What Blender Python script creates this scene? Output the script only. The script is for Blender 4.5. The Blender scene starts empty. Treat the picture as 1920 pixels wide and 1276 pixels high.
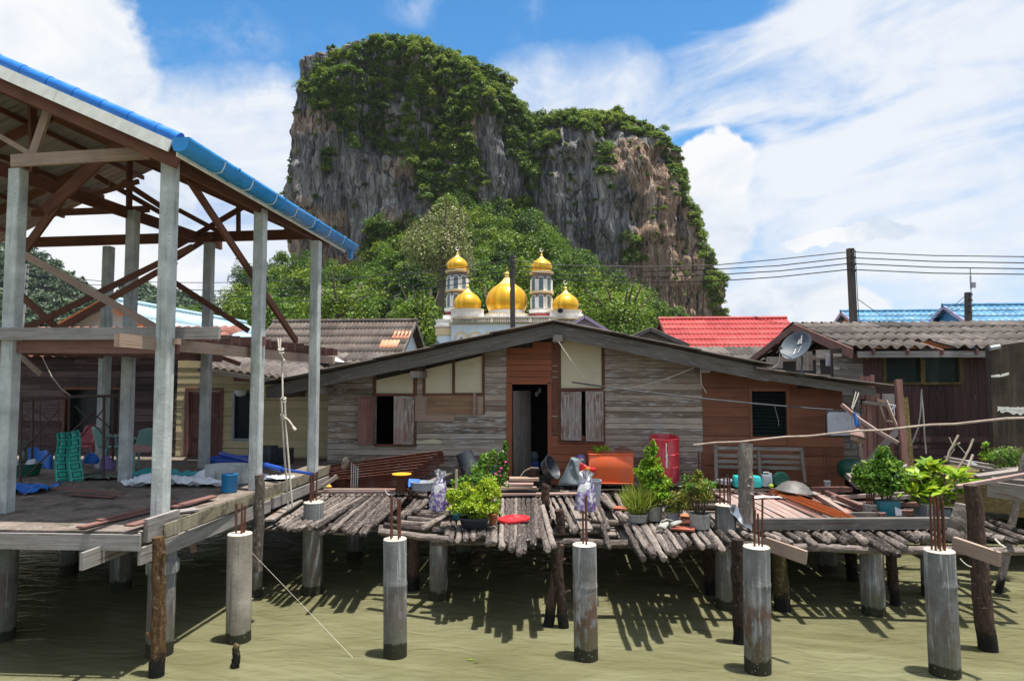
import bpy, math, random
import numpy as np
from mathutils import Vector, Matrix, noise as mn

# ---------------------------------------------------------------- camera, sky, sun, exposure
scene = bpy.context.scene
COL = scene.collection
FPX, CX, CY = 1280.0, 960.0, 638.0          # 24 mm lens on a 1920 px wide frame
EYE = Vector((0.0, 0.0, 3.55))
PITCH, YAW = math.radians(3.308), math.radians(4.683)
cam_data = bpy.data.cameras.new('camera')
cam_data.lens = 24.0; cam_data.sensor_width = 36.0; cam_data.sensor_fit = 'HORIZONTAL'
cam_data.clip_start = 0.05; cam_data.clip_end = 6000
cam = bpy.data.objects.new('camera', cam_data); COL.objects.link(cam)
cam.location = EYE
cam.rotation_euler = (math.radians(90) + PITCH, 0, YAW)
scene.camera = cam

SUN_TO = Vector((0.16, -0.04, 0.97)).normalized()
sun_el = math.asin(SUN_TO.z); sun_az = math.atan2(SUN_TO.x, SUN_TO.y)
world = bpy.data.worlds.new('World'); scene.world = world; world.use_nodes = True
sl = bpy.data.lights.new('sun', 'SUN'); sl.energy = 5.0; sl.angle = math.radians(0.53); sl.color = (1.0, 0.955, 0.88)
so = bpy.data.objects.new('sun', sl); COL.objects.link(so)
so.rotation_euler = SUN_TO.to_track_quat('Z', 'Y').to_euler()
scene.view_settings.view_transform = 'Standard'; scene.view_settings.look = 'None'
EXPOSURE = 0.75
scene.view_settings.exposure = EXPOSURE; scene.view_settings.gamma = 1.0
scene.cycles.max_bounces = 8; scene.cycles.diffuse_bounces = 4; scene.cycles.transparent_max_bounces = 8
scene.cycles.use_denoising = True

R_ = Vector((math.cos(YAW), math.sin(YAW), 0))
F_ = Vector((-math.sin(YAW)*math.cos(PITCH), math.cos(YAW)*math.cos(PITCH), math.sin(PITCH)))
U_ = R_.cross(F_)
def ray(px, py): return R_*((px-CX)/FPX) + U_*((CY-py)/FPX) + F_
def PY(px, py, Y): d = ray(px, py); return EYE + d*(Y/d.y)          # where that line of sight meets the upright plane Y
def PZ(px, py, z): d = ray(px, py); return EYE + d*((z-EYE.z)/d.z)  # ... the level z
def PX(px, py, X): d = ray(px, py); return EYE + d*(X/d.x)          # ... the upright plane X
def to_px(p):
    v = Vector(p)-EYE; w = v.dot(F_)
    return CX+FPX*v.dot(R_)/w, CY-FPX*v.dot(U_)/w
V = Vector
rnd = random.Random(7)

# ---------------------------------------------------------------- node helper
class NT:
    def __init__(s, tree): s.t = tree; s.n = tree.nodes; s.l = tree.links
    def node(s, typ, **kw):
        n = s.n.new(typ)
        for k, v in kw.items(): setattr(n, k, v)
        return n
    def put(s, sock, v):
        if isinstance(v, bpy.types.NodeSocket): s.l.new(v, sock)
        elif isinstance(v, (tuple, list)) and sock.type == 'RGBA' and len(v) == 3: sock.default_value = (*v, 1)
        else: sock.default_value = v
    def math(s, op, a, b=None, c=None, clamp=False):
        n = s.node('ShaderNodeMath', operation=op, use_clamp=clamp)
        for i, v in enumerate((a, b, c)):
            if v is not None: s.put(n.inputs[i], v)
        return n.outputs[0]
    def vmath(s, op, a, b=None):
        n = s.node('ShaderNodeVectorMath', operation=op)
        s.put(n.inputs[0], a)
        if b is not None: s.put(n.inputs[1], b)
        return n.outputs['Value' if op in ('LENGTH', 'DOT_PRODUCT', 'DISTANCE') else 'Vector']
    def noise(s, vec, scale=5, detail=4, rough=0.55, dist=0.0, out='Fac'):
        n = s.node('ShaderNodeTexNoise')
        s.put(n.inputs['Vector'], vec); n.inputs['Scale'].default_value = scale
        n.inputs['Detail'].default_value = detail; n.inputs['Roughness'].default_value = rough
        n.inputs['Distortion'].default_value = dist
        return n.outputs[out]
    def voro(s, vec, scale=5, feature='F1', out='Distance'):
        n = s.node('ShaderNodeTexVoronoi', feature=feature)
        s.put(n.inputs['Vector'], vec); n.inputs['Scale'].default_value = scale
        return n.outputs[out]
    def scale(s, vec, sc): return s.vmath('MULTIPLY', vec, sc)
    def ramp(s, fac, stops, interp='LINEAR'):
        n = s.node('ShaderNodeValToRGB'); r = n.color_ramp; r.interpolation = interp
        while len(r.elements) < len(stops): r.elements.new(0.5)
        for e, (p, c) in zip(r.elements, stops):
            e.position = p
            e.color = (c, c, c, 1) if isinstance(c, (int, float)) else (*c, 1)
        s.put(n.inputs[0], fac)
        return n.outputs[0]
    def mix(s, fac, a, b, mode='MIX'):
        n = s.node('ShaderNodeMix', data_type='RGBA', blend_type=mode)
        s.put(n.inputs[0], fac); s.put(n.inputs[6], a); s.put(n.inputs[7], b)
        return n.outputs[2]
    def mrange(s, v, a, b, c=0.0, d=1.0, smooth=True):
        n = s.node('ShaderNodeMapRange', interpolation_type='SMOOTHSTEP' if smooth else 'LINEAR')
        for i, x in enumerate((v, a, b, c, d)): s.put(n.inputs[i], x)
        return n.outputs[0]
    def bump(s, h, strength=0.3, dist=0.02):
        n = s.node('ShaderNodeBump'); n.inputs['Strength'].default_value = strength
        n.inputs['Distance'].default_value = dist; s.put(n.inputs['Height'], h)
        return n.outputs[0]
    def sep(s, v):
        n = s.node('ShaderNodeSeparateXYZ'); s.put(n.inputs[0], v); return n.outputs
    def comb(s, x, y, z):
        n = s.node('ShaderNodeCombineXYZ')
        for i, q in enumerate((x, y, z)): s.put(n.inputs[i], q)
        return n.outputs[0]

# ---------------------------------------------------------------- the sky: Nishita with drifting cloud
w = NT(world.node_tree)
bg = w.n['Background']
sky = w.node('ShaderNodeTexSky', sky_type='NISHITA', sun_disc=False)
sky.sun_elevation = sun_el; sky.sun_rotation = sun_az
sky.altitude = 0; sky.air_density = 1.0; sky.dust_density = 0.4; sky.ozone_density = 2.2
dirv = w.node('ShaderNodeTexCoord').outputs['Generated']
hs = w.node('ShaderNodeHueSaturation'); hs.inputs['Hue'].default_value = 0.495; hs.inputs['Saturation'].default_value = 1.33; hs.inputs['Value'].default_value = 1.30
w.put(hs.inputs['Color'], sky.outputs[0])
SKY_STRENGTH = 0.087
dsep = w.sep(dirv)
front = w.math('GREATER_THAN', dsep[1], 0.0)
def blob(px, py, rx, ry, dv):
    c = ray(px, py).normalized()
    o = w.scale(w.vmath('SUBTRACT', dv, tuple(c)), (FPX/rx, 0.0, FPX/ry))
    return w.math('MULTIPLY', w.math('SUBTRACT', 1.0, w.vmath('LENGTH', o), clamp=True), front)
def addall(xs):
    a = xs[0]
    for b in xs[1:]: a = w.math('MAXIMUM', a, b)
    return a
# tall cumulus
wob = w.noise(dirv, 9.0, 7, 0.62, out='Color')
dv1 = w.vmath('ADD', dirv, w.scale(w.vmath('SUBTRACT', wob, (0.5, 0.5, 0.5)), (0.08, 0.08, 0.08)))
cum = addall([blob(*b, dv1) for b in [(0, 40, 165, 300), (40, 160, 150, 200), (190, 310, 140, 130), (60, 480, 250, 180),
                                      (1330, 345, 95, 95), (1300, 420, 120, 130), (1585, 438, 110, 18), (1480, 590, 170, 65)]])
cumf = w.mrange(cum, 0.10, 0.24)
# thin high sheet with blue gaps
dst = w.scale(w.comb(w.math('ADD', dsep[0], w.math('MULTIPLY', dsep[2], -1.4)), dsep[1], dsep[2]), (2.2, 2.2, 6.5))
n2 = w.noise(dst, 2.3, 8, 0.58, 0.6)
n3 = w.noise(w.vmath('ADD', dirv, (3.1, 1.7, 0.4)), 6.0, 6, 0.6, 0.3)
gap = addall([blob(*b, dirv) for b in [(600, 70, 640, 230), (860, 110, 600, 200), (1060, 50, 330, 130), (360, 90, 230, 200), (1310, 275, 120, 40), (1340, 20, 150, 40)]])
cov = w.math('SUBTRACT', w.math('ADD', w.math('MULTIPLY', n2, 1.15), w.math('MULTIPLY', n3, 0.35)), w.math('MULTIPLY', gap, 1.25))
sheetf = w.mrange(cov, 0.22, 0.84)
wisps = w.math('MULTIPLY', addall([blob(*b, dirv) for b in [(970, 30, 130, 70), (620, 85, 60, 45), (350, 45, 150, 60), (790, 5, 90, 40)]]), w.mrange(n3, 0.42, 0.72))
sheetf = w.math('MAXIMUM', w.math('MULTIPLY', sheetf, 0.93), w.math('MULTIPLY', wisps, 1.2, clamp=True))
veil = w.math('MULTIPLY', addall([blob(*b, dv1) for b in [(430, 340, 260, 170), (330, 470, 420, 190), (520, 250, 130, 110), (1080, 180, 190, 90)]]), w.mrange(n3, 0.30, 0.62, 1.2, 2.6))
sheetf = w.math('MAXIMUM', sheetf, w.math('MINIMUM', veil, 0.96))
K = 1.0/SKY_STRENGTH/2**EXPOSURE
shade = w.noise(w.scale(dirv, (1.0, 1.0, 1.8)), 5.5, 6, 0.6, 0.4)
ccol = w.ramp(shade, [(0.34, (0.64*K, 0.74*K, 0.88*K)), (0.47, (0.86*K, 0.90*K, 0.96*K)), (0.56, (0.96*K, 0.97*K, 0.99*K))])
scol = w.ramp(w.math('ADD', w.math('MULTIPLY', n2, .6), w.math('MULTIPLY', n3, .4)), [(0.38, (0.50*K, 0.64*K, 0.89*K)), (0.48, (0.73*K, 0.81*K, 0.95*K)), (0.58, (0.90*K, 0.93*K, 0.97*K))])
c1 = w.mix(sheetf, hs.outputs[0], scol)
c2 = w.mix(cumf, c1, ccol)
w.put(bg.inputs['Color'], c2); bg.inputs['Strength'].default_value = SKY_STRENGTH

# ---------------------------------------------------------------- materials
def newmat(name):
    m = bpy.data.materials.new(name); m.use_nodes = True
    nt = NT(m.node_tree); b = nt.n['Principled BSDF']
    return m, nt, b
def uvc(nt): return nt.node('ShaderNodeUVMap').outputs[0]
def objc(nt): return nt.node('ShaderNodeTexCoord').outputs['Object']
def posc(nt): return nt.node('ShaderNodeNewGeometry').outputs['Position']
def island(nt): return nt.node('ShaderNodeNewGeometry').outputs['Random Per Island']
def orand(nt): return nt.node('ShaderNodeObjectInfo').outputs['Random']

def wood(name, dark, light, streak=None, rough=0.85, grain=38.0, bump=0.5, worn=0.0, wornc=(0.36, 0.34, 0.31), stain=0.35):
    """sawn timber: grain along u, tone differs per board, optional paint worn back to grey"""
    m, nt, b = newmat(name); uv = uvc(nt); isl = island(nt)
    off = nt.comb(nt.math('MULTIPLY', isl, 37.0), nt.math('MULTIPLY', isl, 91.0), 0.0)
    uvo = nt.vmath('ADD', uv, off)
    g = nt.noise(nt.scale(uvo, (1.3, grain, 1)), 1.0, 5, 0.62, 0.35)
    g2 = nt.noise(nt.scale(uvo, (0.7, 5.0, 1)), 1.6, 4, 0.6, 0.8)
    f = nt.math('ADD', nt.math('MULTIPLY', g, 0.52), nt.math('ADD', nt.math('MULTIPLY', isl, 0.50), nt.math('MULTIPLY', nt.math('SUBTRACT', g2, 0.5), 0.5)))
    c = nt.ramp(f, [(0.22, dark), (0.78, light)])
    if streak: c = nt.mix(nt.mrange(nt.noise(nt.scale(uvo, (0.5, 9.0, 1)), 2.0, 4, 0.6), 0.52, 0.68), c, streak)
    big = nt.noise(posc(nt), 1.7, 5, 0.62)
    if worn > 0:
        wn = nt.noise(nt.scale(uvo, (3.0, 26.0, 1)), 1.0, 6, 0.7, 0.3)
        wf = nt.mrange(nt.math('ADD', nt.math('MULTIPLY', wn, 0.7), nt.math('MULTIPLY', big, 0.45)), 0.66-worn*0.25, 0.76-worn*0.2)
        c = nt.mix(wf, c, wornc)
    c = nt.mix(nt.math('MULTIPLY', nt.mrange(big, 0.42, 0.72), stain), c, tuple(x*0.38 for x in dark))
    knot = nt.voro(nt.scale(uvo, (1.1, 6.0, 1)), 2.2)
    c = nt.mix(nt.mrange(knot, 0.02, 0.09, 0.7, 0.0), c, tuple(x*0.3 for x in dark))
    nt.put(b.inputs['Base Color'], c); b.inputs['Roughness'].default_value = rough
    b.inputs['Specular IOR Level'].default_value = 0.25
    nt.put(b.inputs['Normal'], nt.bump(nt.math('ADD', g, nt.math('MULTIPLY', g2, 0.5)), bump, 0.008))
    return m

def bark(name, dark, light, pale, wet=True, isl_amt=0.35):
    """round poles: furrowed along u, pale lichen scabs, black and wet where they stand in the tide"""
    m, nt, b = newmat(name); uv = uvc(nt); r = orand(nt)
    off = nt.comb(nt.math('MULTIPLY', r, 53.0), nt.math('MULTIPLY', r, 17.0), 0.0)
    uvo = nt.vmath('ADD', uv, off)
    g = nt.noise(nt.scale(uvo, (5.0, 22.0, 1)), 1.2, 6, 0.68, 0.5)
    lump = nt.noise(nt.scale(uvo, (9.0, 14.0, 1)), 1.5, 4, 0.6, 0.2)
    f = nt.math('ADD', nt.math('MULTIPLY', g, 0.8), nt.math('MULTIPLY', nt.math('SUBTRACT', r, 0.5), isl_amt))
    c = nt.ramp(f, [(0.28, dark), (0.52, tuple((a+q)/2 for a, q in zip(dark, light))), (0.70, light)])
    c = nt.mix(nt.mrange(lump, 0.54, 0.72, 0.0, 0.55), c, pale)
    if wet:
        z = nt.sep(posc(nt))[2]
        wl = nt.math('ADD', z, nt.math('MULTIPLY', nt.math('SUBTRACT', lump, 0.5), 0.35))
        c = nt.mix(nt.mrange(wl, 0.16, 0.34, 1.0, 0.0), c, (0.012, 0.012, 0.010))
    nt.put(b.inputs['Base Color'], c); b.inputs['Roughness'].default_value = 0.88
    b.inputs['Specular IOR Level'].default_value = 0.2
    nt.put(b.inputs['Normal'], nt.bump(nt.math('ADD', g, lump), 0.8, 0.02))
    return m

def concrete(name, col, streak=(0.62, 0.61, 0.57), sa=0.5, tide=False, moss=0.0, pits=0.5, rust=0.0):
    m, nt, b = newmat(name); p = posc(nt); r = orand(nt)
    po = nt.vmath('ADD', p, nt.comb(nt.math('MULTIPLY', r, 31.0), 0.0, 0.0))
    n = nt.noise(po, 3.0, 6, 0.65)
    c = nt.ramp(n, [(0.3, tuple(x*0.62 for x in col)), (0.55, col), (0.75, tuple(min(1, x*1.35) for x in col))])
    st = nt.noise(nt.scale(po, (17.0, 17.0, 0.9)), 1.0, 6, 0.62, 0.6)
    c = nt.mix(nt.math('MULTIPLY', nt.mrange(st, 0.52, 0.64), sa), c, streak)
    st2 = nt.noise(nt.scale(po, (12.0, 12.0, 0.7)), 1.3, 5, 0.6)
    c = nt.mix(nt.math('MULTIPLY', nt.mrange(st2, 0.55, 0.68), 0.55), c, tuple(x*0.35 for x in col))
    if rust:
        z0 = nt.sep(p)[2]
        rf = nt.math('MULTIPLY', nt.mrange(nt.noise(nt.scale(po, (5, 5, 2.0)), 1.6, 5, 0.6), 0.42, 0.55), nt.mrange(nt.math('ADD', z0, nt.math('MULTIPLY', n, 0.6)), 0.95, 1.45, 1.0, 0.0))
        c = nt.mix(nt.math('MULTIPLY', rf, rust), c, (0.115, 0.070, 0.048))
    if moss:
        mf = nt.mrange(nt.noise(po, 2.2, 6, 0.7), 0.50, 0.62, 0.0, moss)
        c = nt.mix(mf, c, (0.06, 0.055, 0.035))
    pit = nt.voro(po, 26.0)
    c = nt.mix(nt.math('MULTIPLY', nt.mrange(pit, 0.10, 0.22, 1.0, 0.0), nt.mrange(nt.noise(po, 6, 3), 0.5, 0.6, 0.0, pits)), c, (0.03, 0.03, 0.03))
    if tide:
        z = nt.sep(p)[2]
        wl = nt.math('ADD', nt.math('ADD', z, nt.math('MULTIPLY', nt.math('SUBTRACT', r, 0.5), 0.09)), nt.math('MULTIPLY', nt.math('SUBTRACT', nt.noise(po, 6, 6, 0.7), 0.5), 0.22))
        c = nt.mix(nt.mrange(wl, 0.26, 0.55, 0.55, 0.0), c, (0.10, 0.105, 0.055))
        c = nt.mix(nt.mrange(wl, 0.155, 0.19, 1.0, 0.0), c, (0.030, 0.030, 0.016))
        sp = nt.voro(nt.vmath('ADD', po, (5, 0, 0)), 17.0)
        c = nt.mix(nt.math('MULTIPLY', nt.mrange(sp, 0.05, 0.12, 1.0, 0.0), nt.mrange(wl, 0.08, 0.55, 0.8, 0.0)), c, (0.6, 0.6, 0.55))
    nt.put(b.inputs['Base Color'], c); b.inputs['Roughness'].default_value = 0.9
    b.inputs['Specular IOR Level'].default_value = 0.25
    nt.put(b.inputs['Normal'], nt.bump(nt.math('ADD', n, nt.math('MULTIPLY', pit, -0.4)), 0.35, 0.01))
    return m

def sheetmat(name, cols, stain=(0.05, 0.045, 0.04), sa=0.6, rough=0.85, metal=0.0, scale=1.0, patches=None, streak_u=True):
    """roof sheets: streaks run down the slope (v), tone differs per sheet"""
    m, nt, b = newmat(name); uv = uvc(nt); isl = island(nt)
    cell = nt.node('ShaderNodeTexWhiteNoise', noise_dimensions='2D')
    q = nt.scale(uv, (1.0, 0.85, 1)); qs = nt.sep(q)
    nt.put(cell.inputs['Vector'], nt.comb(nt.math('FLOOR', qs[0]), nt.math('FLOOR', qs[1]), 0))
    n = nt.noise(nt.scale(uv, (7.0*scale, 0.9*scale, 1)), 1.0, 6, 0.66, 0.5)
    f = nt.math('ADD', nt.math('MULTIPLY', n, 0.7), nt.math('MULTIPLY', cell.outputs[0], 0.32))
    c = nt.ramp(f, [(0.3, cols[0]), (0.55, cols[1]), (0.8, cols[2])])
    n2 = nt.noise(posc(nt), 2.4*scale, 6, 0.7)
    c = nt.mix(nt.math('MULTIPLY', nt.mrange(n2, 0.48, 0.66), sa), c, stain)
    if patches:
        c = nt.mix(nt.mrange(nt.noise(posc(nt), 1.1*scale, 4, 0.6), 0.62, 0.68, 0.0, 0.9), c, patches)
    nt.put(b.inputs['Base Color'], c); b.inputs['Roughness'].default_value = rough; b.inputs['Metallic'].default_value = metal
    b.inputs['Specular IOR Level'].default_value = 0.3
    nt.put(b.inputs['Normal'], nt.bump(n2, 0.3, 0.01))
    return m

def plain(name, col, rough=0.5, metal=0.0, dirt=0.35, dirtc=(0.07, 0.06, 0.05), scale=6.0, spec=0.4, coat=0.0, fade=0.0):
    """paint, plastic, cloth: a base colour with dirt, fading and slight unevenness"""
    m, nt, b = newmat(name); p = objc(nt)
    n = nt.noise(p, scale, 6, 0.65, 0.3)
    n2 = nt.noise(nt.scale(p, (3, 3, 0.8)), scale*0.8, 5, 0.6)
    c = nt.ramp(n, [(0.3, tuple(x*0.82 for x in col)), (0.7, tuple(min(1, x*1.12) for x in col))])
    if fade: c = nt.mix(nt.mrange(n2, 0.4, 0.62, 0.0, fade), c, tuple(0.5*x+0.3 for x in col))
    c = nt.mix(nt.math('MULTIPLY', nt.mrange(n2, 0.53, 0.70), dirt), c, dirtc)
    nt.put(b.inputs['Base Color'], c); nt.put(b.inputs['Roughness'], nt.mrange(n, 0.3, 0.7, max(0, rough-0.1), min(1, rough+0.12)))
    b.inputs['Metallic'].default_value = metal; b.inputs['Specular IOR Level'].default_value = spec
    if coat: b.inputs['Coat Weight'].default_value = coat
    nt.put(b.inputs['Normal'], nt.bump(n, 0.15, 0.005))
    return m

def leafmat(name, stops, trans=0.3, rough=0.5, big=0.6, bigscale=0.25, tone=0.0):
    """foliage: tone differs per leaf and drifts over larger clumps; light passes through"""
    m, nt, b = newmat(name); isl = island(nt)
    f = nt.math('ADD', nt.math('MULTIPLY', isl, 1.0-big), nt.math('MULTIPLY', nt.mrange(nt.noise(posc(nt), bigscale, 3, 0.6), 0.3, 0.7, 0.0, 1.0, False), big))
    if tone:
        at = nt.node('ShaderNodeAttribute', attribute_name='tone').outputs['Fac']
        f = nt.math('ADD', nt.math('MULTIPLY', f, 1.0-tone), nt.math('MULTIPLY', at, tone))
    c = nt.ramp(f, stops)
    nt.put(b.inputs['Base Color'], c); b.inputs['Roughness'].default_value = rough; b.inputs['Specular IOR Level'].default_value = 0.3
    if trans > 0:
        tr = nt.node('ShaderNodeBsdfTranslucent'); nt.put(tr.inputs[0], nt.mix(0.5, c, nt.mix(1.0, c, (0.95, 1.0, 0.35), 'MULTIPLY')))
        mx = nt.node('ShaderNodeMixShader'); mx.inputs[0].default_value = trans
        nt.l.new(b.outputs[0], mx.inputs[1]); nt.l.new(tr.outputs[0], mx.inputs[2])
        nt.l.new(mx.outputs[0], nt.n['Material Output'].inputs[0])
    return m

MT = {}
MT['grey_wood'] = wood('weathered_grey_timber', (0.095, 0.078, 0.066), (0.30, 0.265, 0.235), (0.15, 0.085, 0.055), worn=0.25)
MT['wall_wood'] = wood('weathered_wall_boards', (0.125, 0.094, 0.070), (0.46, 0.385, 0.31), (0.26, 0.155, 0.095), worn=0.3, wornc=(0.54, 0.52, 0.48), bump=0.7)
MT['dark_wall'] = wood('dark_wall_boards', (0.030, 0.016, 0.015), (0.105, 0.056, 0.052), (0.04, 0.022, 0.022), worn=0.05, wornc=(0.20, 0.14, 0.13))
MT['fascia'] = wood('bargeboard_timber', (0.06, 0.056, 0.052), (0.20, 0.185, 0.165), (0.11, 0.075, 0.055), worn=0.12)
MT['mauve_wall'] = wood('mauve_grey_wall_boards', (0.045, 0.030, 0.031), (0.155, 0.105, 0.106), (0.05, 0.035, 0.035), worn=0.1, wornc=(0.22, 0.17, 0.17))
MT['redbrown'] = wood('red_brown_paint', (0.19, 0.062, 0.030), (0.30, 0.10, 0.048), None, rough=0.65, grain=20, bump=0.3, stain=0.2, worn=-0.12, wornc=(0.38, 0.25, 0.18))
MT['brown_paint'] = wood('brown_painted_boards', (0.14, 0.055, 0.030), (0.265, 0.108, 0.058), None, rough=0.65, grain=16, bump=0.3, stain=0.25, worn=0.0, wornc=(0.42, 0.27, 0.18))
MT['cream'] = wood('cream_fibre_panel', (0.50, 0.45, 0.31), (0.62, 0.56, 0.40), None, rough=0.8, grain=3, bump=0.1, stain=0.12)
MT['yellow_boards'] = wood('cream_yellow_boards', (0.52, 0.43, 0.24), (0.66, 0.56, 0.34), None, rough=0.75, grain=14, bump=0.25, stain=0.18, worn=-0.1, wornc=(0.30, 0.25, 0.17))
MT['ply'] = wood('old_plywood', (0.17, 0.10, 0.058), (0.29, 0.18, 0.105), (0.34, 0.25, 0.17), rough=0.85, grain=9, bump=0.2)
MT['shutter'] = wood('peeling_shutter', (0.14, 0.085, 0.066), (0.33, 0.25, 0.215), (0.20, 0.07, 0.05), worn=0.5, wornc=(0.44, 0.41, 0.37), bump=0.8, grain=60)
MT['rafter'] = wood('red_brown_rafter', (0.085, 0.034, 0.021), (0.19, 0.082, 0.050), None, rough=0.75, grain=30, worn=-0.05, wornc=(0.33, 0.22, 0.15))
MT['raw_wood'] = wood('raw_sawn_timber', (0.23, 0.16, 0.12), (0.40, 0.30, 0.235), (0.30, 0.19, 0.13), rough=0.85, grain=40)
MT['form_wood'] = wood('formwork_board', (0.18, 0.165, 0.155), (0.36, 0.335, 0.32), (0.16, 0.14, 0.12), rough=0.9, grain=30, worn=0.1)
MT['dark_plank'] = wood('dark_red_plank', (0.10, 0.050, 0.042), (0.26, 0.135, 0.115), None, rough=0.8, grain=26, worn=0.05)
MT['pink_plank'] = wood('sun_bleached_plank', (0.19, 0.13, 0.115), (0.38, 0.295, 0.265), (0.36, 0.14, 0.09), rough=0.85, grain=34, worn=0.2)
MT['log'] = bark('grey_log_bark', (0.040, 0.032, 0.029), (0.32, 0.268, 0.236), (0.44, 0.39, 0.355), wet=False)
MT['post'] = bark('wet_post_bark', (0.022, 0.015, 0.012), (0.125, 0.075, 0.055), (0.17, 0.125, 0.10))
MT['post_yellow'] = bark('yellow_post_bark', (0.06, 0.045, 0.018), (0.20, 0.15, 0.06), (0.26, 0.22, 0.11))
MT['post_brown'] = bark('shredded_brown_bark', (0.07, 0.038, 0.018), (0.27, 0.16, 0.07), (0.38, 0.30, 0.18))
MT['post_grey'] = bark('grey_post_bark', (0.085, 0.068, 0.058), (0.31, 0.27, 0.24), (0.52, 0.47, 0.42))
MT['bamboo'] = bark('bamboo_pole', (0.26, 0.20, 0.16), (0.44, 0.36, 0.30), (0.5, 0.44, 0.38), wet=False)
MT['column'] = concrete('column_concrete', (0.46, 0.49, 0.475), sa=0.25, pits=0.9)
MT['pile'] = concrete('pile_concrete', (0.178, 0.184, 0.182), streak=(0.43, 0.43, 0.41), tide=True, sa=0.75, pits=0.7, rust=0.55)
MT['pile_rust'] = concrete('stained_pile_concrete', (0.178, 0.182, 0.180), streak=(0.43, 0.43, 0.41), tide=True, sa=0.7, pits=0.6, rust=1.0)
MT['pile_new'] = concrete('fresh_pile_concrete', (0.32, 0.285, 0.24), tide=True, sa=0.25, streak=(0.45, 0.40, 0.32), pits=0.6)
MT['pile_top'] = concrete('pile_top_concrete', (0.62, 0.56, 0.46), sa=0.1)
MT['slab'] = concrete('slab_concrete', (0.185, 0.150, 0.125), sa=0.15, moss=0.75)
MT['slab_edge'] = concrete('mossy_slab_edge', (0.24, 0.21, 0.15), sa=0.15, moss=0.8)
MT['dark_concrete'] = concrete('stained_dark_concrete', (0.060, 0.045, 0.036), streak=(0.12, 0.09, 0.07), sa=0.5, moss=0.4)
MT['fibro'] = sheetmat('fibre_cement_sheet', [(0.048, 0.038, 0.033), (0.105, 0.088, 0.078), (0.20, 0.172, 0.15)])
MT['fibro_brown'] = sheetmat('brown_fibre_cement', [(0.048, 0.035, 0.028), (0.090, 0.070, 0.058), (0.145, 0.118, 0.10)], sa=0.35, scale=0.8)
MT['fibro_red'] = sheetmat('terracotta_sheet', [(0.16, 0.06, 0.045), (0.25, 0.10, 0.075), (0.34, 0.16, 0.12)], sa=0.5)
MT['red_roof'] = sheetmat('red_roof_paint', [(0.27, 0.022, 0.024), (0.34, 0.034, 0.034), (0.41, 0.062, 0.056)], stain=(0.4, 0.12, 0.10), sa=0.4, rough=0.55)
MT['blue_roof'] = sheetmat('light_blue_roof_paint', [(0.036, 0.14, 0.26), (0.06, 0.19, 0.32), (0.10, 0.25, 0.37)], stain=(0.30, 0.42, 0.5), sa=0.4, rough=0.5)
MT['pale_blue_roof'] = sheetmat('pale_blue_roof_paint', [(0.24, 0.36, 0.42), (0.31, 0.43, 0.48), (0.38, 0.48, 0.52)], stain=(0.45, 0.55, 0.6), sa=0.3, rough=0.5)
MT['roof_under'] = sheetmat('grey_roof_underside', [(0.20, 0.185, 0.165), (0.29, 0.27, 0.24), (0.36, 0.34, 0.31)], sa=0.3)
MT['rust_sheet'] = sheetmat('rusty_corrugated_iron', [(0.045, 0.014, 0.010), (0.11, 0.034, 0.022), (0.20, 0.085, 0.055)], stain=(0.26, 0.24, 0.23), sa=0.35, rough=0.7)
MT['blue_gutter'] = plain('bright_blue_plastic', (0.012, 0.235, 0.60), 0.32, dirt=0.12, spec=0.5)
MT['blue_tile'] = plain('blue_ridge_paint', (0.008, 0.165, 0.60), 0.35, dirt=0.1, spec=0.5)
MT['white_board'] = plain('white_fascia_paint', (0.84, 0.84, 0.77), 0.6, dirt=0.06)
MT['white'] = plain('white_paint', (0.78, 0.77, 0.74), 0.6, dirt=0.2, dirtc=(0.35, 0.33, 0.3))
MT['mosque_wall'] = plain('pale_blue_wall_paint', (0.62, 0.74, 0.82), 0.7, dirt=0.15, dirtc=(0.4, 0.42, 0.42), scale=0.6)
MT['mosque_white'] = plain('mosque_white_paint', (0.80, 0.78, 0.73), 0.7, dirt=0.25, dirtc=(0.45, 0.43, 0.4), scale=0.7)
MT['mosque_cream'] = plain('mosque_cream_trim', (0.70, 0.57, 0.34), 0.6, dirt=0.2, dirtc=(0.4, 0.33, 0.2), scale=0.7)
MT['mosque_tile'] = plain('minaret_brown_tile', (0.20, 0.155, 0.145), 0.5, dirt=0.2, scale=1.0)
MT['mosque_red'] = plain('dark_red_band', (0.26, 0.045, 0.045), 0.6, dirt=0.2, scale=1.0)
MT['mosque_glass'] = plain('mosque_grey_glass', (0.13, 0.19, 0.21), 0.3, dirt=0.2, scale=1.0)
MT['rust'] = plain('rusty_rebar', (0.115, 0.040, 0.022), 0.85, dirt=0.4, scale=20)
MT['scaffold'] = plain('rusty_scaffold_tube', (0.085, 0.050, 0.045), 0.7, dirt=0.3, scale=14)
MT['rope'] = plain('pale_rope', (0.52, 0.48, 0.40), 0.9, dirt=0.3, scale=30)
MT['wire'] = plain('dark_cable', (0.03, 0.032, 0.035), 0.6, dirt=0.0)
MT['pole'] = wood('utility_pole_timber', (0.045, 0.04, 0.036), (0.15, 0.13, 0.115), None, grain=20)
MT['pole_pale'] = concrete('pale_pole_concrete', (0.36, 0.33, 0.29), sa=0.2)
MT['red_drum'] = plain('faded_red_plastic', (0.56, 0.035, 0.055), 0.45, dirt=0.25, dirtc=(0.18, 0.05, 0.03), scale=2.5, fade=0.35)
MT['orange'] = plain('orange_plastic', (0.72, 0.125, 0.028), 0.4, dirt=0.15, dirtc=(0.4, 0.09, 0.02), scale=2.0, fade=0.12)
MT['red'] = plain('bright_red_plastic', (0.62, 0.028, 0.035), 0.4, dirt=0.15, scale=3)
MT['dark_plastic'] = plain('charcoal_plastic', (0.030, 0.036, 0.045), 0.45, dirt=0.15, scale=5)
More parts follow.
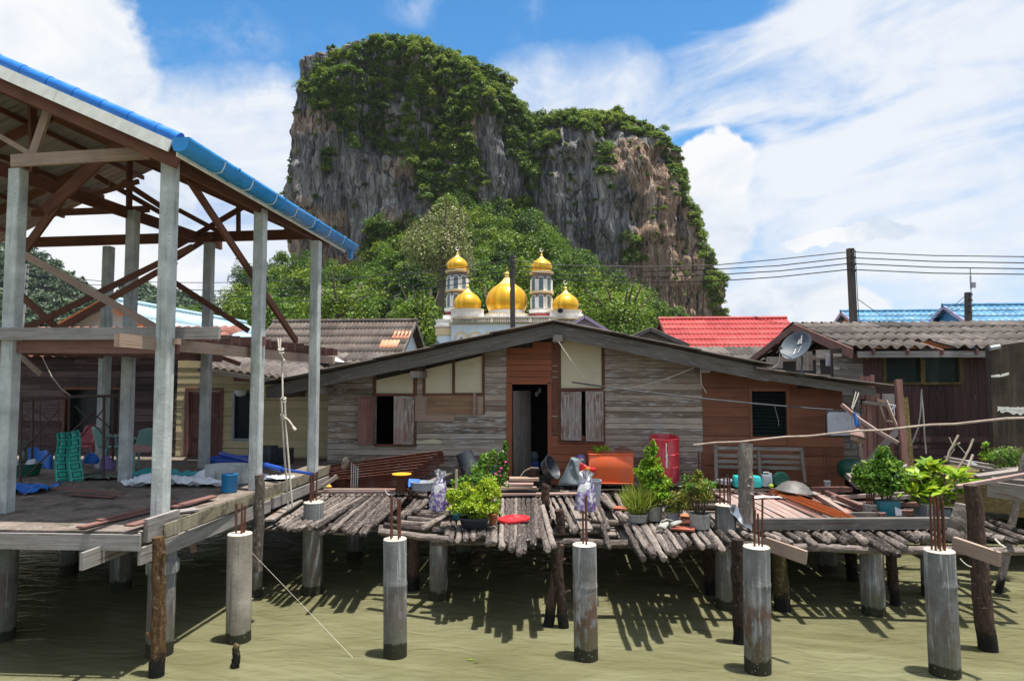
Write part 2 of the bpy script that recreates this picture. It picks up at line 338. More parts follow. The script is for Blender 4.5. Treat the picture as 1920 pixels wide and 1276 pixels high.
MT['grey_plastic'] = plain('grey_blue_plastic', (0.115, 0.15, 0.18), 0.45, dirt=0.3, scale=5)
MT['pale_grey'] = plain('pale_grey_plastic', (0.34, 0.37, 0.42), 0.45, dirt=0.3, scale=5)
MT['blue_bucket'] = plain('blue_bucket_plastic', (0.012, 0.19, 0.42), 0.42, dirt=0.25, scale=5)
MT['cobalt'] = plain('cobalt_plastic', (0.012, 0.062, 0.36), 0.4, dirt=0.15, scale=4)
MT['teal'] = plain('teal_plastic', (0.015, 0.16, 0.20), 0.4, dirt=0.25, scale=4)
MT['turquoise'] = plain('turquoise_plastic', (0.03, 0.42, 0.43), 0.4, dirt=0.15, scale=4)
MT['green_plastic'] = plain('dark_green_plastic', (0.012, 0.10, 0.065), 0.4, dirt=0.2, scale=4)
MT['pink_plastic'] = plain('dusty_pink_plastic', (0.42, 0.10, 0.12), 0.45, dirt=0.25, scale=4)
MT['mint_plastic'] = plain('mint_plastic', (0.20, 0.38, 0.33), 0.45, dirt=0.25, scale=4)
MT['terracotta'] = plain('terracotta_pot', (0.40, 0.145, 0.06), 0.7, dirt=0.3, scale=6)
MT['brick'] = plain('red_tile', (0.34, 0.10, 0.06), 0.85, dirt=0.3, scale=6)
MT['pale_pot'] = plain('pale_weathered_pot', (0.33, 0.33, 0.29), 0.75, dirt=0.5, scale=7)
MT['metal_grey'] = plain('galvanised_metal', (0.34, 0.36, 0.38), 0.45, metal=0.5, dirt=0.3, scale=7)
MT['dark_metal'] = plain('dark_grey_metal', (0.045, 0.05, 0.055), 0.5, metal=0.2, dirt=0.15)
MT['dish'] = plain('slate_dish_paint', (0.075, 0.095, 0.115), 0.55, dirt=0.15, scale=3)
MT['wok'] = plain('sooty_aluminium', (0.13, 0.125, 0.12), 0.6, metal=0.3, dirt=0.7, scale=9)
MT['channel'] = plain('orange_primer_steel', (0.50, 0.145, 0.04), 0.6, dirt=0.3, scale=5)
MT['tarp_grey'] = plain('dusty_grey_tarp', (0.16, 0.20, 0.21), 0.65, dirt=0.3, scale=6)
MT['tarp_white'] = plain('crumpled_white_plastic', (0.72, 0.75, 0.80), 0.45, dirt=0.3, scale=9)
MT['tarp_teal'] = plain('crumpled_teal_plastic', (0.04, 0.32, 0.34), 0.45, dirt=0.3, scale=9)
MT['tarp_blue'] = plain('blue_tarpaulin', (0.015, 0.14, 0.50), 0.5, dirt=0.2, scale=6)
MT['cloth_grey'] = plain('grey_green_cloth', (0.13, 0.16, 0.125), 0.9, dirt=0.3)
MT['cloth_pink'] = plain('dull_pink_cloth', (0.34, 0.21, 0.19), 0.9, dirt=0.3)
MT['yellow'] = plain('yellow_board', (0.72, 0.36, 0.02), 0.6, dirt=0.2)
MT['soil'] = plain('potting_soil', (0.035, 0.024, 0.017), 0.95, dirt=0.2)
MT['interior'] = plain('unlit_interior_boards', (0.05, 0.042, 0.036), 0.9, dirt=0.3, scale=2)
MT['glass_dark'] = plain('dark_window_glass', (0.014, 0.020, 0.022), 0.35, dirt=0.1, spec=0.2, scale=3)
MT['green_glass'] = plain('dusty_green_glass', (0.018, 0.028, 0.025), 0.55, dirt=0.3, spec=0.12, scale=3)
MT['lamp_white'] = plain('white_lamp_globe', (0.75, 0.80, 0.82), 0.3, dirt=0.05)
MT['purple'] = plain('purple_print_plastic', (0.20, 0.13, 0.34), 0.5, dirt=0.2, scale=9)
def sackprint():
    m, nt, b = newmat('printed_plastic_sack'); p = objc(nt)
    n = nt.noise(p, 7.0, 5, 0.6, 1.2); s_ = nt.noise(p, 22.0, 4, 0.6)
    z = nt.sep(p)[2]
    f = nt.mrange(nt.math('ADD', n, nt.math('MULTIPLY', z, -0.25)), 0.40, 0.46)
    c = nt.mix(f, nt.ramp(s_, [(0.3, (0.46, 0.46, 0.48)), (0.6, (0.66, 0.66, 0.68))]), nt.ramp(s_, [(0.3, (0.10, 0.055, 0.21)), (0.65, (0.25, 0.16, 0.40))]))
    nt.put(b.inputs['Base Color'], c); b.inputs['Roughness'].default_value = 0.5
    nt.put(b.inputs['Normal'], nt.bump(s_, 0.6, 0.02)); return m
MT['sack'] = sackprint()
MT['leaf_yellow'] = leafmat('fine_yellow_green_leaf', [(0.1, (0.09, 0.18, 0.012)), (0.45, (0.27, 0.40, 0.022)), (0.9, (0.52, 0.56, 0.05))], 0.38, bigscale=4)
MT['leaf_mid'] = leafmat('mid_green_leaf', [(0.1, (0.030, 0.085, 0.012)), (0.5, (0.10, 0.22, 0.025)), (0.9, (0.25, 0.37, 0.05))], 0.33, bigscale=5)
MT['leaf_lush'] = leafmat('lush_lime_leaf', [(0.1, (0.05, 0.14, 0.012)), (0.5, (0.17, 0.33, 0.02)), (0.9, (0.42, 0.52, 0.045))], 0.36, bigscale=6)
MT['leaf_dry'] = leafmat('dry_mixed_leaf', [(0.1, (0.05, 0.07, 0.015)), (0.5, (0.17, 0.20, 0.03)), (0.9, (0.36, 0.29, 0.06))], 0.3, bigscale=7)
MT['leaf_broad'] = leafmat('broad_variegated_leaf', [(0.1, (0.06, 0.17, 0.015)), (0.5, (0.26, 0.42, 0.03)), (0.9, (0.58, 0.60, 0.07))], 0.34, bigscale=4)
MT['grass'] = leafmat('straw_green_grass', [(0.1, (0.11, 0.17, 0.02)), (0.5, (0.28, 0.36, 0.05)), (0.9, (0.46, 0.44, 0.14))], 0.35, bigscale=9)
MT['stem'] = plain('plant_stem', (0.12, 0.08, 0.05), 0.85)
MT['pale_branch'] = plain('bleached_branch', (0.40, 0.33, 0.25), 0.85)
MT['flower'] = plain('magenta_bloom', (0.5, 0.03, 0.20), 0.7, dirt=0)
MT['trunk'] = plain('grey_brown_trunk', (0.13, 0.10, 0.08), 0.9, scale=1.0)
MT['forest'] = leafmat('rainforest_foliage', [(0.10, (0.011, 0.030, 0.006)), (0.40, (0.050, 0.108, 0.012)), (0.65, (0.115, 0.20, 0.016)), (0.90, (0.28, 0.32, 0.03))], 0.3, big=0.5, bigscale=0.09, tone=0.5)
MT['scrub'] = leafmat('cliff_scrub_foliage', [(0.10, (0.034, 0.068, 0.012)), (0.5, (0.118, 0.198, 0.024)), (0.90, (0.27, 0.32, 0.045))], 0.40, big=0.5, bigscale=0.10, tone=0.5)
MT['far_forest'] = leafmat('distant_forest_foliage', [(0.05, (0.024, 0.048, 0.028)), (0.5, (0.045, 0.082, 0.04)), (0.95, (0.085, 0.13, 0.052))], 0.15, big=0.5, bigscale=0.03)
MT['pale_tree'] = leafmat('pale_blossoming_foliage', [(0.05, (0.07, 0.10, 0.03)), (0.5, (0.20, 0.22, 0.08)), (0.95, (0.38, 0.36, 0.17))], 0.25, big=0.3, bigscale=0.3)

def gold():
    m, nt, b = newmat('gold_leaf_panels'); uv = uvc(nt); s = nt.sep(uv)
    u = nt.math('FRACT', nt.math('MULTIPLY', s[0], 28.0))
    seam = nt.math('ADD', nt.mrange(u, 0.0, 0.07, 1.0, 0.0), nt.mrange(u, 0.93, 1.0, 0.0, 1.0))
    cell = nt.node('ShaderNodeTexWhiteNoise', noise_dimensions='1D')
    nt.put(cell.inputs['W'], nt.math('FLOOR', nt.math('MULTIPLY', s[0], 28.0)))
    c = nt.mix(cell.outputs[0], (0.62, 0.33, 0.012), (0.80, 0.47, 0.03))
    c = nt.mix(nt.math('MULTIPLY', seam, 0.55), c, (0.40, 0.19, 0.01))
    n = nt.noise(objc(nt), 2.0, 4, 0.6)
    c = nt.mix(nt.mrange(n, 0.5, 0.75, 0, 0.3), c, (0.50, 0.25, 0.01))
    nt.put(b.inputs['Base Color'], c); b.inputs['Metallic'].default_value = 0.45; b.inputs['Roughness'].default_value = 0.38
    return m
MT['gold'] = gold()
MT['gold_pale'] = plain('pale_gold_paint', (0.78, 0.56, 0.16), 0.45, metal=0.25, dirt=0.1)

def rock():
    m, nt, b = newmat('limestone'); p = objc(nt)
    q = nt.vmath('ADD', p, nt.scale(nt.noise(p, 0.06, 4, 0.6, out='Color'), (5, 5, 10)))
    n1 = nt.noise(nt.scale(q, (1.0, 1.0, 0.22)), 0.18, 8, 0.68, 0.5)
    n2 = nt.noise(nt.scale(q, (1.0, 1.0, 0.075)), 0.55, 7, 0.72, 0.4)
    n4 = nt.noise(nt.scale(q, (1.0, 1.0, 0.06)), 1.5, 6, 0.74, 0.3)
    n3 = nt.noise(p, 0.040, 4, 0.6, 0.3)
    f = nt.math('ADD', nt.math('MULTIPLY', n1, 0.40), nt.math('ADD', nt.math('MULTIPLY', n2, 0.28), nt.math('MULTIPLY', n4, 0.32)))
    c = nt.ramp(f, [(0.40, (0.036, 0.038, 0.045)), (0.455, (0.135, 0.135, 0.145)), (0.51, (0.27, 0.265, 0.265)), (0.58, (0.52, 0.50, 0.47))])
    ck = nt.node('ShaderNodeTexVoronoi', feature='DISTANCE_TO_EDGE'); nt.put(ck.inputs['Vector'], nt.scale(q, (1.0, 1.0, 0.30))); ck.inputs['Scale'].default_value = 0.16
    crack = nt.mrange(ck.outputs['Distance'], 0.0, 0.045, 0.85, 0.0)
    z = nt.sep(p)[2]; x = nt.sep(p)[0]
    tanf = nt.math('ADD', n3, nt.mrange(z, 10.0, 70.0, 0.13, -0.06))
    tanf = nt.math('ADD', tanf, nt.math('MULTIPLY', nt.mrange(x, 8.0, 35.0), 0.09))
    tan = nt.mrange(nt.math('ADD', tanf, nt.math('MULTIPLY', nt.math('SUBTRACT', n2, 0.5), 0.5)), 0.43, 0.58)
    tc = nt.ramp(nt.math('ADD', nt.math('MULTIPLY', n4, 0.6), nt.math('MULTIPLY', n2, 0.4)), [(0.41, (0.16, 0.095, 0.066)), (0.5, (0.44, 0.285, 0.185)), (0.58, (0.62, 0.49, 0.38))])
    c = nt.mix(nt.math('MULTIPLY', tan, 0.85), c, tc)
    c = nt.mix(nt.mrange(n2, 0.59, 0.67, 0.0, 0.75), c, (0.56, 0.53, 0.50))
    c = nt.mix(nt.mrange(n4, 0.34, 0.44, 0.7, 0.0), c, (0.020, 0.020, 0.024))
    c = nt.mix(nt.mrange(n2, 0.34, 0.43, 0.9, 0.0), c, (0.018, 0.018, 0.022))
    c = nt.mix(nt.math('MULTIPLY', crack, nt.mrange(n1, 0.42, 0.56)), c, (0.022, 0.022, 0.026))
    nt.put(b.inputs['Base Color'], c); b.inputs['Roughness'].default_value = 0.95; b.inputs['Specular IOR Level'].default_value = 0.1
    nt.put(b.inputs['Normal'], nt.bump(nt.math('ADD', n1, nt.math('ADD', n2, nt.math('MULTIPLY', n4, 0.5))), 1.0, 2.5))
    return m
MT['rock'] = rock()

def watermat():
    m, nt, b = newmat('murky_green_water'); p = posc(nt)
    n = nt.noise(nt.scale(p, (0.5, 1.1, 1)), 0.9, 4, 0.6, 0.4)
    c = nt.ramp(n, [(0.3, (0.118, 0.115, 0.060)), (0.7, (0.188, 0.184, 0.106))])
    sw = nt.sep(p); dg = nt.comb(nt.math('ADD', nt.math('MULTIPLY', sw[0], 0.5), nt.math('MULTIPLY', sw[1], 0.9)), nt.math('ADD', nt.math('MULTIPLY', sw[1], 3.4), nt.math('MULTIPLY', sw[0], 0.9)), 0.0)
    c = nt.mix(nt.mrange(nt.noise(dg, 0.8, 5, 0.6, 0.9), 0.38, 0.60, 0.25, 0.0), c, (0.085, 0.075, 0.028))  # diagonal streaks paint the light and dark of waves into the colour
    nt.put(b.inputs['Base Color'], c); b.inputs['Roughness'].default_value = 0.09; b.inputs['IOR'].default_value = 1.33; b.inputs['Specular IOR Level'].default_value = 0.5
    b.inputs['Subsurface Weight'].default_value = 0.6; b.inputs['Subsurface Radius'].default_value = (0.9, 0.9, 0.6); b.inputs['Subsurface Scale'].default_value = 0.32
    q = nt.vmath('ADD', p, nt.scale(nt.noise(p, 0.7, 3, 0.6, out='Color'), (0.5, 0.5, 0)))
    w1 = nt.noise(nt.scale(q, (1.0, 2.4, 1)), 1.5, 3, 0.5, 0.6)
    w2 = nt.noise(nt.scale(q, (1.0, 2.0, 1)), 5.0, 3, 0.55, 0.3)
    h = nt.math('ADD', w1, nt.math('MULTIPLY', w2, 0.24))
    nt.put(b.inputs['Normal'], nt.bump(h, 0.75, 0.05))
    return m
MT['water'] = watermat()
MT['mud'] = plain('added_bank_mud', (0.10, 0.08, 0.05), 0.95, scale=1.0)
MT['undergrowth'] = plain('dark_undergrowth', (0.018, 0.032, 0.010), 0.95, scale=0.3, dirt=0.4)

# ---------------------------------------------------------------- mesh helper
class MB:
    def __init__(s): s.v = []; s.f = []; s.uv = []; s.mk = []
    def face(s, pts, uvs):
        i = len(s.v); s.v += [tuple(p) for p in pts]; s.f.append(tuple(range(i, i+len(pts)))); s.uv.append(uvs)
    def box8(s, c, uo=None, L=None, W=None, H=None):
        """c: 8 corners, index = 4*end + 2*side + top; the grain runs from end 0 to end 1"""
        s.mk.append((len(s.v), len(s.f)))
        i = len(s.v); s.v += [tuple(p) for p in c]
        c = [V(p) for p in c]
        L = (c[4]-c[0]).length; W = (c[2]-c[0]).length; H = (c[1]-c[0]).length
        a, b_ = (uo if uo else (rnd.random()*9, rnd.random()*9))
        def q(f, us): s.f.append(tuple(i+k for k in f)); s.uv.append([(a+x, b_+y) for x, y in us])
        q((1, 3, 7, 5), [(0, 0), (0, W), (L, W), (L, 0)])
        q((0, 4, 6, 2), [(0, 0), (L, 0), (L, W), (0, W)])
        q((0, 1, 5, 4), [(0, 0), (0, H), (L, H), (L, 0)])
        q((2, 6, 7, 3), [(0, 0), (L, 0), (L, H), (0, H)])
        q((0, 2, 3, 1), [(0, 0), (0.1, W), (0.13, W), (.03, 0)])
        q((4, 5, 7, 6), [(0, 0), (.03, 0), (0.13, W), (.1, W)])
    def box(s, lo, hi, axis=0):
        lo, hi = V(lo), V(hi); o = [(0, 1, 2), (1, 0, 2), (2, 0, 1)][axis]
        c = []
        for e in (0, 1):
            for sd in (0, 1):
                for t in (0, 1):
                    p = [0, 0, 0]; p[o[0]] = (lo, hi)[e][o[0]]; p[o[1]] = (lo, hi)[sd][o[1]]; p[o[2]] = (lo, hi)[t][o[2]]
                    c.append(p)
        s.box8(c)
    def beam(s, p0, p1, w_, h, up=(0, 0, 1), jit=0.0):
        p0, p1 = V(p0), V(p1); d = (p1-p0).normalized(); u = V(up)
        if abs(d.dot(u)) > 0.98: u = V((0, 1, 0))
        sd = d.cross(u).normalized(); u = sd.cross(d)
        c = []
        for p in (p0, p1):
            for a in (-1, 1):
                for b in (-1, 1):
                    c.append(p+sd*(a*w_/2)+u*(b*h/2)+V([rnd.uniform(-jit, jit) for _ in range(3)]))
        s.box8(c)
    def tube(s, pts, radii, n=8, jit=0.0, caps=True, seed=None):
        s.mk.append((len(s.v), len(s.f)))
        pts = [V(p) for p in pts]; k = len(pts); i0 = len(s.v)
        if not isinstance(radii, (list, tuple)): radii = [radii]*k
        ref = V((0, 0, 1)) if abs((pts[-1]-pts[0]).normalized().z) < 0.9 else V((1, 0, 0))
        L = 0; a0 = rnd.random()*9; rings = []
        for j, p in enumerate(pts):
            d = (pts[min(j+1, k-1)]-pts[max(j-1, 0)]).normalized()
            sx = d.cross(ref).normalized(); sy = sx.cross(d)
            if j: L += (p-pts[j-1]).length
            rings.append(L)
            for q in range(n):
                t = 2*math.pi*q/n; r = radii[j]*(1+rnd.uniform(-jit, jit))
                s.v.append(tuple(p+sx*(math.cos(t)*r)+sy*(math.sin(t)*r)))
        for j in range(k-1):
            for q in range(n):
                q2 = (q+1) % n; r = radii[j]
                s.f.append((i0+j*n+q, i0+j*n+q2, i0+(j+1)*n+q2, i0+(j+1)*n+q))
                y0, y1 = a0+q/n*6.28*r, a0+(q+1)/n*6.28*r
                s.uv.append([(a0+rings[j], y0), (a0+rings[j], y1), (a0+rings[j+1], y1), (a0+rings[j+1], y0)])
        if caps:
            for j, fl in ((0, True), (k-1, False)):
                ids = [i0+j*n+q for q in range(n)]
                s.f.append(tuple(ids[::-1] if fl else ids)); s.uv.append([(a0+.02*math.cos(6.28*q/n), a0+.02*math.sin(6.28*q/n)) for q in range(n)])
    def lathe(s, prof, n=24, c=(0, 0, 0), M=None, sq=1.0, capb=False, capt=False):
        """prof: [(radius, height)]; u is the turn (0..1), v the height"""
        s.mk.append((len(s.v), len(s.f)))
        i0 = len(s.v); c = V(c); k = len(prof)
        for (r, z) in prof:
            for q in range(n):
                t = 2*math.pi*q/n; p = V((r*math.cos(t), r*math.sin(t)*sq, z))
                if M is not None: p = M @ p
                s.v.append(tuple(p+c))
        for j in range(k-1):
            for q in range(n):
                q2 = (q+1) % n
                s.f.append((i0+j*n+q, i0+j*n+q2, i0+(j+1)*n+q2, i0+(j+1)*n+q))
                s.uv.append([(q/n, prof[j][1]), ((q+1)/n, prof[j][1]), ((q+1)/n, prof[j+1][1]), (q/n, prof[j+1][1])])
        for on, j, fl in ((capb, 0, True), (capt, k-1, False)):
            if on:
                ids = [i0+j*n+q for q in range(n)]; s.f.append(tuple(ids[::-1] if fl else ids)); s.uv.append([(0, 0)]*n)
    def prism(s, pts, ext):
        """a flat outline given depth by the vector ext"""
        s.mk.append((len(s.v), len(s.f)))
        pts = [V(p) for p in pts]; e = V(ext); n = len(pts); i = len(s.v); a = rnd.random()*9
        o = pts[0]; ax = (pts[1]-o).normalized(); nn = e.normalized(); ay = nn.cross(ax)
        st = [((p-o).dot(ax)+a, (p-o).dot(ay)+a) for p in pts]
        s.v += [tuple(p) for p in pts]+[tuple(p+e) for p in pts]
        s.f.append(tuple(range(i, i+n))); s.uv.append(st)
        s.f.append(tuple(range(i+2*n-1, i+n-1, -1))); s.uv.append(st[::-1])
        for k in range(n):
            k2 = (k+1) % n
            s.f.append((i+k, i+n+k, i+n+k2, i+k2)); s.uv.append([st[k], (st[k][0], st[k][1]+.03), (st[k2][0], st[k2][1]+.03), st[k2]])
    def grid(s, fn, nu, nv, uvs=(1, 1)):
        s.mk.append((len(s.v), len(s.f)))
        i = len(s.v)
        for a in range(nu+1):
            for b in range(nv+1): s.v.append(tuple(fn(a/nu, b/nv)))
        w_ = nv+1
        for a in range(nu):
            for b in range(nv):
                s.f.append((i+a*w_+b, i+(a+1)*w_+b, i+(a+1)*w_+b+1, i+a*w_+b+1))
                s.uv.append([((a+x)/nu*uvs[0], (b+y)/nv*uvs[1]) for x, y in ((0, 0), (1, 0), (1, 1), (0, 1))])
    def corr(s, o, ac, dn, wid, ln, pitch, amp, lap=0.0, row=1.2, per=6, jit=0.0, skip=None):
        """corrugated roofing: o a top corner, ac unit vector across, dn unit vector down the slope"""
        s.mk.append((len(s.v), len(s.f)))
        o, ac, dn = V(o), V(ac).normalized(), V(dn).normalized(); nm = ac.cross(dn).normalized()
        if nm.z < 0: nm = -nm
        n = max(2, int(wid/pitch*per)); rows = max(1, round(ln/row)); rl = ln/rows
        for r in range(rows):
            sheets = max(1, round(wid/1.0)); jl = [rnd.uniform(-jit, jit) for _ in range(sheets+1)]
            i = len(s.v)
            for b in range(2):
                for a in range(n+1):
                    x = wid*a/n; k = min(sheets-1, int(a/n*sheets))
                    y = r*rl+b*(rl+(0.06 if r < rows-1 else 0))
                    z = amp*math.sin(2*math.pi*x/pitch)+(lap*b)+jl[k]*(0.3+0.7*b)
                    s.v.append(tuple(o+ac*x+dn*(y+jl[k]*2*b)+nm*z))
            for a in range(n):
                if skip and skip((a+.5)/n*wid, (r+.5)*rl): continue
                s.f.append((i+a, i+a+1, i+n+2+a, i+n+1+a))
                u0, u1 = wid*a/n, wid*(a+1)/n
                s.uv.append([(u0, r*rl), (u1, r*rl), (u1, r*rl+rl), (u0, r*rl+rl)])
    def build(s, name, mat, parent=None, smooth=False, solid=0.0, loc=None):
        off = V((0, 0, 0)); q = parent
        while q is not None: off += q.location; q = q.parent
        if loc is not None: off += V(loc)
        me = bpy.data.meshes.new(name)
        me.from_pydata([(x-off.x, y-off.y, z-off.z) for x, y, z in s.v], [], s.f)
        ul = me.uv_layers.new(name='UVMap')
        flat = [c for f in s.uv for p in f for c in p]
        if len(flat) == 2*len(me.loops): ul.data.foreach_set('uv', flat)
        mats = mat if isinstance(mat, (list, tuple)) else [mat]
        for m_ in mats: me.materials.append(MT[m_] if isinstance(m_, str) else m_)
        if smooth:
            me.polygons.foreach_set('use_smooth', [True]*len(me.polygons)); me.set_sharp_from_angle(angle=math.radians(42))
        o = bpy.data.objects.new(name, me); COL.objects.link(o)
        if parent is not None: o.parent = parent
        if loc is not None: o.location = V(loc)
        if solid:
            md = o.modifiers.new('thickness', 'SOLIDIFY'); md.thickness = solid; md.offset = 0
        return o

def each(mb, name, mat, parent, smooth=False, solid=0.0):
    """every piece of mb becomes a part of its own"""
    mk = mb.mk+[(len(mb.v), len(mb.f))]; out = []
    for (v0, f0), (v1, f1) in zip(mk, mk[1:]):
        q = MB(); q.v = mb.v[v0:v1]; q.f = [tuple(i-v0 for i in f) for f in mb.f[f0:f1]]; q.uv = mb.uv[f0:f1]
        out.append(q.build(name, mat, parent, smooth, solid))
    return out

def tag(o, label, cat, group=None, kind=None):
    if label: o['label'] = label
    if cat: o['category'] = cat
    if group: o['group'] = group
    if kind: o['kind'] = kind
    return o
def thing(name, label, cat, loc, group=None):
    o = bpy.data.objects.new(name, None); o.empty_display_size = 0.2; COL.objects.link(o); o.location = V(loc)
    return tag(o, label, cat, group)
def solo(mb, name, mat, label, cat, group=None, smooth=False, solid=0.0):
    xs = [p[0] for p in mb.v]; ys = [p[1] for p in mb.v]; zs = [p[2] for p in mb.v]
    return tag(mb.build(name, mat, None, smooth, solid, ((min(xs)+max(xs))/2, (min(ys)+max(ys))/2, min(zs))), label, cat, group)
def setting(mb, name, mat, smooth=False):
    o = mb.build(name, mat, None, smooth); o['kind'] = 'structure'; return o
def npmesh(name, verts, faces, mat, parent=None, loc=None, smooth=False, tone=None):
    verts = np.asarray(verts, dtype=np.float32)
    off = V((0, 0, 0)); q = parent
    while q is not None: off += q.location; q = q.parent
    if loc is not None: off += V(loc)
    verts = verts-np.array(off, dtype=np.float32)
    me = bpy.data.meshes.new(name); nf, k = faces.shape
    me.vertices.add(len(verts)); me.vertices.foreach_set('co', verts.ravel())
    me.loops.add(nf*k); me.loops.foreach_set('vertex_index', faces.ravel().astype(np.int32))
    me.polygons.add(nf); me.polygons.foreach_set('loop_start', np.arange(0, nf*k, k, dtype=np.int32))
    me.update(calc_edges=True); me.validate()
    if tone is not None: me.attributes.new('tone', 'FLOAT', 'POINT').data.foreach_set('value', np.repeat(np.asarray(tone, dtype=np.float32), 4))
    me.materials.append(MT[mat])
    if smooth: me.polygons.foreach_set('use_smooth', np.ones(nf, dtype=bool))
    o = bpy.data.objects.new(name, me); COL.objects.link(o)
    if parent is not None: o.parent = parent
    if loc is not None: o.location = V(loc)
    return o
def dup(root, loc, rotz=0.0, label=None):
    r = root.copy(); COL.objects.link(r); r.location = V(loc); r.rotation_euler = (0, 0, rotz)
    if label: r['label'] = label
    for ch in list(root.children):
        c = ch.copy(); COL.objects.link(c); c.parent = r
        for g in ch.children:
            d = g.copy(); COL.objects.link(d); d.parent = c
    return r

# leaves: kite-shaped faces with a fold, thrown out by numpy
rg = np.random.default_rng(11)
def unit(a): return a/np.maximum(np.linalg.norm(a, axis=-1, keepdims=True), 1e-6)
def leaves(cent, outw, size, aspect=0.55, up=0.5, wild=0.7, droop=0.0, ragged=0.0, axis=None):
    n = len(cent); cent = np.asarray(cent, float)
    nm = unit(np.asarray(outw, float)*0.7+np.array([0, 0, up])+rg.normal(0, wild, (n, 3)))
    ax = rg.normal(0, 1, (n, 3)) if axis is None else np.asarray(axis, float)+rg.normal(0, 0.25, (n, 3))
    ax = unit(ax-nm*(ax*nm).sum(1, keepdims=True)) if axis is None else unit(ax)
    sd = unit(np.cross(nm, ax)); nm = np.cross(ax, sd)
    sz = (size*rg.uniform(0.6, 1.35, n))[:, None] if np.isscalar(size) else np.asarray(size)[:, None]
    vs = np.empty((n, 4, 3))
    vs[:, 0] = cent
    vs[:, 1] = cent+ax*sz*0.5+sd*sz*aspect*0.5+nm*sz*0.08
    vs[:, 2] = cent+ax*sz-nm*sz*droop
    vs[:, 3] = cent+ax*sz*0.5-sd*sz*aspect*0.5+nm*sz*0.08
    if ragged: vs += rg.normal(0, ragged, vs.shape)*sz[:, None, :]
    if axis is None: vs -= (ax*sz*0.5)[:, None, :]
    return vs.reshape(-1, 3), np.arange(n*4).reshape(n, 4)
def crown(c, R, n, blobs=8, shell=0.45, low=-0.35, even=False):
    """leaf positions on a crown of several uneven lobes; returns centres and outward directions"""
    c = np.asarray(c, float); R = np.asarray(R, float)*np.ones(3)
    bd = unit(rg.normal(0, 1, (blobs, 3))); bd[:, 2] = bd[:, 2] if even else np.abs(bd[:, 2])*1.1-0.25
    bc = bd*R*rg.uniform(0.35, 0.72, (blobs, 1)); br = rg.uniform(0.32, 0.55, blobs)
    k = rg.integers(0, blobs, n)
    d = unit(rg.normal(0, 1, (n, 3))); d[:, 2] = np.where(d[:, 2] < low, -d[:, 2]*0.6, d[:, 2])
    rr = br[k][:, None]*R*rg.uniform(shell, 1.0, (n, 1))**0.5
    return c+bc[k]+d*rr, unit(d+bd[k]*0.4)

# ---------------------------------------------------------------- water and the bank added to block light behind the floors
g = MB(); g.face([(-3500, -300, 0), (3500, -300, 0), (3500, 4500, 0), (-3500, 4500, 0)], [(0, 0), (1, 0), (1, 1), (0, 1)])
setting(g, 'water', 'water')
g = MB(); g.grid(lambda a, b: V((-45+90*a, 20.6+3*b+.5*mn.noise(V((a*30, b*3, 0))), -.4+1.6*b+.12*mn.noise(V((a*60, b*4, 2))))), 80, 4); g.grid(lambda a, b: V((-45+90*a, 23.6+90*b, 1.2+.2*mn.noise(V((a*20, b*20, 4))))), 40, 30)
setting(g, 'added_blocker_bank', 'mud', True)  # unseen bank, added to stop light and reflections from behind the houses

# ---------------------------------------------------------------- the limestone tower
def interp(tab, q):
    for (a, x), (b, y) in zip(tab, tab[1:]):
        if a <= q <= b: return x+(y-x)*(q-a)/(b-a)
    return tab[0][1] if q < tab[0][0] else tab[-1][1]
def fbm(p, oct_=4):
    a = 0; am = 1; 
    for _ in range(oct_): a += am*mn.noise(p); p = p*2.03; am *= 0.52
    return a
def tower(mb, left, right, Yc, ytop, ybot, depth, rows, cols, seed):
    i0 = len(mb.v); ys = [ytop+(ybot-ytop)*(k/(rows-1))**1.0 for k in range(rows)]
    for k, y in enumerate(ys):
        xl, xr = interp(left, y), interp(right, y)
        pl, pr = PY(xl, y, Yc), PY(xr, y, Yc)
        a = (pr.x-pl.x)/2; xc = (pr.x+pl.x)/2; z = pl.z
        b = min(depth, a*1.1)
        for q in range(cols):
            t = 2*math.pi*q/cols; ct, st = math.cos(t), math.sin(t)
            e = 0.72
            x = xc+a*math.copysign(abs(ct)**e, ct); yy = Yc+b*math.copysign(abs(st)**e, st)
            p = V((x*0.09+seed, yy*0.09, z*0.018)); f = fbm(p, 4)
            f2 = 1-abs(mn.noise(V((x*0.28+seed, yy*0.28, z*0.03))))*2
            f3 = fbm(V((x*0.06, yy*0.06, z*0.09+seed)), 4)
            f4 = abs(mn.noise(V((x*0.16+seed, yy*0.16, z*0.012)))); f5 = mn.noise(V((x*0.7, yy*0.7, z*0.07+seed)))
            f6 = mn.noise(V((x*0.05+seed, yy*0.05, z*0.22))); f7 = 1-abs(mn.noise(V((x*0.5, yy*0.5, z*0.12+seed))))*2
            d = f*4.2+f2*1.6+f3*2.4-2.6*(1-min(1, f4*5))+f5*0.9+f6*1.4+f7*0.7
            fade = min(1, (k+1)/6)
            nx, ny = ct, st*1.0
            mb.v.append((x+nx*d*fade*(0.35 if abs(ct) > 0.9 else 1), yy+ny*d*fade, z+f3*0.8))
    for k in range(rows-1):
        for q in range(cols):
            q2 = (q+1) % cols
            mb.f.append((i0+k*cols+q, i0+(k+1)*cols+q, i0+(k+1)*cols+q2, i0+k*cols+q2)); mb.uv.append([(0, 0)]*4)
    mb.f.append(tuple(i0+q for q in range(cols))); mb.uv.append([(0, 0)]*cols)
    return i0, len(mb.v)
left_main = [(120, 745), (126, 722), (134, 682), (144, 648), (156, 616), (168, 596), (215, 588), (290, 577), (350, 570), (385, 560), (430, 562), (480, 566), (520, 574), (560, 588), (700, 560)]
right_main = [(120, 772), (130, 806), (146, 842), (166, 886), (188, 924), (214, 954), (238, 983), (264, 1004), (330, 1012), (420, 1020), (700, 1060)]
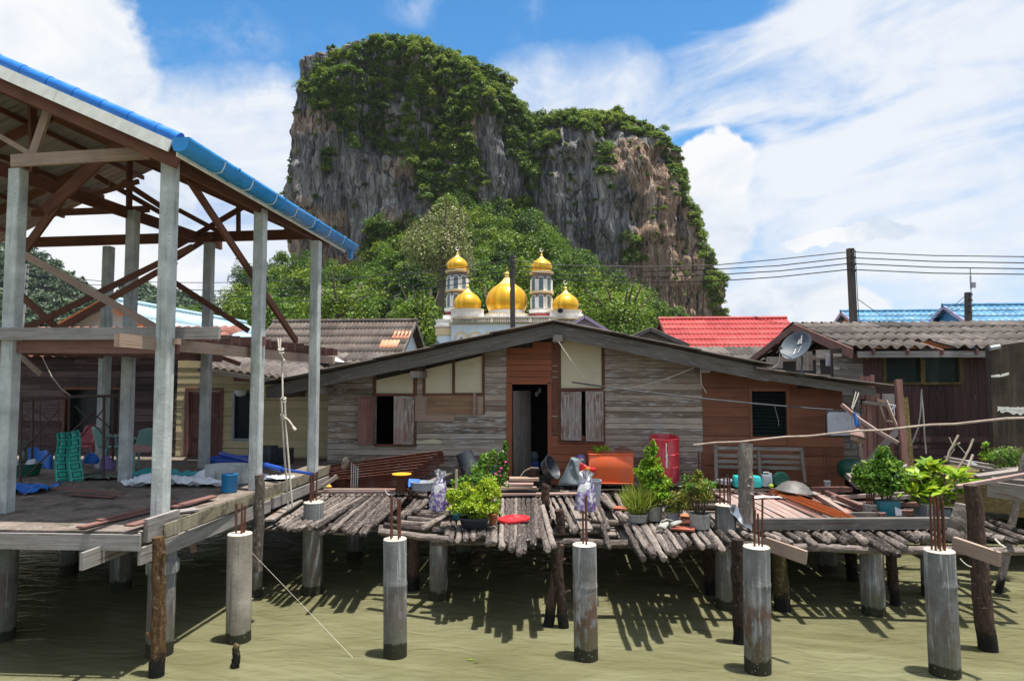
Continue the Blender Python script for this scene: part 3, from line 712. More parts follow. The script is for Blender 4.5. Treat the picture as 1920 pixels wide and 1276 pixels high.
left_side = [(256, 1030), (266, 992), (290, 962), (330, 950), (700, 940)]
right_side = [(256, 1172), (266, 1200), (295, 1234), (335, 1258), (390, 1278), (446, 1298), (510, 1314), (565, 1326), (600, 1334), (700, 1342)]
cl = MB()
tower(cl, left_main, right_main, 230, 120, 700, 30, 170, 380, 3.0)
tower(cl, left_side, right_side, 242, 256, 700, 34, 150, 380, 17.0)
cliff = setting(cl, 'limestone_cliff', 'rock', smooth=False)
CV = np.array(cl.v)

def inpoly(x, y, poly):
    r = False; n = len(poly); j = n-1
    for i in range(n):
        xi, yi = poly[i]; xj, yj = poly[j]
        if (yi > y) != (yj > y) and x < (xj-xi)*(y-yi)/(yj-yi)+xi: r = not r
        j = i
    return r
VEG = [[(568, 165), (600, 128), (640, 105), (700, 82), (757, 35), (830, 60), (930, 115), (990, 180), (955, 235), (905, 205), (880, 235), (900, 300), (912, 350), (905, 385), (850, 385), (800, 375), (775, 330), (765, 300), (725, 292), (690, 262), (665, 282), (635, 240), (610, 215), (577, 205)],
       [(955, 175), (1000, 225), (1012, 300), (992, 400), (960, 395), (966, 310), (940, 250)],
       [(995, 200), (1060, 170), (1200, 170), (1262, 225), (1310, 300), (1345, 420), (1372, 600), (1338, 590), (1308, 440), (1270, 338), (1222, 262), (1160, 246), (1100, 250), (1060, 236), (1005, 240)],
       [(1108, 240), (1140, 250), (1150, 330), (1118, 330)], [(1010, 240), (1050, 240), (1040, 275), (1012, 290)],
       [(690, 430), (765, 415), (775, 480), (720, 530), (690, 500)], [(790, 360), (905, 370), (965, 385), (1000, 470), (800, 470)], [(900, 385), (1000, 400), (1010, 470), (900, 450)],
       [(605, 290), (625, 290), (620, 325), (605, 320)], [(1165, 455), (1200, 450), (1210, 490), (1170, 495)]]
cen = []; outs = []; szs = []; tns = []
idx = rg.permutation(len(CV))
taken = {}
for i in idx:
    p = CV[i]
    if p[1] > 246 or p[2] < 5: continue
    x, y = to_px(p)
    hit = any(inpoly(x, y, q) for q in VEG)
    if not hit:
        if rnd.random() > 0.012 or y > 600: continue
    key = (int(p[0]//2.1), int(p[1]//3.2), int(p[2]//2.0))
    if key in taken: continue
    taken[key] = 1
    if hit and mn.noise(V((p[0]*.11, p[2]*.11, 4.0))) > .46 and x > 640: continue
    r = rnd.choice([1.3, 1.7, 2.1, 2.6, 3.3]) if hit else rnd.uniform(0.7, 1.5)
    if p[2] > 70: r *= .8
    if x > 1190: r *= .72
    c = (p[0], p[1]-r*0.35, p[2]+r*0.1)
    a, b = crown(c, (r*1.05, r, r*rnd.uniform(.85, 1.35)), int(185*r), 8)
    tns.append(np.full(len(a), rnd.random())); cen.append(a); outs.append(b); szs.append(np.full(len(a), 0.46)*rg.uniform(0.6, 1.3, len(a)))
cen = np.concatenate(cen); outs = np.concatenate(outs); szs = np.concatenate(szs)
vs, fs = leaves(cen, outs, szs, 0.75, up=0.8, wild=0.45, ragged=0.15)
tag(npmesh('cliff_scrub', vs, fs, 'scrub', tone=np.concatenate(tns)), 'dense green scrub clinging to the limestone cliff', 'scrub', kind='stuff')

# wooded slope at the foot of the cliff
TOPL = [(300, 606), (420, 590), (450, 548), (485, 528), (530, 505), (565, 492), (600, 520), (640, 532), (690, 512), (735, 470), (790, 420), (850, 395), (900, 392), (960, 410), (1020, 445), (1090, 490), (1150, 528), (1200, 566), (1250, 606), (1290, 635), (1380, 650)]
def slope_pt(u, t):
    """u: px column, t: 0 at the foot of the slope, 1 at its upper edge"""
    top = PY(u, interp(TOPL, u), 188.0); Y = 104+(188-104)*t
    f = t**0.85
    z = 1.5+(top.z-3.0-1.5)*f
    x = top.x*(Y/188.0)**0.9
    n = fbm(V((x*0.05, Y*0.05, 3)), 4)
    return V((x, Y, max(0.4, z+n*2.5*min(1, t*4)*(1 if t < 0.95 else 0.4))))
sl_ = MB(); sl_.grid(lambda a, b: slope_pt(300+1080*a, b), 120, 40)
setting(sl_, 'hillside', 'undergrowth', smooth=True)
cen = []; outs = []; szs = []; tns = []
for k in range(2600):
    u = rnd.uniform(330, 1330); t = rnd.random()**0.9
    p = slope_pt(u, t); x, y = to_px(p)
    if y > 640: continue
    if mn.noise(V((p.x*.07, p.y*.07, 9))) > .42: continue
    if inpoly(x, y, [(560, 470), (700, 470), (690, 528), (570, 528)]) and rnd.random() < 0.6: continue
    r = rnd.choice([1.2, 1.7, 2.3, 3.0, 3.9])*(0.75+0.25*p.y/150)
    key = (int(p.x//2.6), int(p.y//3.2))
    if key in taken: continue
    taken[key] = 1
    a, b = crown((p.x, p.y, p.z+r*rnd.uniform(.4, 1.5)), (r, r, r*rnd.uniform(0.9, 1.6)), int(215*r), 10)
    tns.append(np.full(len(a), rnd.random())); cen.append(a); outs.append(b); szs.append(np.full(len(a), 0.46*(0.8 if r < 2 else 1.0))*rg.uniform(0.55, 1.3, len(a)))
cen = np.concatenate(cen); outs = np.concatenate(outs); szs = np.concatenate(szs)
vs, fs = leaves(cen, outs, szs, 0.72, up=0.75, wild=0.5, ragged=0.15)
tag(npmesh('hillside_forest', vs, fs, 'forest', tone=np.concatenate(tns)), 'thick green rainforest covering the slope below the cliff', 'forest', kind='stuff')

def tree(name, label, foot, height, cr, n, mat, size, group=None, blobs=12):
    root = thing(name, label, 'tree', foot, group)
    t = MB(); f = V(foot); top = f+V((rnd.uniform(-.5, .5), 0, height-cr[2]))
    t.tube([f, f.lerp(top, 0.5)+V((rnd.uniform(-.3, .3), 0, 0)), top], [cr[0]*0.09, cr[0]*0.07, cr[0]*0.05], 8)
    for k in range(7):
        a = rnd.uniform(0, 6.28); b = top.lerp(f, rnd.uniform(0, .3))
        t.tube([b, b+V((math.cos(a)*cr[0]*.4, math.sin(a)*cr[1]*.4, cr[2]*.5)), b+V((math.cos(a)*cr[0]*.7, math.sin(a)*cr[1]*.7, cr[2]*.9))], [cr[0]*.04, cr[0]*.028, cr[0]*.012], 5)
    t.build('trunk', 'trunk', root, True)
    c = f+V((0, 0, height-cr[2]*1.05))
    a, b = crown(tuple(c), cr, n, blobs, even=True)
    vs, fs = leaves(a, b, size, 0.7, up=0.5, wild=0.55, ragged=0.12)
    npmesh('crown', vs, fs, mat, root, tone=np.full(len(a), rnd.uniform(.2, .75)))
    return root
def tree_at(px, ytop, ybot, Y, wpx, *a, **k):
    p0, p1 = PY(px, ybot, Y), PY(px, ytop, Y); sc = Y/FPX; h = p1.z-p0.z
    return tree(a[0], a[1], p0, h, (wpx*sc/2, wpx*sc/2, h*a[5]), a[2], a[3], a[4], **k)
tree_at(826, 366, 585, 112, 150, 'pale_tree', 'tall pale yellow-green tree rising behind the left minaret', 8000, 'pale_tree', 0.36, 0.46, blobs=30)
tree_at(905, 520, 640, 100, 110, 'broadleaf_tree', 'yellowish tree between the left minaret and the big central dome', 2600, 'forest', 0.45, 0.6)
tree_at(636, 512, 650, 104, 175, 'broadleaf_tree', 'bushy green tree above the left end of the brown roof', 5200, 'forest', 0.42, 0.6, blobs=14)
tree_at(520, 535, 650, 104, 165, 'broadleaf_tree', 'round green tree between the second and third concrete columns', 5200, 'forest', 0.42, 0.6, blobs=14)
tree_at(790, 520, 690, 96, 130, 'broadleaf_tree', 'dark green tree just left of the mosque', 4800, 'forest', 0.42, 0.6, blobs=14)
tree_at(1160, 530, 660, 100, 190, 'broadleaf_tree', 'wide green tree behind the right end of the mosque', 5800, 'forest', 0.42, 0.6, blobs=15)
tree_at(1060, 590, 680, 97, 80, 'broadleaf_tree', 'low dark tree behind the smallest right dome', 1800, 'forest', 0.5, 0.5)

# far wooded hills at the left
HL = [(-300, 500), (-60, 440), (20, 452), (75, 478), (110, 505), (150, 540), (185, 575), (205, 606), (235, 585), (258, 535), (285, 548), (310, 552), (350, 556), (380, 572), (420, 600), (470, 640)]
def hill_pt(u, t):
    top = PY(u, interp(HL, u), 420.0); Y = 330+90*t
    z = top.z*(0.05+0.95*t**0.7)
    return V((top.x*(0.93+0.07*t), Y, z+fbm(V((top.x*.02, Y*.02, 1)), 4)*3*min(1, t*3)*(0.4 if t > .9 else 1)))
hm = MB(); hm.grid(lambda a, b: hill_pt(-300+770*a, b), 90, 24)
hm.grid(lambda a, b: hill_pt(-300+770*a, 1.0)+V((0, 200*b, -b*b*160)), 90, 3)
setting(hm, 'far_hills', 'undergrowth', smooth=True)
cen = []; outs = []; szs = []; tns = []
for k in range(1500):
    u = rnd.uniform(-120, 450); p = hill_pt(u, rnd.random()**0.7)
    r = rnd.uniform(3.0, 6.0)
    a, b = crown((p.x, p.y, p.z+r*0.4), (r, r, r*0.9), 90, 6)
    tns.append(np.full(len(a), rnd.random())); cen.append(a); outs.append(b); szs.append(rg.uniform(1.1, 2.4, len(a)))
cen = np.concatenate(cen); outs = np.concatenate(outs); szs = np.concatenate(szs)
vs, fs = leaves(cen, outs, szs, 0.8, up=0.45, wild=0.5, ragged=0.12)
tag(npmesh('far_forest', vs, fs, 'far_forest'), 'distant dark green forest on the hills at the far left', 'forest', kind='stuff')

# ---------------------------------------------------------------- the mosque
MY = 76.0; MS = (PY(1000, 600, MY)-PY(999, 600, MY)).x
def mq(px, py, dy=0.0): return PY(px, py, MY)+V((0, dy, 0))
mosque = thing('mosque', 'white mosque with five golden onion domes and two minarets below the cliff', 'mosque', mq(955, 712).xy.to_3d())
ONION = [(0.84, 0), (0.87, .06), (0.95, .2), (1.0, .40), (0.985, .58), (0.93, .76), (0.83, .94), (0.69, 1.09), (0.52, 1.21), (0.40, 1.28)]
TIP = [(0.415, 1.275), (0.36, 1.32), (0.24, 1.43), (0.14, 1.58), (0.085, 1.72), (0.09, 1.77), (0.12, 1.81), (0.085, 1.87), (0.02, 1.90)]
def dome(px, ybase, rpx, zs, dy, fin, crescent, parent=mosque):
    R = rpx*MS; c = mq(px, ybase, dy)
    m = MB(); m.lathe([(r*R, h*R*zs) for r, h in ONION], 56, c); d = m.build('dome', 'gold', parent, True)
    m = MB(); m.lathe([(r*R, h*R*zs) for r, h in TIP], 32, c)
    zt = 1.9*R*zs; m.lathe([(0.03, zt-.05), (0.03, zt+fin*MS)], 6, c)
    for k in range(28):
        a = 6.283*k/28; m.lathe([(0.0, -.05), (.045, 0), (0, .05)], 5, c+V((math.cos(a)*.41*R, math.sin(a)*.41*R, 1.27*R*zs)))
    m.build('dome_cap', 'gold_pale', d, True)
    if crescent:
        m = MB(); cc = c+V((0, 0, zt+fin*MS+0.20)); pts = [cc+V((math.cos(t)*.19, 0, math.sin(t)*.19)) for t in [math.radians(x) for x in range(70, 391, 20)]]
        m.tube(pts, [.01+.05*math.sin(math.pi*i/(len(pts)-1)) for i in range(len(pts))], 6); m.build('crescent', 'mosque_white', d, True)
    return d
def arch(px0, px1, ytop, ybot, Y, pointed=False):
    p0, p1 = PY(px0, ybot, Y), PY(px1, ybot, Y); zt = PY((px0+px1)/2, ytop, Y).z
    x0, x1, zb = p0.x, p1.x, p0.z; r = (x1-x0)/2; xc = (x0+x1)/2
    k = 1.45 if pointed else 1.0; zs = zt-r*k
    pts = [(x0, Y, zb), (x1, Y, zb)]
    for i in range(0, 13):
        t = math.pi*i/12
        pts.append((xc+r*math.cos(t), Y, zs+r*k*(math.sin(t) if not pointed else (1-abs(math.cos(t))**1.25))))
    return pts
def band(m, px0, px1, y0, y1, dy0, dy1):
    a, b = mq(px0, y1), mq(px1, y0); m.box((a.x, MY+dy0, a.z), (b.x, MY+dy1, b.z))
# main block, cornice bands
m = MB(); band(m, 848, 1098, 607, 800, -1.0, 9); m.build('wall', 'mosque_wall', mosque)
m = MB(); band(m, 850, 1096, 593.5, 597.5, -1.35, 9.2); band(m, 852, 1094, 586, 593, 1.2, 9.0); each(m, 'cornice', 'mosque_white', mosque)
m = MB(); band(m, 846, 1100, 605.0, 607.4, -1.5, 9.4); m.build('cornice_trim', 'mosque_cream', mosque)
m = MB(); band(m, 853, 1093, 597.5, 605, 0.3, 9.0); m.build('parapet_wall', 'mosque_white', mosque)
m = MB()
x = 850.0
while x < 1100:
    c = mq(x, 605); z1 = mq(x, 597.5).z
    if int((x-850)/36) % 1 == 0 and ((x-850) % 36) < 4.5: m.box((c.x-.12, MY-1.2, c.z), (c.x+.14, MY-.9, z1)); x += 5
    else:
        h = z1-c.z; m.lathe([(.05, 0), (.085, h*.3), (.04, h*.62), (.07, h)], 6, (c.x, MY-1.05, c.z)); x += 3.4
m.build('balustrade', 'mosque_white', mosque, True)
# arcade
fr = MB(); gl = MB(); rec = MB()
for k in range(9):
    a = 852+k*26.5
    if a > 1080: break
    o = arch(a, a+26, 618.5+.2, 700, MY-1.0); i_ = arch(a+3, a+23, 622, 700, MY-1.0)
    n = len(o)
    for j in range(1, n):
        j2 = (j+1) % n
        q = [V(o[j]), V(o[j2]), V(i_[j2]), V(i_[j])]
        if j < n-1: fr.prism(q, (0, -0.14, 0))
    rec.prism([V(p)+V((0, -0.03, 0)) for p in i_], (0, -0.03, 0))
    gl.prism([V(p)+V((0, -0.075, 0)) for p in arch(a+5.5, a+20.5, 629, 700, MY-1.0, True)], (0, -0.03, 0))
def shift_down(mbx, dz):
    mbx.v = [(x_, y_, z_-dz) for x_, y_, z_ in mbx.v]
for q in (fr, rec, gl): shift_down(q, 0.12)
fr.build('arch_moulding', 'mosque_cream', mosque); each(rec, 'arch_recess', 'mosque_white', mosque); each(gl, 'arch_window', 'mosque_glass', mosque)
# left corner bastion
m = MB(); c = mq(836, 712, 0.5); r = 19*MS
m.lathe([(r, 0), (r, mq(836, 612).z)], 24, (c.x, c.y, 0)); m.build('corner_turret', 'mosque_wall', mosque, True)
m = MB(); z0, z1 = mq(836, 614.5).z, mq(836, 606).z
m.lathe([(r, z0-.9), (r+.18, z0-.8), (r+.18, z0-.1), (r+.05, z0)], 24, (c.x, c.y, 0)); m.build('turret_band', 'mosque_cream', mosque, True)
m = MB(); m.lathe([(r+.1, z0), (r+.28, z0+.1), (r+.28, z0+.35), (r+.1, z0+.4), (r+.1, z0+.75), (r+.2, z0+.8), (r+.2, z0+.95), (0, z0+.95)], 24, (c.x, c.y, 0)); m.build('turret_parapet', 'mosque_white', mosque, True)
m = MB()
for k, px in enumerate((822, 829, 837.5, 846)): m.prism([V(p)+V((0, -r+0.36-0.02*abs(k-2), 0)) for p in arch(px-3, px+3, 639, 649, MY+.5)], (0, -.08, 0))
each(m, 'turret_window', 'mosque_glass', mosque)
# minarets
for px, ytop in ((853.5, 502), (1014.5, 505)):
    dyy = ytop-502; c = mq(px, 600, 1.5)
    mz = lambda y: mq(px, y+dyy, 0).z
    R = 19*MS
    mi = MB(); mi.lathe([(R, mz(600)), (R, mz(505))], 8, (c.x, c.y, 0), Matrix.Rotation(math.pi/8, 3, 'Z')); body = mi.build('minaret', 'mosque_tile', mosque)
    w_ = MB()
    w_.lathe([(R+.02, mz(508)), (R+.24, mz(507)), (R+.30, mz(504)), (R+.1, mz(503)), (0, mz(502.5))], 24, (c.x, c.y, 0))
    w_.lathe([(R+.02, mz(545)), (R+.26, mz(544)), (R+.26, mz(541)), (R+.02, mz(540))], 24, (c.x, c.y, 0))
    each(w_, 'minaret_ledge', 'mosque_cream', body, True)
    w_ = MB(); w_.lathe([(R*1.12, mz(576)), (R*1.36, mz(575.5)), (R*1.36, mz(580)), (R*1.22, mz(584))][::-1], 8, (c.x, c.y, 0), Matrix.Rotation(math.pi/8, 3, 'Z'), capt=True)
    w_.box((c.x-R*1.25, c.y-R*1.2, mz(640)), (c.x+R*1.25, c.y+R*1.2, mz(590))); w_.build('minaret_base', 'mosque_white', body)
    w_ = MB(); w_.lathe([(R*1.23, mz(590)), (R*1.33, mz(583.5))], 8, (c.x, c.y, 0), Matrix.Rotation(math.pi/8, 3, 'Z')); w_.build('minaret_band', 'mosque_red', body)
    fw = MB(); gw = MB(); lat = MB()
    for tier, (ya, yb) in enumerate(((515, 541), (549, 574))):
        for k in range(8):
            a = math.pi/4*k-math.pi/2; nx = V((math.cos(a), math.sin(a), 0)); tx = V((-nx.y, nx.x, 0)); ap = R*math.cos(math.pi/8)
            base = V((c.x, c.y, 0))+nx*(ap+.01)
            hw = .30
            def panel(mb_, hw_, zb, zt, d0, d1, ar=True):
                pts = [base+nx*d0+tx*(-hw_)+V((0, 0, zb)), base+nx*d0+tx*hw_+V((0, 0, zb))]
                if ar: pts += [base+nx*d0+tx*(hw_*math.cos(t))+V((0, 0, zt-hw_+hw_*math.sin(t))) for t in [math.pi*i/8 for i in range(9)]]
                else: pts += [base+nx*d0+tx*hw_+V((0, 0, zt)), base+nx*d0-tx*hw_+V((0, 0, zt))]
                mb_.prism(pts, nx*(d1-d0))
            panel(fw, hw+.07, mz(yb), mz(ya)+.07, 0.03, .10); panel(gw, hw-.03, mz(yb)+.05, mz(ya), .09, .13)
            for sgn in (-1, 1):
                pb = base+tx*(sgn*.57)+nx*.02
                lat.beam(pb+V((0, 0, mz(yb))), pb+V((0, 0, mz(ya+4))), .26, .05, nx)
    each(fw, 'window_surround', 'mosque_white', body); each(gw, 'minaret_window', 'mosque_glass', body); each(lat, 'lattice_panel', 'white', body)
    dome(px, ytop, 20.5, 0.88, 1.5, 4, True)
# the other three domes and their drums
for px, yb, rp, zs, dy, fin, cr in ((877, 581, 26, .95, -0.2, 5, True), (947, 580, 41, 1.0, 2.2, 12, False), (1060.5, 583, 25, .95, -0.2, 5, True)):
    dome(px, yb, rp, zs, dy, fin, cr)
    c = mq(px, yb, dy); R = rp*MS; zf = mq(px, 600).z
    m = MB(); m.lathe([(R*1.02, zf), (R*1.02, c.z-.55), (R*.86, c.z-.5), (R*.86, c.z+.05)], 36, (c.x, c.y, 0)); m.build('drum', 'mosque_white', mosque, True)
    m = MB(); zr = c.z-.1 if rp < 30 else c.z-.55; z0 = zr-.85
    m.lathe([(R*1.14, z0-.10), (R*1.2, z0-.02), (R*1.14, z0)], 36, (c.x, c.y, 0)); m.lathe([(R*1.12, zr), (R*1.2, zr+.02), (R*1.2, zr+.13), (R*1.1, zr+.14)], 36, (c.x, c.y, 0))
    each(m, 'drum_rail', 'mosque_cream', mosque, True)
    m = MB(); nb = int(R*34)
    for k in range(nb):
        a = 6.283*k/nb; m.lathe([(.05, z0), (.085, z0+.3), (.04, z0+.55), (.07, zr)], 5, (c.x+math.cos(a)*R*1.15, c.y+math.sin(a)*R*1.15, 0))
    m.build('drum_balustrade', 'mosque_white', mosque, True)
m = MB(); a = mq(1051, 588, -2.4); m.lathe([(.05, -.3), (.32, .25)], 14, a, Matrix.Rotation(math.radians(70), 3, 'X')); m.build('loudspeaker', 'dark_metal', mosque, True, .02)

# ---------------------------------------------------------------- house helpers
def boards(mb, x0, x1, z0, z1, Y, h, holes=(), top=None, lap=0.016, maxlen=3.2, gap=0.0, face=-1, axis='x', jit=0.006):
    """lapped horizontal boards on the plane Y (or X when axis='y'), cut round holes (a0,a1,z0,z1) and under a sloping top"""
    z = z0
    while z < z1-0.01:
        zt = min(z+h, z1); zm = (z+zt)/2
        spans = [(x0, x1)]
        for (a, b, c, d) in holes:
            if c < zm < d:
                ns = []
                for s0, s1 in spans:
                    if b <= s0 or a >= s1: ns.append((s0, s1)); continue
                    if a > s0: ns.append((s0, a))
                    if b < s1: ns.append((b, s1))
                spans = ns
        for s0, s1 in spans:
            if top:
                n = max(2, int((s1-s0)/0.05)); xs = [s0+(s1-s0)*i/n for i in range(n+1)]
                ok = [x for x in xs if top(x) >= z+h*0.5]
                if not ok: continue
                s0, s1 = ok[0], ok[-1]
            x = s0
            while x < s1-0.02:
                l = rnd.uniform(maxlen*0.5, maxlen); xe = s1 if s1-x-l < 0.4 else x+l
                j = [rnd.uniform(-jit, jit) for _ in range(4)]
                lp = lap+rnd.uniform(-.004, .008)
                c = []
                for e, xx in enumerate((x+.0015, xe-.0015)):
                    for yy in (0, 1):
                        for t in (0, 1):
                            zz = (z+0.004+j[e]*1.4) if t == 0 else zt-0.002+j[e]*.5
                            off = (-(lp+.012) if t == 0 else -0.012) if yy == 0 else 0.0
                            c.append((xx, Y-off*face, zz) if axis == 'x' else (Y-off*face, xx, zz))
                mb.box8(c); x = xe
        z = zt+gap
def F(px, py, dy=0.0): return PY(px, py, 15.0)+V((0, dy, 0))
def Frect(x0, x1, y0, y1):
    xm, ym = (x0+x1)/2, (y0+y1)/2
    return F(x0, ym).x, F(x1, ym).x, F(xm, y1).z, F(xm, y0).z
def fbox(mb, x0, x1, y0, y1, d0, d1, axis=0):
    a, b, c, d = Frect(x0, x1, y0, y1); mb.box((a, 15+d0, c), (b, 15+d1, d), axis)

# ---------------------------------------------------------------- the weathered house in the middle
HX0, HX1 = F(615, 800).x, F(1580, 800).x; ZB = F(1000, 908).z
RL = [PY(500, 724, 14.35), PY(1038, 607, 14.35), PY(1440, 690, 14.35)]       # upper edge of the bargeboards
RL2 = [PY(1436, 697, 14.35), PY(1652, 726, 14.35)]
def rooftop(x):
    pts = [(p.x, p.z) for p in RL]+[(RL2[1].x, RL2[1].z)]
    for (a, za), (b, zb) in zip(pts, pts[1:]):
        if a <= x <= b: return za+(zb-za)*(x-a)/(b-a)
    return pts[0][1] if x < pts[0][0] else pts[-1][1]
walltop = lambda x: rooftop(x)-0.17
house = thing('wooden_house', 'weathered grey wooden house with low gable and open brown door, facing the log deck', 'house', ((HX0+HX1)/2, 15, ZB))
# openings: door, left window, right window, louvre window
D_ = Frect(954, 1033, 718, 890); W1 = Frect(706, 778, 742, 832); W2 = Frect(1052, 1131, 733, 826); W3 = Frect(1409, 1474, 733, 826)
XA, XB = F(950, 760).x, F(1035, 760).x
xs1, xs2 = F(1133, 780).x, F(1317, 780).x
PN = [Frect(704, 776, 690, 738), Frect(796, 906, 660, 739), Frect(1050, 1130, 628, 728), Frect(950, 1035, 630, 719), Frect(1036, 1134, 816, 892)]
hol = [(D_[0], D_[1], ZB-.1, D_[3])]+[W1, W2]+PN[:]
m = MB(); boards(m, HX0, xs2, ZB, 5.2, 15.0, 0.122, hol, walltop, maxlen=4.0)
m.build('wall_boards', 'wall_wood', house)
m = MB(); boards(m, xs2, HX1, ZB+.05, 5.0, 14.985, 0.205, [W3], walltop, lap=.010, maxlen=3.6)
m.build('annexe_boards', 'brown_paint', house)
m = MB(); boards(m, XA, XB, D_[3]+.01, 5.2, 14.985, 0.128, [], lambda x: rooftop(x)-.30, lap=.006, maxlen=4)
m.build('door_head_boards', 'redbrown', house)
m = MB(); boards(m, XB-.02, xs1, ZB, PN[4][3], 14.985, 0.165, [], None, lap=.008, maxlen=4)
m.build('skirt_boards', 'redbrown', house)
# shell: side walls, back wall, floor, inner lining with the openings left free
HD = 22.5
m = MB()
def lining(mb, holes, x0, x1, z0, Y):
    xs = sorted({x0, x1, *[h[0] for h in holes], *[h[1] for h in holes], RL[1].x}); zs_ = sorted({z0, *[h[2] for h in holes], *[h[3] for h in holes]})
    for a, b in zip(xs, xs[1:]):
        if b-a < .001: continue
        for i, c in enumerate(zs_):
            top = i == len(zs_)-1
            if top: q = [(a, Y, c), (b, Y, c), (b, Y, walltop(b)+.1), (a, Y, walltop(a)+.1)]
            else: q = [(a, Y, c), (b, Y, c), (b, Y, zs_[i+1]), (a, Y, zs_[i+1])]
            cx, cz = (a+b)/2, c+.005 if top else (c+zs_[i+1])/2
            if any(h[0] < cx < h[1] and h[2] < cz < h[3] for h in holes): continue
            mb.face(q, [(0, 0), (1, 0), (1, 1), (0, 1)])
lining(m, [D_, W1, W2, W3], HX0, HX1, ZB, 15.02)
m.box((HX0, 15.03, ZB), (HX0+.05, HD, walltop(HX0))); m.box((HX1-.05, 15.03, ZB), (HX1, HD, walltop(HX1))); m.box((HX0, HD, ZB), (HX1, HD+.05, 4.0))
m.box((F(1317, 800).x, 15.03, ZB), (F(1317, 800).x+.04, HD, walltop(HX1)+.2)); m.box((F(940, 800).x-.6, 17.6, ZB), (F(1317, 800).x, 17.65, 4.0))
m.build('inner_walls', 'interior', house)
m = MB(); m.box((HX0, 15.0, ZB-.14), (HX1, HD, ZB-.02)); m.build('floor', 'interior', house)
# roof
m = MB()
for a, b, w_ in ((RL[1], RL[0], 1), (RL[1], RL[2], 1)):
    d = (b-a).normalized()
    m.corr((a.x, 14.16, a.z+.055), (0, 1, 0), d, HD+.4-14.16, (b-a).length+.06, 0.18, 0.022, 0.018, 1.3, 6, 0.008)
rf = m.build('roof', 'fibro', house, True, .012)
m = MB(); d = (RL2[1]-RL2[0]).normalized(); m.corr(RL2[0]+V((-.25, -.21, .075)), (0, 1, 0), d, HD-14.2, (RL2[1]-RL2[0]).length+.42, 0.18, 0.02, .018, 1.2, 6, .008)
m.build('roof_lower_sheet', 'fibro', rf, True, .012)
m = MB()
def barge(p0, p1, h, y0, y1, dz=0):
    c = []
    for p in (p0, p1):
        for yy in (y0, y1):
            for t in (0, 1): c.append((p.x, yy, p.z-h*(1-t)+dz))
    m.box8(c)
hh = .285
mid = RL[0].lerp(RL[1], .47)
barge(RL[0], mid, hh*.93, 14.33, 14.37); barge(mid+V((.004, 0, 0)), RL[1]-V((.003, 0, 0)), hh, 14.335, 14.375)
barge(RL[1]+V((.003, 0, 0)), RL[2], hh, 14.33, 14.37); barge(RL2[0]+V((.0, 0, 0)), RL2[1]-V((.1, 0, .01)), .17, 14.34, 14.38)
each(m, 'bargeboard', 'fascia', house)
m = MB()
for px, py in ((782, 700), (1046, 633), (1322, 690), (520, 738), (600, 730)):
    p = PY(px, py, 14.4); m.box((p.x-.10, 14.2 if px in (1046, 782) else 14.4, p.z-.09), (p.x+.10, 16, p.z+.05), 1)
each(m, 'purlin_end', 'grey_wood', house)
m = MB()
a = RL[1]; 
for k in range(1, 10):
    for e in (RL[0], RL2[1]):
        p = a.lerp(e, k/9.4); m.box((p.x-.03, 14.4, rooftop(p.x)-.12), (p.x+.03, HD, rooftop(p.x)-.03), 1)
each(m, 'purlin', 'rafter', house)
# panels, frames
m = MB()
def paneltop(x0, x1, y1, ztops, d=-.02):
    a, b = F(x0, y1), F(x1, y1); t0, t1 = F(x0, ztops[0]), F(x1, ztops[1])
    m.prism([(a.x, 15+d, a.z), (b.x, 15+d, b.z), (b.x, 15+d, t1.z), (a.x, 15+d, t0.z)], (0, .02, 0))
paneltop(706, 775, 737, (712, 697)); paneltop(798, 849, 737, (692, 680)); paneltop(853, 904, 736, (679, 667)); paneltop(1052, 1128, 727, (627, 645))
each(m, 'gable_panel', 'cream', house)
m = MB()
for (x0, x1, y0, y1) in ((699, 705, 705, 832), (776, 782, 690, 832), (793, 798, 688, 742), (848.5, 853.5, 672, 742), (904, 909, 662, 776), (1046, 1051, 625, 728), (1129, 1134, 640, 826), (1046, 1052, 727, 826)):
    fbox(m, x0, x1, y0, y1, -.045, .01, 2)
for (x0, x1, y0, y1) in ((704, 778, 737, 742), (797, 905, 737, 742), (1050, 1130, 727, 733), (702, 782, 832, 836), (1046, 1134, 826, 830)):
    fbox(m, x0, x1, y0, y1, -.055, .008)
fbox(m, 1033, 1046, 640, 815, -.03, .0, 2)
each(m, 'frame', 'rafter', house)
m = MB(); fbox(m, 803, 896, 741, 776, -.075, -.055); each(m, 'patch_board', 'ply', house)
m = MB(); fbox(m, 779, 852, 776, 789, -.05, -.03); fbox(m, 888, 893, 736, 780, -.10, -.08, 2); fbox(m, 893, 906, 741, 776, -.05, -.03)
fbox(m, 779, 803, 742, 776, -.05, -.035); each(m, 'patch_board', 'raw_wood', house)
m = MB(); a, b, c, d = Frect(779, 829, 822, 831)
m.prism([(a, 14.96, c), (b, 14.96, c), (b-.03, 14.96, d-.03), (b-.2, 14.96, d), (a+.3, 14.96, d-.02), (a+.1, 14.96, d-.06), (a, 14.96, d-.05)], (0, .015, 0)); each(m, 'patch_board', 'cream', house)
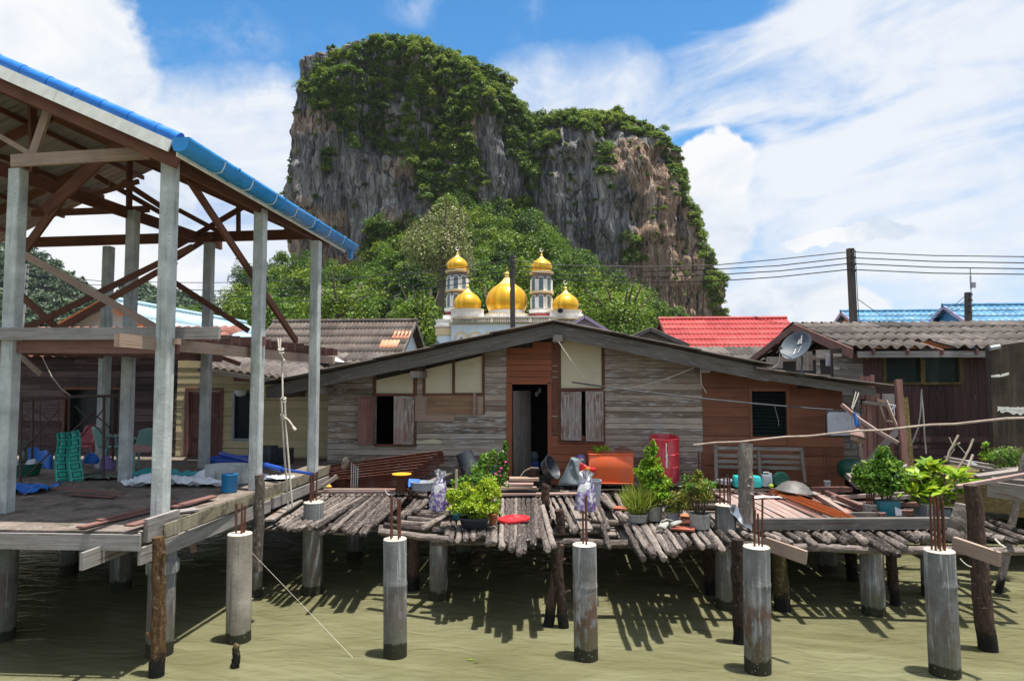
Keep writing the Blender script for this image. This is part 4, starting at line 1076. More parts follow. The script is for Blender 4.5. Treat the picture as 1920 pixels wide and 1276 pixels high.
# shutters, each a framed leaf turned on its hinge
def shutter(px_h, px_e, y0, y1, angle, mat='shutter'):
    a, b, c, d = Frect(min(px_h, px_e), max(px_h, px_e), y0, y1)
    hx = a if px_h < px_e else b; sgn = 1 if px_h < px_e else -1; wv = (b-a)
    ca, sa = math.cos(angle), math.sin(angle)
    def T(u, dp, z): return V((hx+sgn*(u*ca+dp*sa*0), 14.93-u*sa-dp, z))
    mm = MB()
    def bx(u0, u1, z0, z1, d0, d1, vert=True):
        pts = []
        if vert:
            for z in (z0, z1):
                for u in (u0, u1):
                    for dd in (d0, d1): pts.append(T(u, dd, z))
        else:
            for u in (u0, u1):
                for z in (z0, z1):
                    for dd in (d0, d1): pts.append(T(u, dd, z))
        mm.box8(pts)
    wf = wv/ca if ca > .3 else wv
    n = 4
    for k in range(n): bx(.03+(wf-.06)*k/n+.002, .03+(wf-.06)*(k+1)/n-.002, c+.03, d-.03, 0, .018)
    bx(0, .055, c, d, .0, .03); bx(wf-.055, wf, c, d, .0, .03)
    for z in (c, d-.06): bx(.055, wf-.055, z, z+.06, .0, .028, False)
    return mm
win = MB(); fbox(win, 704, 780, 833, 836, -.09, -.06); w1o = win.build('window', 'rafter', house)
mm = shutter(706, 676, 742, 832, .25); mm.build('shutter', 'dark_plank', w1o)
mm = shutter(778, 741, 742, 832, .08); mm.build('shutter', 'shutter', w1o)
win = MB(); fbox(win, 1050, 1132, 827, 830, -.09, -.06); w2o = win.build('window', 'rafter', house)
shutter(1052, 1090, 734, 824, .12).build('shutter', 'shutter', w2o); shutter(1131, 1098, 733, 826, .05).build('shutter', 'shutter', w2o)
win = MB()
for (x0, x1, y0, y1, ax) in ((1404, 1409.5, 727, 834, 2), (1474, 1479, 727, 834, 2), (1409.5, 1474, 727, 733, 0), (1409.5, 1474, 827, 834, 0)): fbox(win, x0, x1, y0, y1, -.05, .03, ax)
w3o = win.build('window', 'brown_paint', house)
m = MB()
for k in range(13):
    z = W3[2]+.03+k*(W3[3]-W3[2]-.04)/13
    m.box8([(x, 15.0+y, z+y*.9+t) for x in (W3[0], W3[1]) for y in (0, .07) for t in (0, .006)])
each(m, 'louvre', 'glass_dark', w3o)
m = MB(); p = F(1450, 775, .1); m.tube([F(1452, 760, .0), F(1455, 772, -.01), F(1459, 786, -.01), F(1460, 798, -.01)], .007, 5); m.build('cord', 'metal_grey', w3o, True)
# door: jambs, leaf swung inwards, what shows inside
m = MB()
for (x0, x1) in ((950, 960), (1027, 1034.5)): fbox(m, x0, x1, 719, 896, -.05, .10, 2)
fbox(m, 960, 1027, 716.5, 720, -.045, .1); m.build('door_frame', 'redbrown', house)
m = MB(); a = F(961, 800).x
leafd = V((0.36, .80, 0)).normalized()
for k in range(4):
    p0 = V((a, 15.08, ZB+.05))+leafd*(.205*k); p1 = p0+leafd*.2
    m.box8([q+V((0, 0, z))+leafd.cross(V((0, 0, 1)))*t for z in (0, 1.98) for q in (p0, p1) for t in (0, .03)])
m.build('door', 'grey_wood', house)

# ropes and line on the house front
def sag(p0, p1, s, n=10): return [p0.lerp(p1, i/n)+V((0, 0, -4*s*(i/n)*(1-i/n))) for i in range(n+1)]
m = MB(); m.tube(sag(PY(1047, 640, 14.15), PY(1103, 719, 14.25), .02), .009, 5); m.tube(sag(PY(1103, 719, 14.25), PY(1108, 712, 14.25), .01, 3), .012, 5)
m.tube([PY(1100, 715, 14.24), PY(1107, 722, 14.24), PY(1102, 724, 14.26), PY(1099, 717, 14.26)], .012, 5)
solo(m, 'rope', 'rope', 'thin pale rope from the gable peak down to the dark pole', 'rope', smooth=True)
m = MB(); m.tube(sag(PY(1072, 716, 14.24), PY(1562, 768, 14.05), .05), [.017]*11, 6); solo(m, 'drying_pole', 'dark_metal', 'long thin dark pole hung across the wooden house front', 'pole', smooth=True)
m = MB(); m.tube(sag(PY(1130, 731, 14.6), PY(1310, 684, 14.5), .12, 14), .008, 5); m.tube([PY(1313, 690, 14.45), PY(1315, 720, 14.45), PY(1325, 737, 14.5)], .008, 5)
solo(m, 'rope', 'rope', 'slack thin rope across the grey boards right of the shutters', 'rope', smooth=True)
# satellite dish on the right-hand roof
dp = PY(1497, 654, 14.3)
dish = thing('satellite_dish', 'dark grey satellite dish with white emblem on the lower right roof', 'satellite dish', PY(1503, 700, 14.3))
nrm = V((-0.60, -0.56, 0.57)).normalized(); M3 = nrm.to_track_quat('Z', 'Y').to_matrix()
m = MB(); R = .30; m.lathe([(R*k/8, .13*(k/8)**2) for k in range(9)]+[(R+.012, .135), (R+.010, .115)]+[(R*k/8, .13*(k/8)**2-.018) for k in range(8, -1, -1)], 36, dp, M3, sq=1.12)
refl = m.build('reflector', 'dish', dish, True)
def onD(u, v, h=.006):
    r = math.hypot(u, v/1.12)/R; return dp+M3 @ V((u, v, .13*r*r+h))
rgt = M3.inverted() @ V((1, 0, 0)); upv = M3.inverted() @ V((0, 0, 1))
r2 = V((rgt.x, rgt.y)).normalized(); u2 = V((upv.x, upv.y)); u2 = (u2-r2*u2.dot(r2)).normalized()
def dpt(a, b): q = r2*a+u2*b; return onD(q.x, q.y)
m = MB()
for poly in ([(.03, .14), (.10, .22), (.19, .20), (.13, .11), (.03, .14)], [(.07, .15), (.12, .20), (.15, .17), (.10, .13)], [(.15, .20), (.22, .27), (.13, .12)], [(.04, .14), (.17, .20)]):
    m.tube([dpt(a*.8, b*.8) for a, b in poly], .0075, 5)
m.build('emblem', 'white', refl)
m = MB()
for poly in ([(-.16, -.14), (-.09, -.03)], [(-.13, -.12), (-.12, -.09), (-.09, -.06)], [(-.10, -.03), (-.06, .03), (-.04, .03)], [(-.06, .02), (-.07, -.01)], [(-.04, -.12), (.05, -.01), (.10, .03)]):
    m.tube([dpt(a*.8, b*.8) for a, b in poly], .005, 5)
m.build('lettering', 'white', refl)
m = MB(); b0 = PY(1503, 698, 14.3); m.tube([b0, PY(1505, 672, 14.36), dp+nrm*(-.05)], .022, 8); m.box(b0+V((-.12, -.02, -.10)), b0+V((.08, .05, .0))); m.build('mount', 'dark_metal', dish, True)
m = MB(); tip = PY(1462, 652, 14.05); m.tube([dp+M3 @ V((0, -.31, .11)), tip+V((0, 0, -.1)), tip], .010, 6); m.tube([tip, tip+V((.05, .05, .0))], .03, 8); m.build('feed_arm', 'dark_metal', dish, True)
m = MB(); m.tube([tip, PY(1462, 670, 14.1), PY(1459, 682, 14.12), PY(1448, 690, 14.15), PY(1442, 691, 14.2)], .008, 5); m.build('cable', 'rope', dish, True)

# ---------------------------------------------------------------- unfinished two-storey house on the left
ZS = 1.73
frame_house = thing('unfinished_house', 'unfinished two-storey house frame of concrete columns with a blue-edged timber roof', 'house', (-6.5, 11, ZS))
def part(mb, name, mat, smooth=False, solid=0.0, parent=None): return mb.build(name, mat, parent or frame_house, smooth, solid)
CB = [(300, 976, 303), (478, 918, 393), (586, 886, 452), (8, 962, 318), (234, 903, 395), (382, 878, 455), (190, 878, 462), (-70, 905, 395)]
CPOS = []
for k, (px, py, yt) in enumerate(CB):
    p = PZ(px, py, ZS); zt = PY(px+ (18 if px < 350 else 5), yt, p.y).z
    CPOS.append((p, zt)); m = MB(); s_ = .088
    m.box((p.x-s_, p.y-s_, ZS+.002), (p.x+s_, p.y+s_, zt), 2)
    o = part(m, 'column', 'column')
    bv = o.modifiers.new('edge', 'BEVEL'); bv.width = .018; bv.segments = 2; bv.limit_method = 'ANGLE'
# slab with formwork
SX1 = CPOS[0][0].x+.22; SY0 = PZ(120, 994, ZS).y
SXW = -13.5
m = MB(); m.prism([(SXW, SY0-.15, ZS-.14), (PZ(252, 1002, ZS).x, SY0+.02, ZS-.14), (CPOS[0][0].x+.02, SY0+.22, ZS-.14), (SX1-.1, SY0+.3, ZS-.14), (SX1, 15.6, ZS-.14), (SXW, 15.6, ZS-.14)], (0, 0, .14))
part(m, 'slab', 'slab')
m = MB(); x1 = PZ(252, 1002, ZS).x
m.beam((SXW, SY0-.19, ZS-.12), (x1, SY0-.03, ZS-.12), .035, .19); m.beam((x1-.02, SY0-.02, ZS-.10), (CPOS[0][0].x, SY0+.2, ZS-.10), .03, .17)
each(m, 'formwork_board', 'form_wood', frame_house)
m = MB(); m.beam((SX1-.09, SY0+.02, ZS-.30), (SX1+.02, 11.3, ZS-.30), .04, .20); m.beam((SX1-.55, SY0-.35, ZS-.27), (SX1-.5, 12, ZS-.27), .04, .20); m.beam((SX1+.015, 11.4, ZS-.28), (SX1+.03, 15.2, ZS-.28), .04, .18)
each(m, 'edge_beam', 'form_wood', frame_house)
m = MB(); m.beam((SX1-.10, SY0+.15, ZS-.02), (SX1-.08, SY0+.8, ZS-.02), .06, .28); part(m, 'form_patch', 'form_wood')
m = MB(); p = PY(352, 1000, 10.0); m.beam(p+V((0, 0, .2)), PY(364, 1035, 9.9), .05, .09, (0, 1, 0)); part(m, 'loose_batten', 'raw_wood')
m = MB(); m.beam((SX1+.004, SY0+.35, ZS-.07), (SX1+.012, 15.4, ZS-.07), .02, .17); part(m, 'slab_edge', 'slab_edge')
# roof: ridge runs away from us
XE, ZE = -4.98, 6.585; RX = -9.2; SLP = 0.449; Y0, Y1 = 8.25, 14.75
ZR = ZE+(XE-RX)*SLP
dnR = V((1, 0, -SLP)).normalized(); dnL = V((-1, 0, -SLP)).normalized()
m = MB(); m.corr((RX, Y0, ZR+.02), (0, 1, 0), dnR, Y1-Y0, (V((XE, 0, ZE))-V((RX, 0, ZR))).length+.05, .19, .025, 0, 6)
m.corr((RX, Y0, ZR+.02), (0, 1, 0), dnL, Y1-Y0, 5.4, .19, .025, 0, 6); rfo = part(m, 'roof', 'roof_under', True)
m = MB(); m.corr((RX, Y0, ZR+.035), (0, 1, 0), dnR, Y1-Y0, (V((XE, 0, ZE))-V((RX, 0, ZR))).length+.05, .19, .025, 0, 6)
m.corr((RX, Y0, ZR+.035), (0, 1, 0), dnL, Y1-Y0, 5.4, .19, .025, 0, 6); part(m, 'roof_top_sheet', 'blue_tile', True, 0, rfo)
def onR(t, Y, dz=0.0): return V((XE+(RX-XE)*t, Y, ZE+(ZR-ZE)*t+dz))
# blue rake capping, one half-round length after another
segs = [0.0, .068, .158, .248, .338, .425, .515, .605, .70, .80, .90, 1.0]
m = MB()
for k, (a, b) in enumerate(zip(segs, segs[1:])):
    p, q = onR(b, Y0-.02, .055), onR(a-.006, Y0-.02, .055)
    m.tube([p, q], [.084, .091], 16, caps=True)
part(m, 'rake_capping', 'blue_tile', True)
m = MB()
for a, b in ((0.012, .385), (.386, .80), (.801, 1.0)): m.beam(onR(a, Y0-.10, -.09), onR(b, Y0-.10, -.09), .025, .155, (0, 0, 1))
m.beam((XE+.03, Y0-.08, ZE-.12), (XE+.03, Y1, ZE-.12), .025, .15)
each(m, 'fascia', 'white_board', frame_house)
m = MB(); m.beam(onR(0.0, Y0+.02, -.22), onR(1.0, Y0+.02, -.22), .05, .22, (0, 0, 1))
m.beam(onR(0.05, Y1-.3, -.15), onR(1.0, Y1-.3, -.15), .05, .18, (0, 0, 1))
for Y in (9.6, 11.3, 13.2):
    m.beam(onR(0.05, Y, -.2), onR(1.0, Y, -.2), .05, .18, (0, 0, 1))
    m.beam(V((RX, Y, ZR-.2)), V((RX-4.6, Y, ZR-4.6*SLP-.2)), .05, .18)
m.beam(V((RX, Y0+.02, ZR-.2)), V((RX-4.6, Y0+.02, ZR-4.6*SLP-.2)), .05, .2)
each(m, 'rafter', 'rafter', frame_house)
m = MB()
for k in range(7):
    t = .04+.155*k; p = onR(t, Y0+.03, -.075); m.beam(p, V((p.x, Y1-.05, p.z)), .05, .09)
for k in range(5):
    d = .5+k*.95; p = V((RX-d, Y0+.03, ZR-d*SLP-.075)); m.beam(p, V((p.x, Y1-.05, p.z)), .05, .09)
each(m, 'purlin', 'rafter', frame_house)
# gutter along the eave
gx, gz = XE+.11, ZE-.04
m = MB()
prof = [(-.10, .06), (-.105, -.04), (-.08, -.10), (0, -.115), (.07, -.10), (.105, -.045), (.125, .02), (.14, .055), (.115, .06)]
prof = [(a*.95, b*1.0) for a, b in prof]
m.grid(lambda a, b: V((gx+prof[min(8, int(round(b*8)))][0], Y0-.16+(Y1+.45-Y0)*a, gz+prof[min(8, int(round(b*8)))][1])), 1, 8)
m.prism([(gx+a, Y0-.16, gz+b) for a, b in prof], (0, .01, 0)); m.prism([(gx+a, Y1+.27, gz+b) for a, b in prof], (0, .01, 0))
gut = part(m, 'gutter', 'blue_gutter', True, .008)
m = MB()
for k in range(7):
    Y = Y0+.75+k*.85; m.tube([(gx+a*1.06, Y, gz+b*1.08) for a, b in prof], .008, 5)
each(m, 'gutter_bracket', 'white_board', gut, True)
m = MB()
for k in range(4): 
    Y = Y0+1.15+k*1.6; m.tube([(gx+a*1.03, Y, gz+b*1.03) for a, b in prof], .018, 6)
each(m, 'gutter_joint', 'blue_gutter', gut, True)
m = MB(); m.tube([(gx+.0, Y1+.15, gz-.10), (gx+.0, Y1+.15, gz-.28)], .055, 12, caps=True); m.build('downpipe', 'blue_gutter', gut, True)
# timbers, by the sight lines of their ends
def member(lst, mat, name):
    for (x0, y0, D0, x1, y1, D1, w_, h) in lst:
        mm = MB(); mm.beam(PY(x0, y0, D0), PY(x1, y1, D1), w_, h, (0, 0, 1), .004); part(mm, name, mat)
member([(22, 302, 8.55, 281, 287, 8.62, .05, .165)], 'raw_wood', 'tie_beam')
member([(97, 186, 8.6, 62, 290, 8.6, .05, .11), (-40, 232, 8.9, 60, 290, 8.8, .05, .07)], 'raw_wood', 'king_strut')
member([(-30, 306, 8.7, 415, 460, 14.9, .05, .20), (322, 303, 8.6, 616, 455, 13.9, .05, .19),
        (36, 455, 14.2, 596, 438, 14.2, .05, .22), (60, 400, 13.4, 280, 392, 13.4, .05, .14)], 'rafter', 'plate_beam')
member([(83, 395, 9.2, 236, 258, 9.2, .05, .17), (45, 470, 10.5, 160, 312, 10.5, .05, .13), (150, 205, 12, 275, 290, 12, .05, .14),
        (336, 394, 13.8, 414, 436, 13.8, .05, .10), (331, 462, 13.9, 463, 384, 13.9, .05, .11), (447, 378, 14.0, 447, 436, 14.0, .06, .10),
        (330, 484, 13.6, 398, 441, 13.6, .05, .10), (243, 296, 13.0, 241, 450, 13.0, .05, .14), (180, 330, 13.0, 330, 415, 13.6, .05, .10),
        (60, 180, 9.9, 64, 330, 9.9, .05, .14), (230, 340, 12.6, 330, 405, 12.8, .05, .11), (150, 372, 12.6, 260, 340, 12.6, .05, .09)], 'rafter', 'strut')
member([(48, 616, 10.4, 362, 462, 11.4, .05, .10), (110, 616, 10.2, 330, 490, 11.2, .05, .10), (33, 548, 10.8, 108, 616, 10.8, .05, .10), (328, 530, 12.8, 466, 620, 13.0, .05, .11)], 'rafter', 'brace')
member([(352, 333, 9.3, 556, 640, 13.0, .05, .12)], 'rafter', 'brace')
member([(38, 473, 9.7, 300, 618, 9.9, .05, .11)], 'raw_wood', 'brace')
# first-floor beams and the joist ends
a = PY(-60, 626, 8.72); b = PY(412, 624, 8.80)
m = MB(); m.beam(a, b, .06, .165); part(m, 'floor_beam', 'form_wood')
m = MB(); m.beam(PY(-60, 650, 8.86), PY(335, 652, 8.90), .06, .16); part(m, 'floor_beam', 'dark_plank')
m = MB(); p0 = PY(219, 637, 7.75); m.beam(p0, V((p0.x+.02, 15.3, p0.z-.03)), .07, .165); part(m, 'floor_beam', 'raw_wood')
jx = p0.x
Yj = 8.9; k = 0
while Yj < 15.4:
    m = MB(); l = rnd.uniform(.03, .16); hj = .15
    m.beam((-9.6, Yj, p0.z+.16), (jx+l+(.25 if k in (1, 6) else 0), Yj+rnd.uniform(-.03, .03), p0.z+.16+rnd.uniform(-.01, .01)), .055, hj)
    part(m, 'floor_joist', 'dark_plank'); Yj += .36; k += 1
m = MB(); m.beam((-9.6, 9.0, p0.z+.06), (-9.6, 14.6, p0.z+.06), .08, .18); m.beam((-7.7, 9.0, p0.z), (-7.7, 14.6, p0.z), .08, .16); part(m, 'floor_beam', 'dark_plank')
m = MB(); m.beam(PY(317, 640, 8.62), PY(336, 640, 8.62), .09, .075); part(m, 'packing_block', 'raw_wood')
# wire ties on columns
m = MB()
for (px, py, Y, w_) in ((478, 525, 11.3, .25),):
    p = PY(px, py, Y)
    for dz in (0, -.05, .03): m.tube([p+V((x*w_/2, y*w_/2, dz+x*.02)) for x, y in ((-1, -1), (1, -1), (1, 1), (-1, 1), (-1, -1))], .007, 4)
part(m, 'wire_tie', 'metal_grey')

# rope hung from the first-floor beam
m = MB(); tp = [PY(523, 652, 11.6), PY(527, 672, 11.5)]
m.tube([PY(521, 634, 11.6), PY(523, 652, 11.55), PY(529, 670, 11.5), PY(530, 745, 11.4)], .016, 6); m.tube([PY(526, 634, 11.6), PY(525, 652, 11.55)], .016, 6)
for y in (655, 661, 747, 752, 778, 783): 
    c = PY(527 if y < 700 else 531, y, 11.45); m.tube([c+V((math.cos(t)*.045, math.sin(t)*.035, .015*math.sin(t))) for t in [6.28*i/8 for i in range(9)]], .016, 5)
m.tube([PY(528, 750, 11.4), PY(529, 780, 11.4), PY(534, 860, 11.35), PY(541, 953, 11.3)], .016, 6); m.tube([PY(534, 750, 11.38), PY(535, 785, 11.38), PY(541, 860, 11.3), PY(548, 950, 11.3)], .016, 6)
m.tube([PY(533, 781, 11.38), PY(541, 787, 11.36), PY(548, 797, 11.36), PY(552, 802, 11.36)], .015, 6); m.tube([PY(549, 800, 11.35), PY(554, 806, 11.35)], .028, 6)
m.tube([PY(529, 670, 11.5), PY(534, 676, 11.45), PY(531, 682, 11.45)], .013, 5)
solo(m, 'hanging_rope', 'rope', 'knotted pale rope hanging from the first-floor beam of the unfinished house', 'rope', smooth=True)

# ---------------------------------------------------------------- dark boarded house at the far left
YL = 16.2
dh = thing('dark_house', 'dark boarded wooden house in the shade behind the unfinished frame', 'house', (-11.5, YL, 1.6))
L = lambda px, py: PY(px, py, YL)
m = MB(); wl = (L(124, 770).x, L(224, 770).x, L(170, 812).z, L(170, 730).z)
boards(m, L(-120, 700).x, L(332, 700).x, 1.6, 4.4, YL, .155, [wl], None, maxlen=3.0); m.build('wall', 'mauve_wall', dh)
m = MB()
for (a, b, c, d) in ((wl[0]-.06, wl[0], wl[2], wl[3]), (wl[1], wl[1]+.06, wl[2], wl[3])): m.box((a, YL-.05, c), (b, YL+.02, d), 2)
m.box((wl[0]-.06, YL-.05, wl[3]), (wl[1]+.06, YL+.02, wl[3]+.06)); m.box((wl[0]-.06, YL-.05, wl[2]-.06), (wl[1]+.06, YL+.02, wl[2])); m.box(((wl[0]+wl[1])/2+.25, YL-.04, wl[2]), ((wl[0]+wl[1])/2+.30, YL+.02, wl[3]), 2)
wn = m.build('window', 'rafter', dh)
m = MB(); m.box((wl[0], YL+.25, wl[2]), (wl[1], YL+.26, wl[3])); m.build('pane', 'glass_dark', wn)
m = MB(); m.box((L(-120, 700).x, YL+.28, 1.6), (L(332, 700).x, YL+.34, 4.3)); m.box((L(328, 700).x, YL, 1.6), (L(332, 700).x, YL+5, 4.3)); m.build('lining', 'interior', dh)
m = MB(); zt = L(140, 668).z
m.corr((L(-120, 650).x, YL+3.5, zt+1.0), (1, 0, 0), V((0, -4.1, -1.0)).normalized(), L(345, 650).x-L(-120, 650).x, 4.25, .29, .05, .02, 1.2, 8, .01)
m.build('roof', 'fibro_red', dh, True, .015)
m = MB(); m.box((-16, 15.5, 1.45), (L(335, 700).x, 22, 1.6)); m.build('floor', 'interior', dh)
m = MB(); m.beam(PY(30, 660, 12.5), PY(78, 702, 12.4), .05, .09); m.build('roof_strut', 'raw_wood', dh)
m = MB(); m.tube([PY(80, 670, 15.6), PY(97, 705, 15.6), PY(115, 728, 15.7), PY(132, 741, 15.7)], .012, 5); m.build('loose_cable', 'rope', dh, True)

# ---------------------------------------------------------------- cream-yellow house between the frame and the weathered house
YC = 15.75
ch = thing('cream_house', 'cream-yellow boarded house with a brown panelled door behind the concrete columns', 'house', (-7, YC, 1.6))
Cc = lambda px, py: PY(px, py, YC)
def crect(x0, x1, y0, y1): return Cc(x0, (y0+y1)/2).x, Cc(x1, (y0+y1)/2).x, Cc((x0+x1)/2, y1).z, Cc((x0+x1)/2, y0).z
dr = crect(348, 417, 732, 878); wd = crect(438, 474, 734, 824)
m = MB(); tB, tC = PY(372, 686, 15.0), PY(565, 715, 15.0)
ctop = lambda x: tB.z+(tC.z-tB.z)*max(0, min(1, (x-tB.x)/(tC.x-tB.x)))+(.12 if x < tB.x else .04)
boards(m, Cc(331, 800).x, Cc(617, 800).x, 1.55, 4.6, YC, .19, [dr, wd], ctop, lap=.010, maxlen=5); m.build('wall', 'yellow_boards', ch)
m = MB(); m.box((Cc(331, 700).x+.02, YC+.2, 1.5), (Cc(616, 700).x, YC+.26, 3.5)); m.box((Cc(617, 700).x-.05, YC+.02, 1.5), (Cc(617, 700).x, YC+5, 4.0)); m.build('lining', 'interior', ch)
m = MB()
for (a, b, c, d, ax) in ((dr[0]-.02, dr[0]+.07, dr[2], dr[3], 2), (dr[1]-.07, dr[1]+.02, dr[2], dr[3], 2)): m.box((a, YC-.04, c), (b, YC+.08, d), ax)
m.box((dr[0]-.02, YC-.038, dr[3]), (dr[1]+.02, YC+.08, dr[3]+.07)); m.build('door_frame', 'dark_plank', ch)
m = MB(); xm = (dr[0]+dr[1])/2
for (a, b) in ((dr[0]+.07, xm-.004), (xm+.004, dr[1]-.07)):
    m.box((a, YC+.03, dr[2]), (b, YC+.06, dr[3]), 2)
    for q in (a, b-.07): m.box((q, YC+.015, dr[2]), (q+.07, YC+.03, dr[3]), 2)
    for z in (dr[2], dr[2]+.62, dr[2]+1.2, dr[3]-.08): m.box((a+.07, YC+.016, z), (b-.07, YC+.03, z+.09))
m.build('door', 'dark_plank', ch)
m = MB()
for (a, b, c, d, ax) in ((wd[0]-.03, wd[0]+.03, wd[2], wd[3], 2), (wd[1]-.03, wd[1]+.03, wd[2], wd[3], 2), (wd[0]+.03, wd[1]-.03, wd[3]-.03, wd[3]+.03, 0), (wd[0]+.03, wd[1]-.03, wd[2]-.03, wd[2]+.03, 0)): m.box((a, YC-.035, c), (b, YC+.03, d), ax)
wo = m.build('window', 'metal_grey', ch)
m = MB(); m.box((wd[0]+.03, YC+.05, wd[2]), (wd[1]-.03, YC+.06, wd[3])); m.build('pane', 'glass_dark', wo)
m = MB(); c = Cc(459, 734); m.lathe([(0, -.12), (.10, -.09), (.135, -.02), (.14, .04), (0, .05)], 20, c+V((0, -.2, 0))); m.build('porch_lamp', 'lamp_white', ch, True)
m = MB(); z0 = PY(500, 704, 15.0).z
pa, pb, pc = PY(398, 664, 19.0), PY(372, 684, 15.1), PY(560, 716, 15.0)
# roof: falls towards the right front
m = MB()
A = PY(405, 664, 18.4); B = PY(372, 686, 15.0); C2 = PY(565, 715, 15.0); E = PY(655, 680, 19.6)
def cr(a, b):
    p = A.lerp(E, b).lerp(B.lerp(C2, b), a); return p+V((0, 0, .03*math.sin(b*(C2-B).length/.19*6.283)))
m.grid(cr, 4, 110, (4, 3)); m.build('roof', 'fibro', ch, True, .012)
m = MB(); m.beam(B+V((0, -.03, -.08)), C2+V((0, -.03, -.08)), .03, .09); each(m, 'fascia', 'form_wood', ch)
m = MB(); p = PY(440, 708, 15.3); m.beam(p, p+V((.5, -.05, .0)), .08, .16); m.beam(PY(410, 668, 15.2), PY(450, 682, 15.15), .05, .10); m.build('eave_block', 'dark_plank', ch)
m = MB(); W_ = [PY(600, 686, 18), PY(648, 688, 18), PY(632, 678, 20), PY(596, 680, 20)]; 
m.grid(lambda a, b: (W_[0].lerp(W_[1], a)).lerp(W_[3].lerp(W_[2], a), b)+V((0, 0, .12)), 4, 4); m.build('roof_patch', 'white', ch)
m = MB(); m.box((-8.6, 15.6, 1.40), (Cc(617, 800).x, 21, 1.55)); m.build('floor', 'interior', ch)

# ---------------------------------------------------------------- houses behind
def gable_house(name, label, ridge0, ridge1, eave_drop, eave_dy, mat, wallmat, rakes=True, pitch=.19, amp=.022, row=1.0, zfoot=2.0, over=.35, jit=.012, back=True, loc=None, cat='house', ridgecap=None):
    """ridge along X from ridge0 to ridge1; front slope falls eave_drop over eave_dy towards us"""
    root = thing(name, label, cat, V(((ridge0.x+ridge1.x)/2, ridge0.y, zfoot)))
    d = V((0, -eave_dy, -eave_drop)); ln = d.length; w_ = ridge1.x-ridge0.x
    m = MB(); m.corr(ridge0, (1, 0, 0), d.normalized(), w_, ln, pitch, amp, .02, row, 6, jit)
    if back: m.corr(ridge0, (1, 0, 0), V((0, eave_dy, -eave_drop)).normalized(), w_, ln, pitch, amp, .02, row, 6, jit)
    rf_ = m.build('roof', mat, root, True, .012)
    if ridgecap:
        m = MB(); m.tube([ridge0+V((-.05, 0, .02)), ridge1+V((.05, 0, .02))], .10, 10, caps=True); m.build('ridge_capping', ridgecap, rf_, True)
    m = MB()
    for x in (ridge0.x+over, ridge1.x-over):
        m.prism([(x-.03, ridge0.y-eave_dy+.3, zfoot), (x-.03, ridge0.y+eave_dy-.3, zfoot), (x-.03, ridge0.y+eave_dy-.3, ridge0.z-eave_drop), (x-.03, ridge0.y, ridge0.z-.12), (x-.03, ridge0.y-eave_dy+.3, ridge0.z-eave_drop)], (.06, 0, 0))
    m.box((ridge0.x+over, ridge0.y-eave_dy+.35, zfoot), (ridge1.x-over, ridge0.y-eave_dy+.4, ridge0.z-eave_drop)); m.build('wall', wallmat, root)
    if rakes:
        m = MB()
        for x in (ridge0.x, ridge1.x):
            for sg in (-1, 1): m.beam((x, ridge0.y, ridge0.z-.07), (x, ridge0.y+sg*eave_dy, ridge0.z-eave_drop-.07), .04, .17)
        each(m, 'bargeboard', 'rafter' if rakes is True else rakes, root)
    return root, rf_
# brown-roofed house left of the mosque
r0, r1 = PY(514, 605, 29.0), PY(781, 600, 29.0); r1.z = r0.z = (r0.z+r1.z)/2
bh, brf = gable_house('brown_roofed_house', 'house with brown corrugated roof and two orange patches left of the mosque', r0, r1, 1.75, 2.9, 'fibro_brown', 'mosque_wall', 'fascia', .16, .02, .75, ridgecap='fibro_brown')
m = MB()
for (px, py) in ((752, 622), (737, 640)):
    p = PY(px, py, 29.0)
    d = V((0, -2.9, -1.75)).normalized(); t = (r0.z-PY(px, py, 28.2).z)/1.75
    o = V((PY(px, py, 28).x-.32, r0.y-2.9*t, r0.z-1.75*t+.02)); m.corr(o, (1, 0, 0), d, .75, .62, .16, .02, 0, 2)
MT['orange_patch'] = sheetmat('orange_roof_patch', [(0.50, 0.17, 0.09), (0.62, 0.24, 0.13), (0.70, 0.34, 0.22)], sa=0.2)
m.build('roof_patch', 'orange_patch', brf, True, .01)
# lower grey roof in front of it
lw = thing('lean_to', 'low grey corrugated lean-to roof below the brown-roofed house', 'shed', V((-8, 22, 2)))
m = MB(); o = PY(560, 662, 25.5); e = PY(800, 660, 25.5)
m.corr(o, (1, 0, 0), V((-.05, -1, -.28)).normalized(), e.x-o.x+.6, 4.6, .30, .045, .02, 1.3, 8, .01); m.build('roof', 'fibro', lw, True, .012)
m = MB(); m.box((o.x, 21.5, 2), (e.x, 21.6, o.z-1.3)); m.build('wall', 'interior', lw)
# pale-blue roofed house seen between the columns; ridge runs away
pbh = thing('pale_blue_roofed_house', 'house with pale blue roof and orange-brown gable boards seen through the unfinished frame', 'house', V((-13.5, 22, 2)))
ap = PY(207, 562, 20.0); XR = ap.x
m = MB(); 
for sg in (1, -1):
    m.corr((XR, 19.7, ap.z), (0, 1, 0), V((sg, 0, -.52)).normalized(), 9.2, 3.6, .22, .02, .015, 1.2, 6, .004)
m.build('roof', 'pale_blue_roof', pbh, True, .012)
m = MB(); m.tube([(XR, 19.65, ap.z+.03), (XR, 28.9, ap.z+.03)], .10, 10, caps=True); m.build('ridge_capping', 'pale_blue_roof', pbh, True)
m = MB(); m.prism([(XR-2.8, 20.2, 2), (XR+2.8, 20.2, 2), (XR+2.8, 20.2, ap.z-1.5), (XR, 20.2, ap.z-.08), (XR-2.8, 20.2, ap.z-1.5)], (0, .08, 0)); m.box((XR+2.72, 20.3, 2), (XR+2.8, 28.5, ap.z-1.5)); m.build('wall', 'mosque_white', pbh)
MT['orange_board'] = wood('orange_stained_board', (0.30, 0.10, 0.03), (0.46, 0.19, 0.07), None, rough=0.7, grain=20, stain=.15)
m = MB()
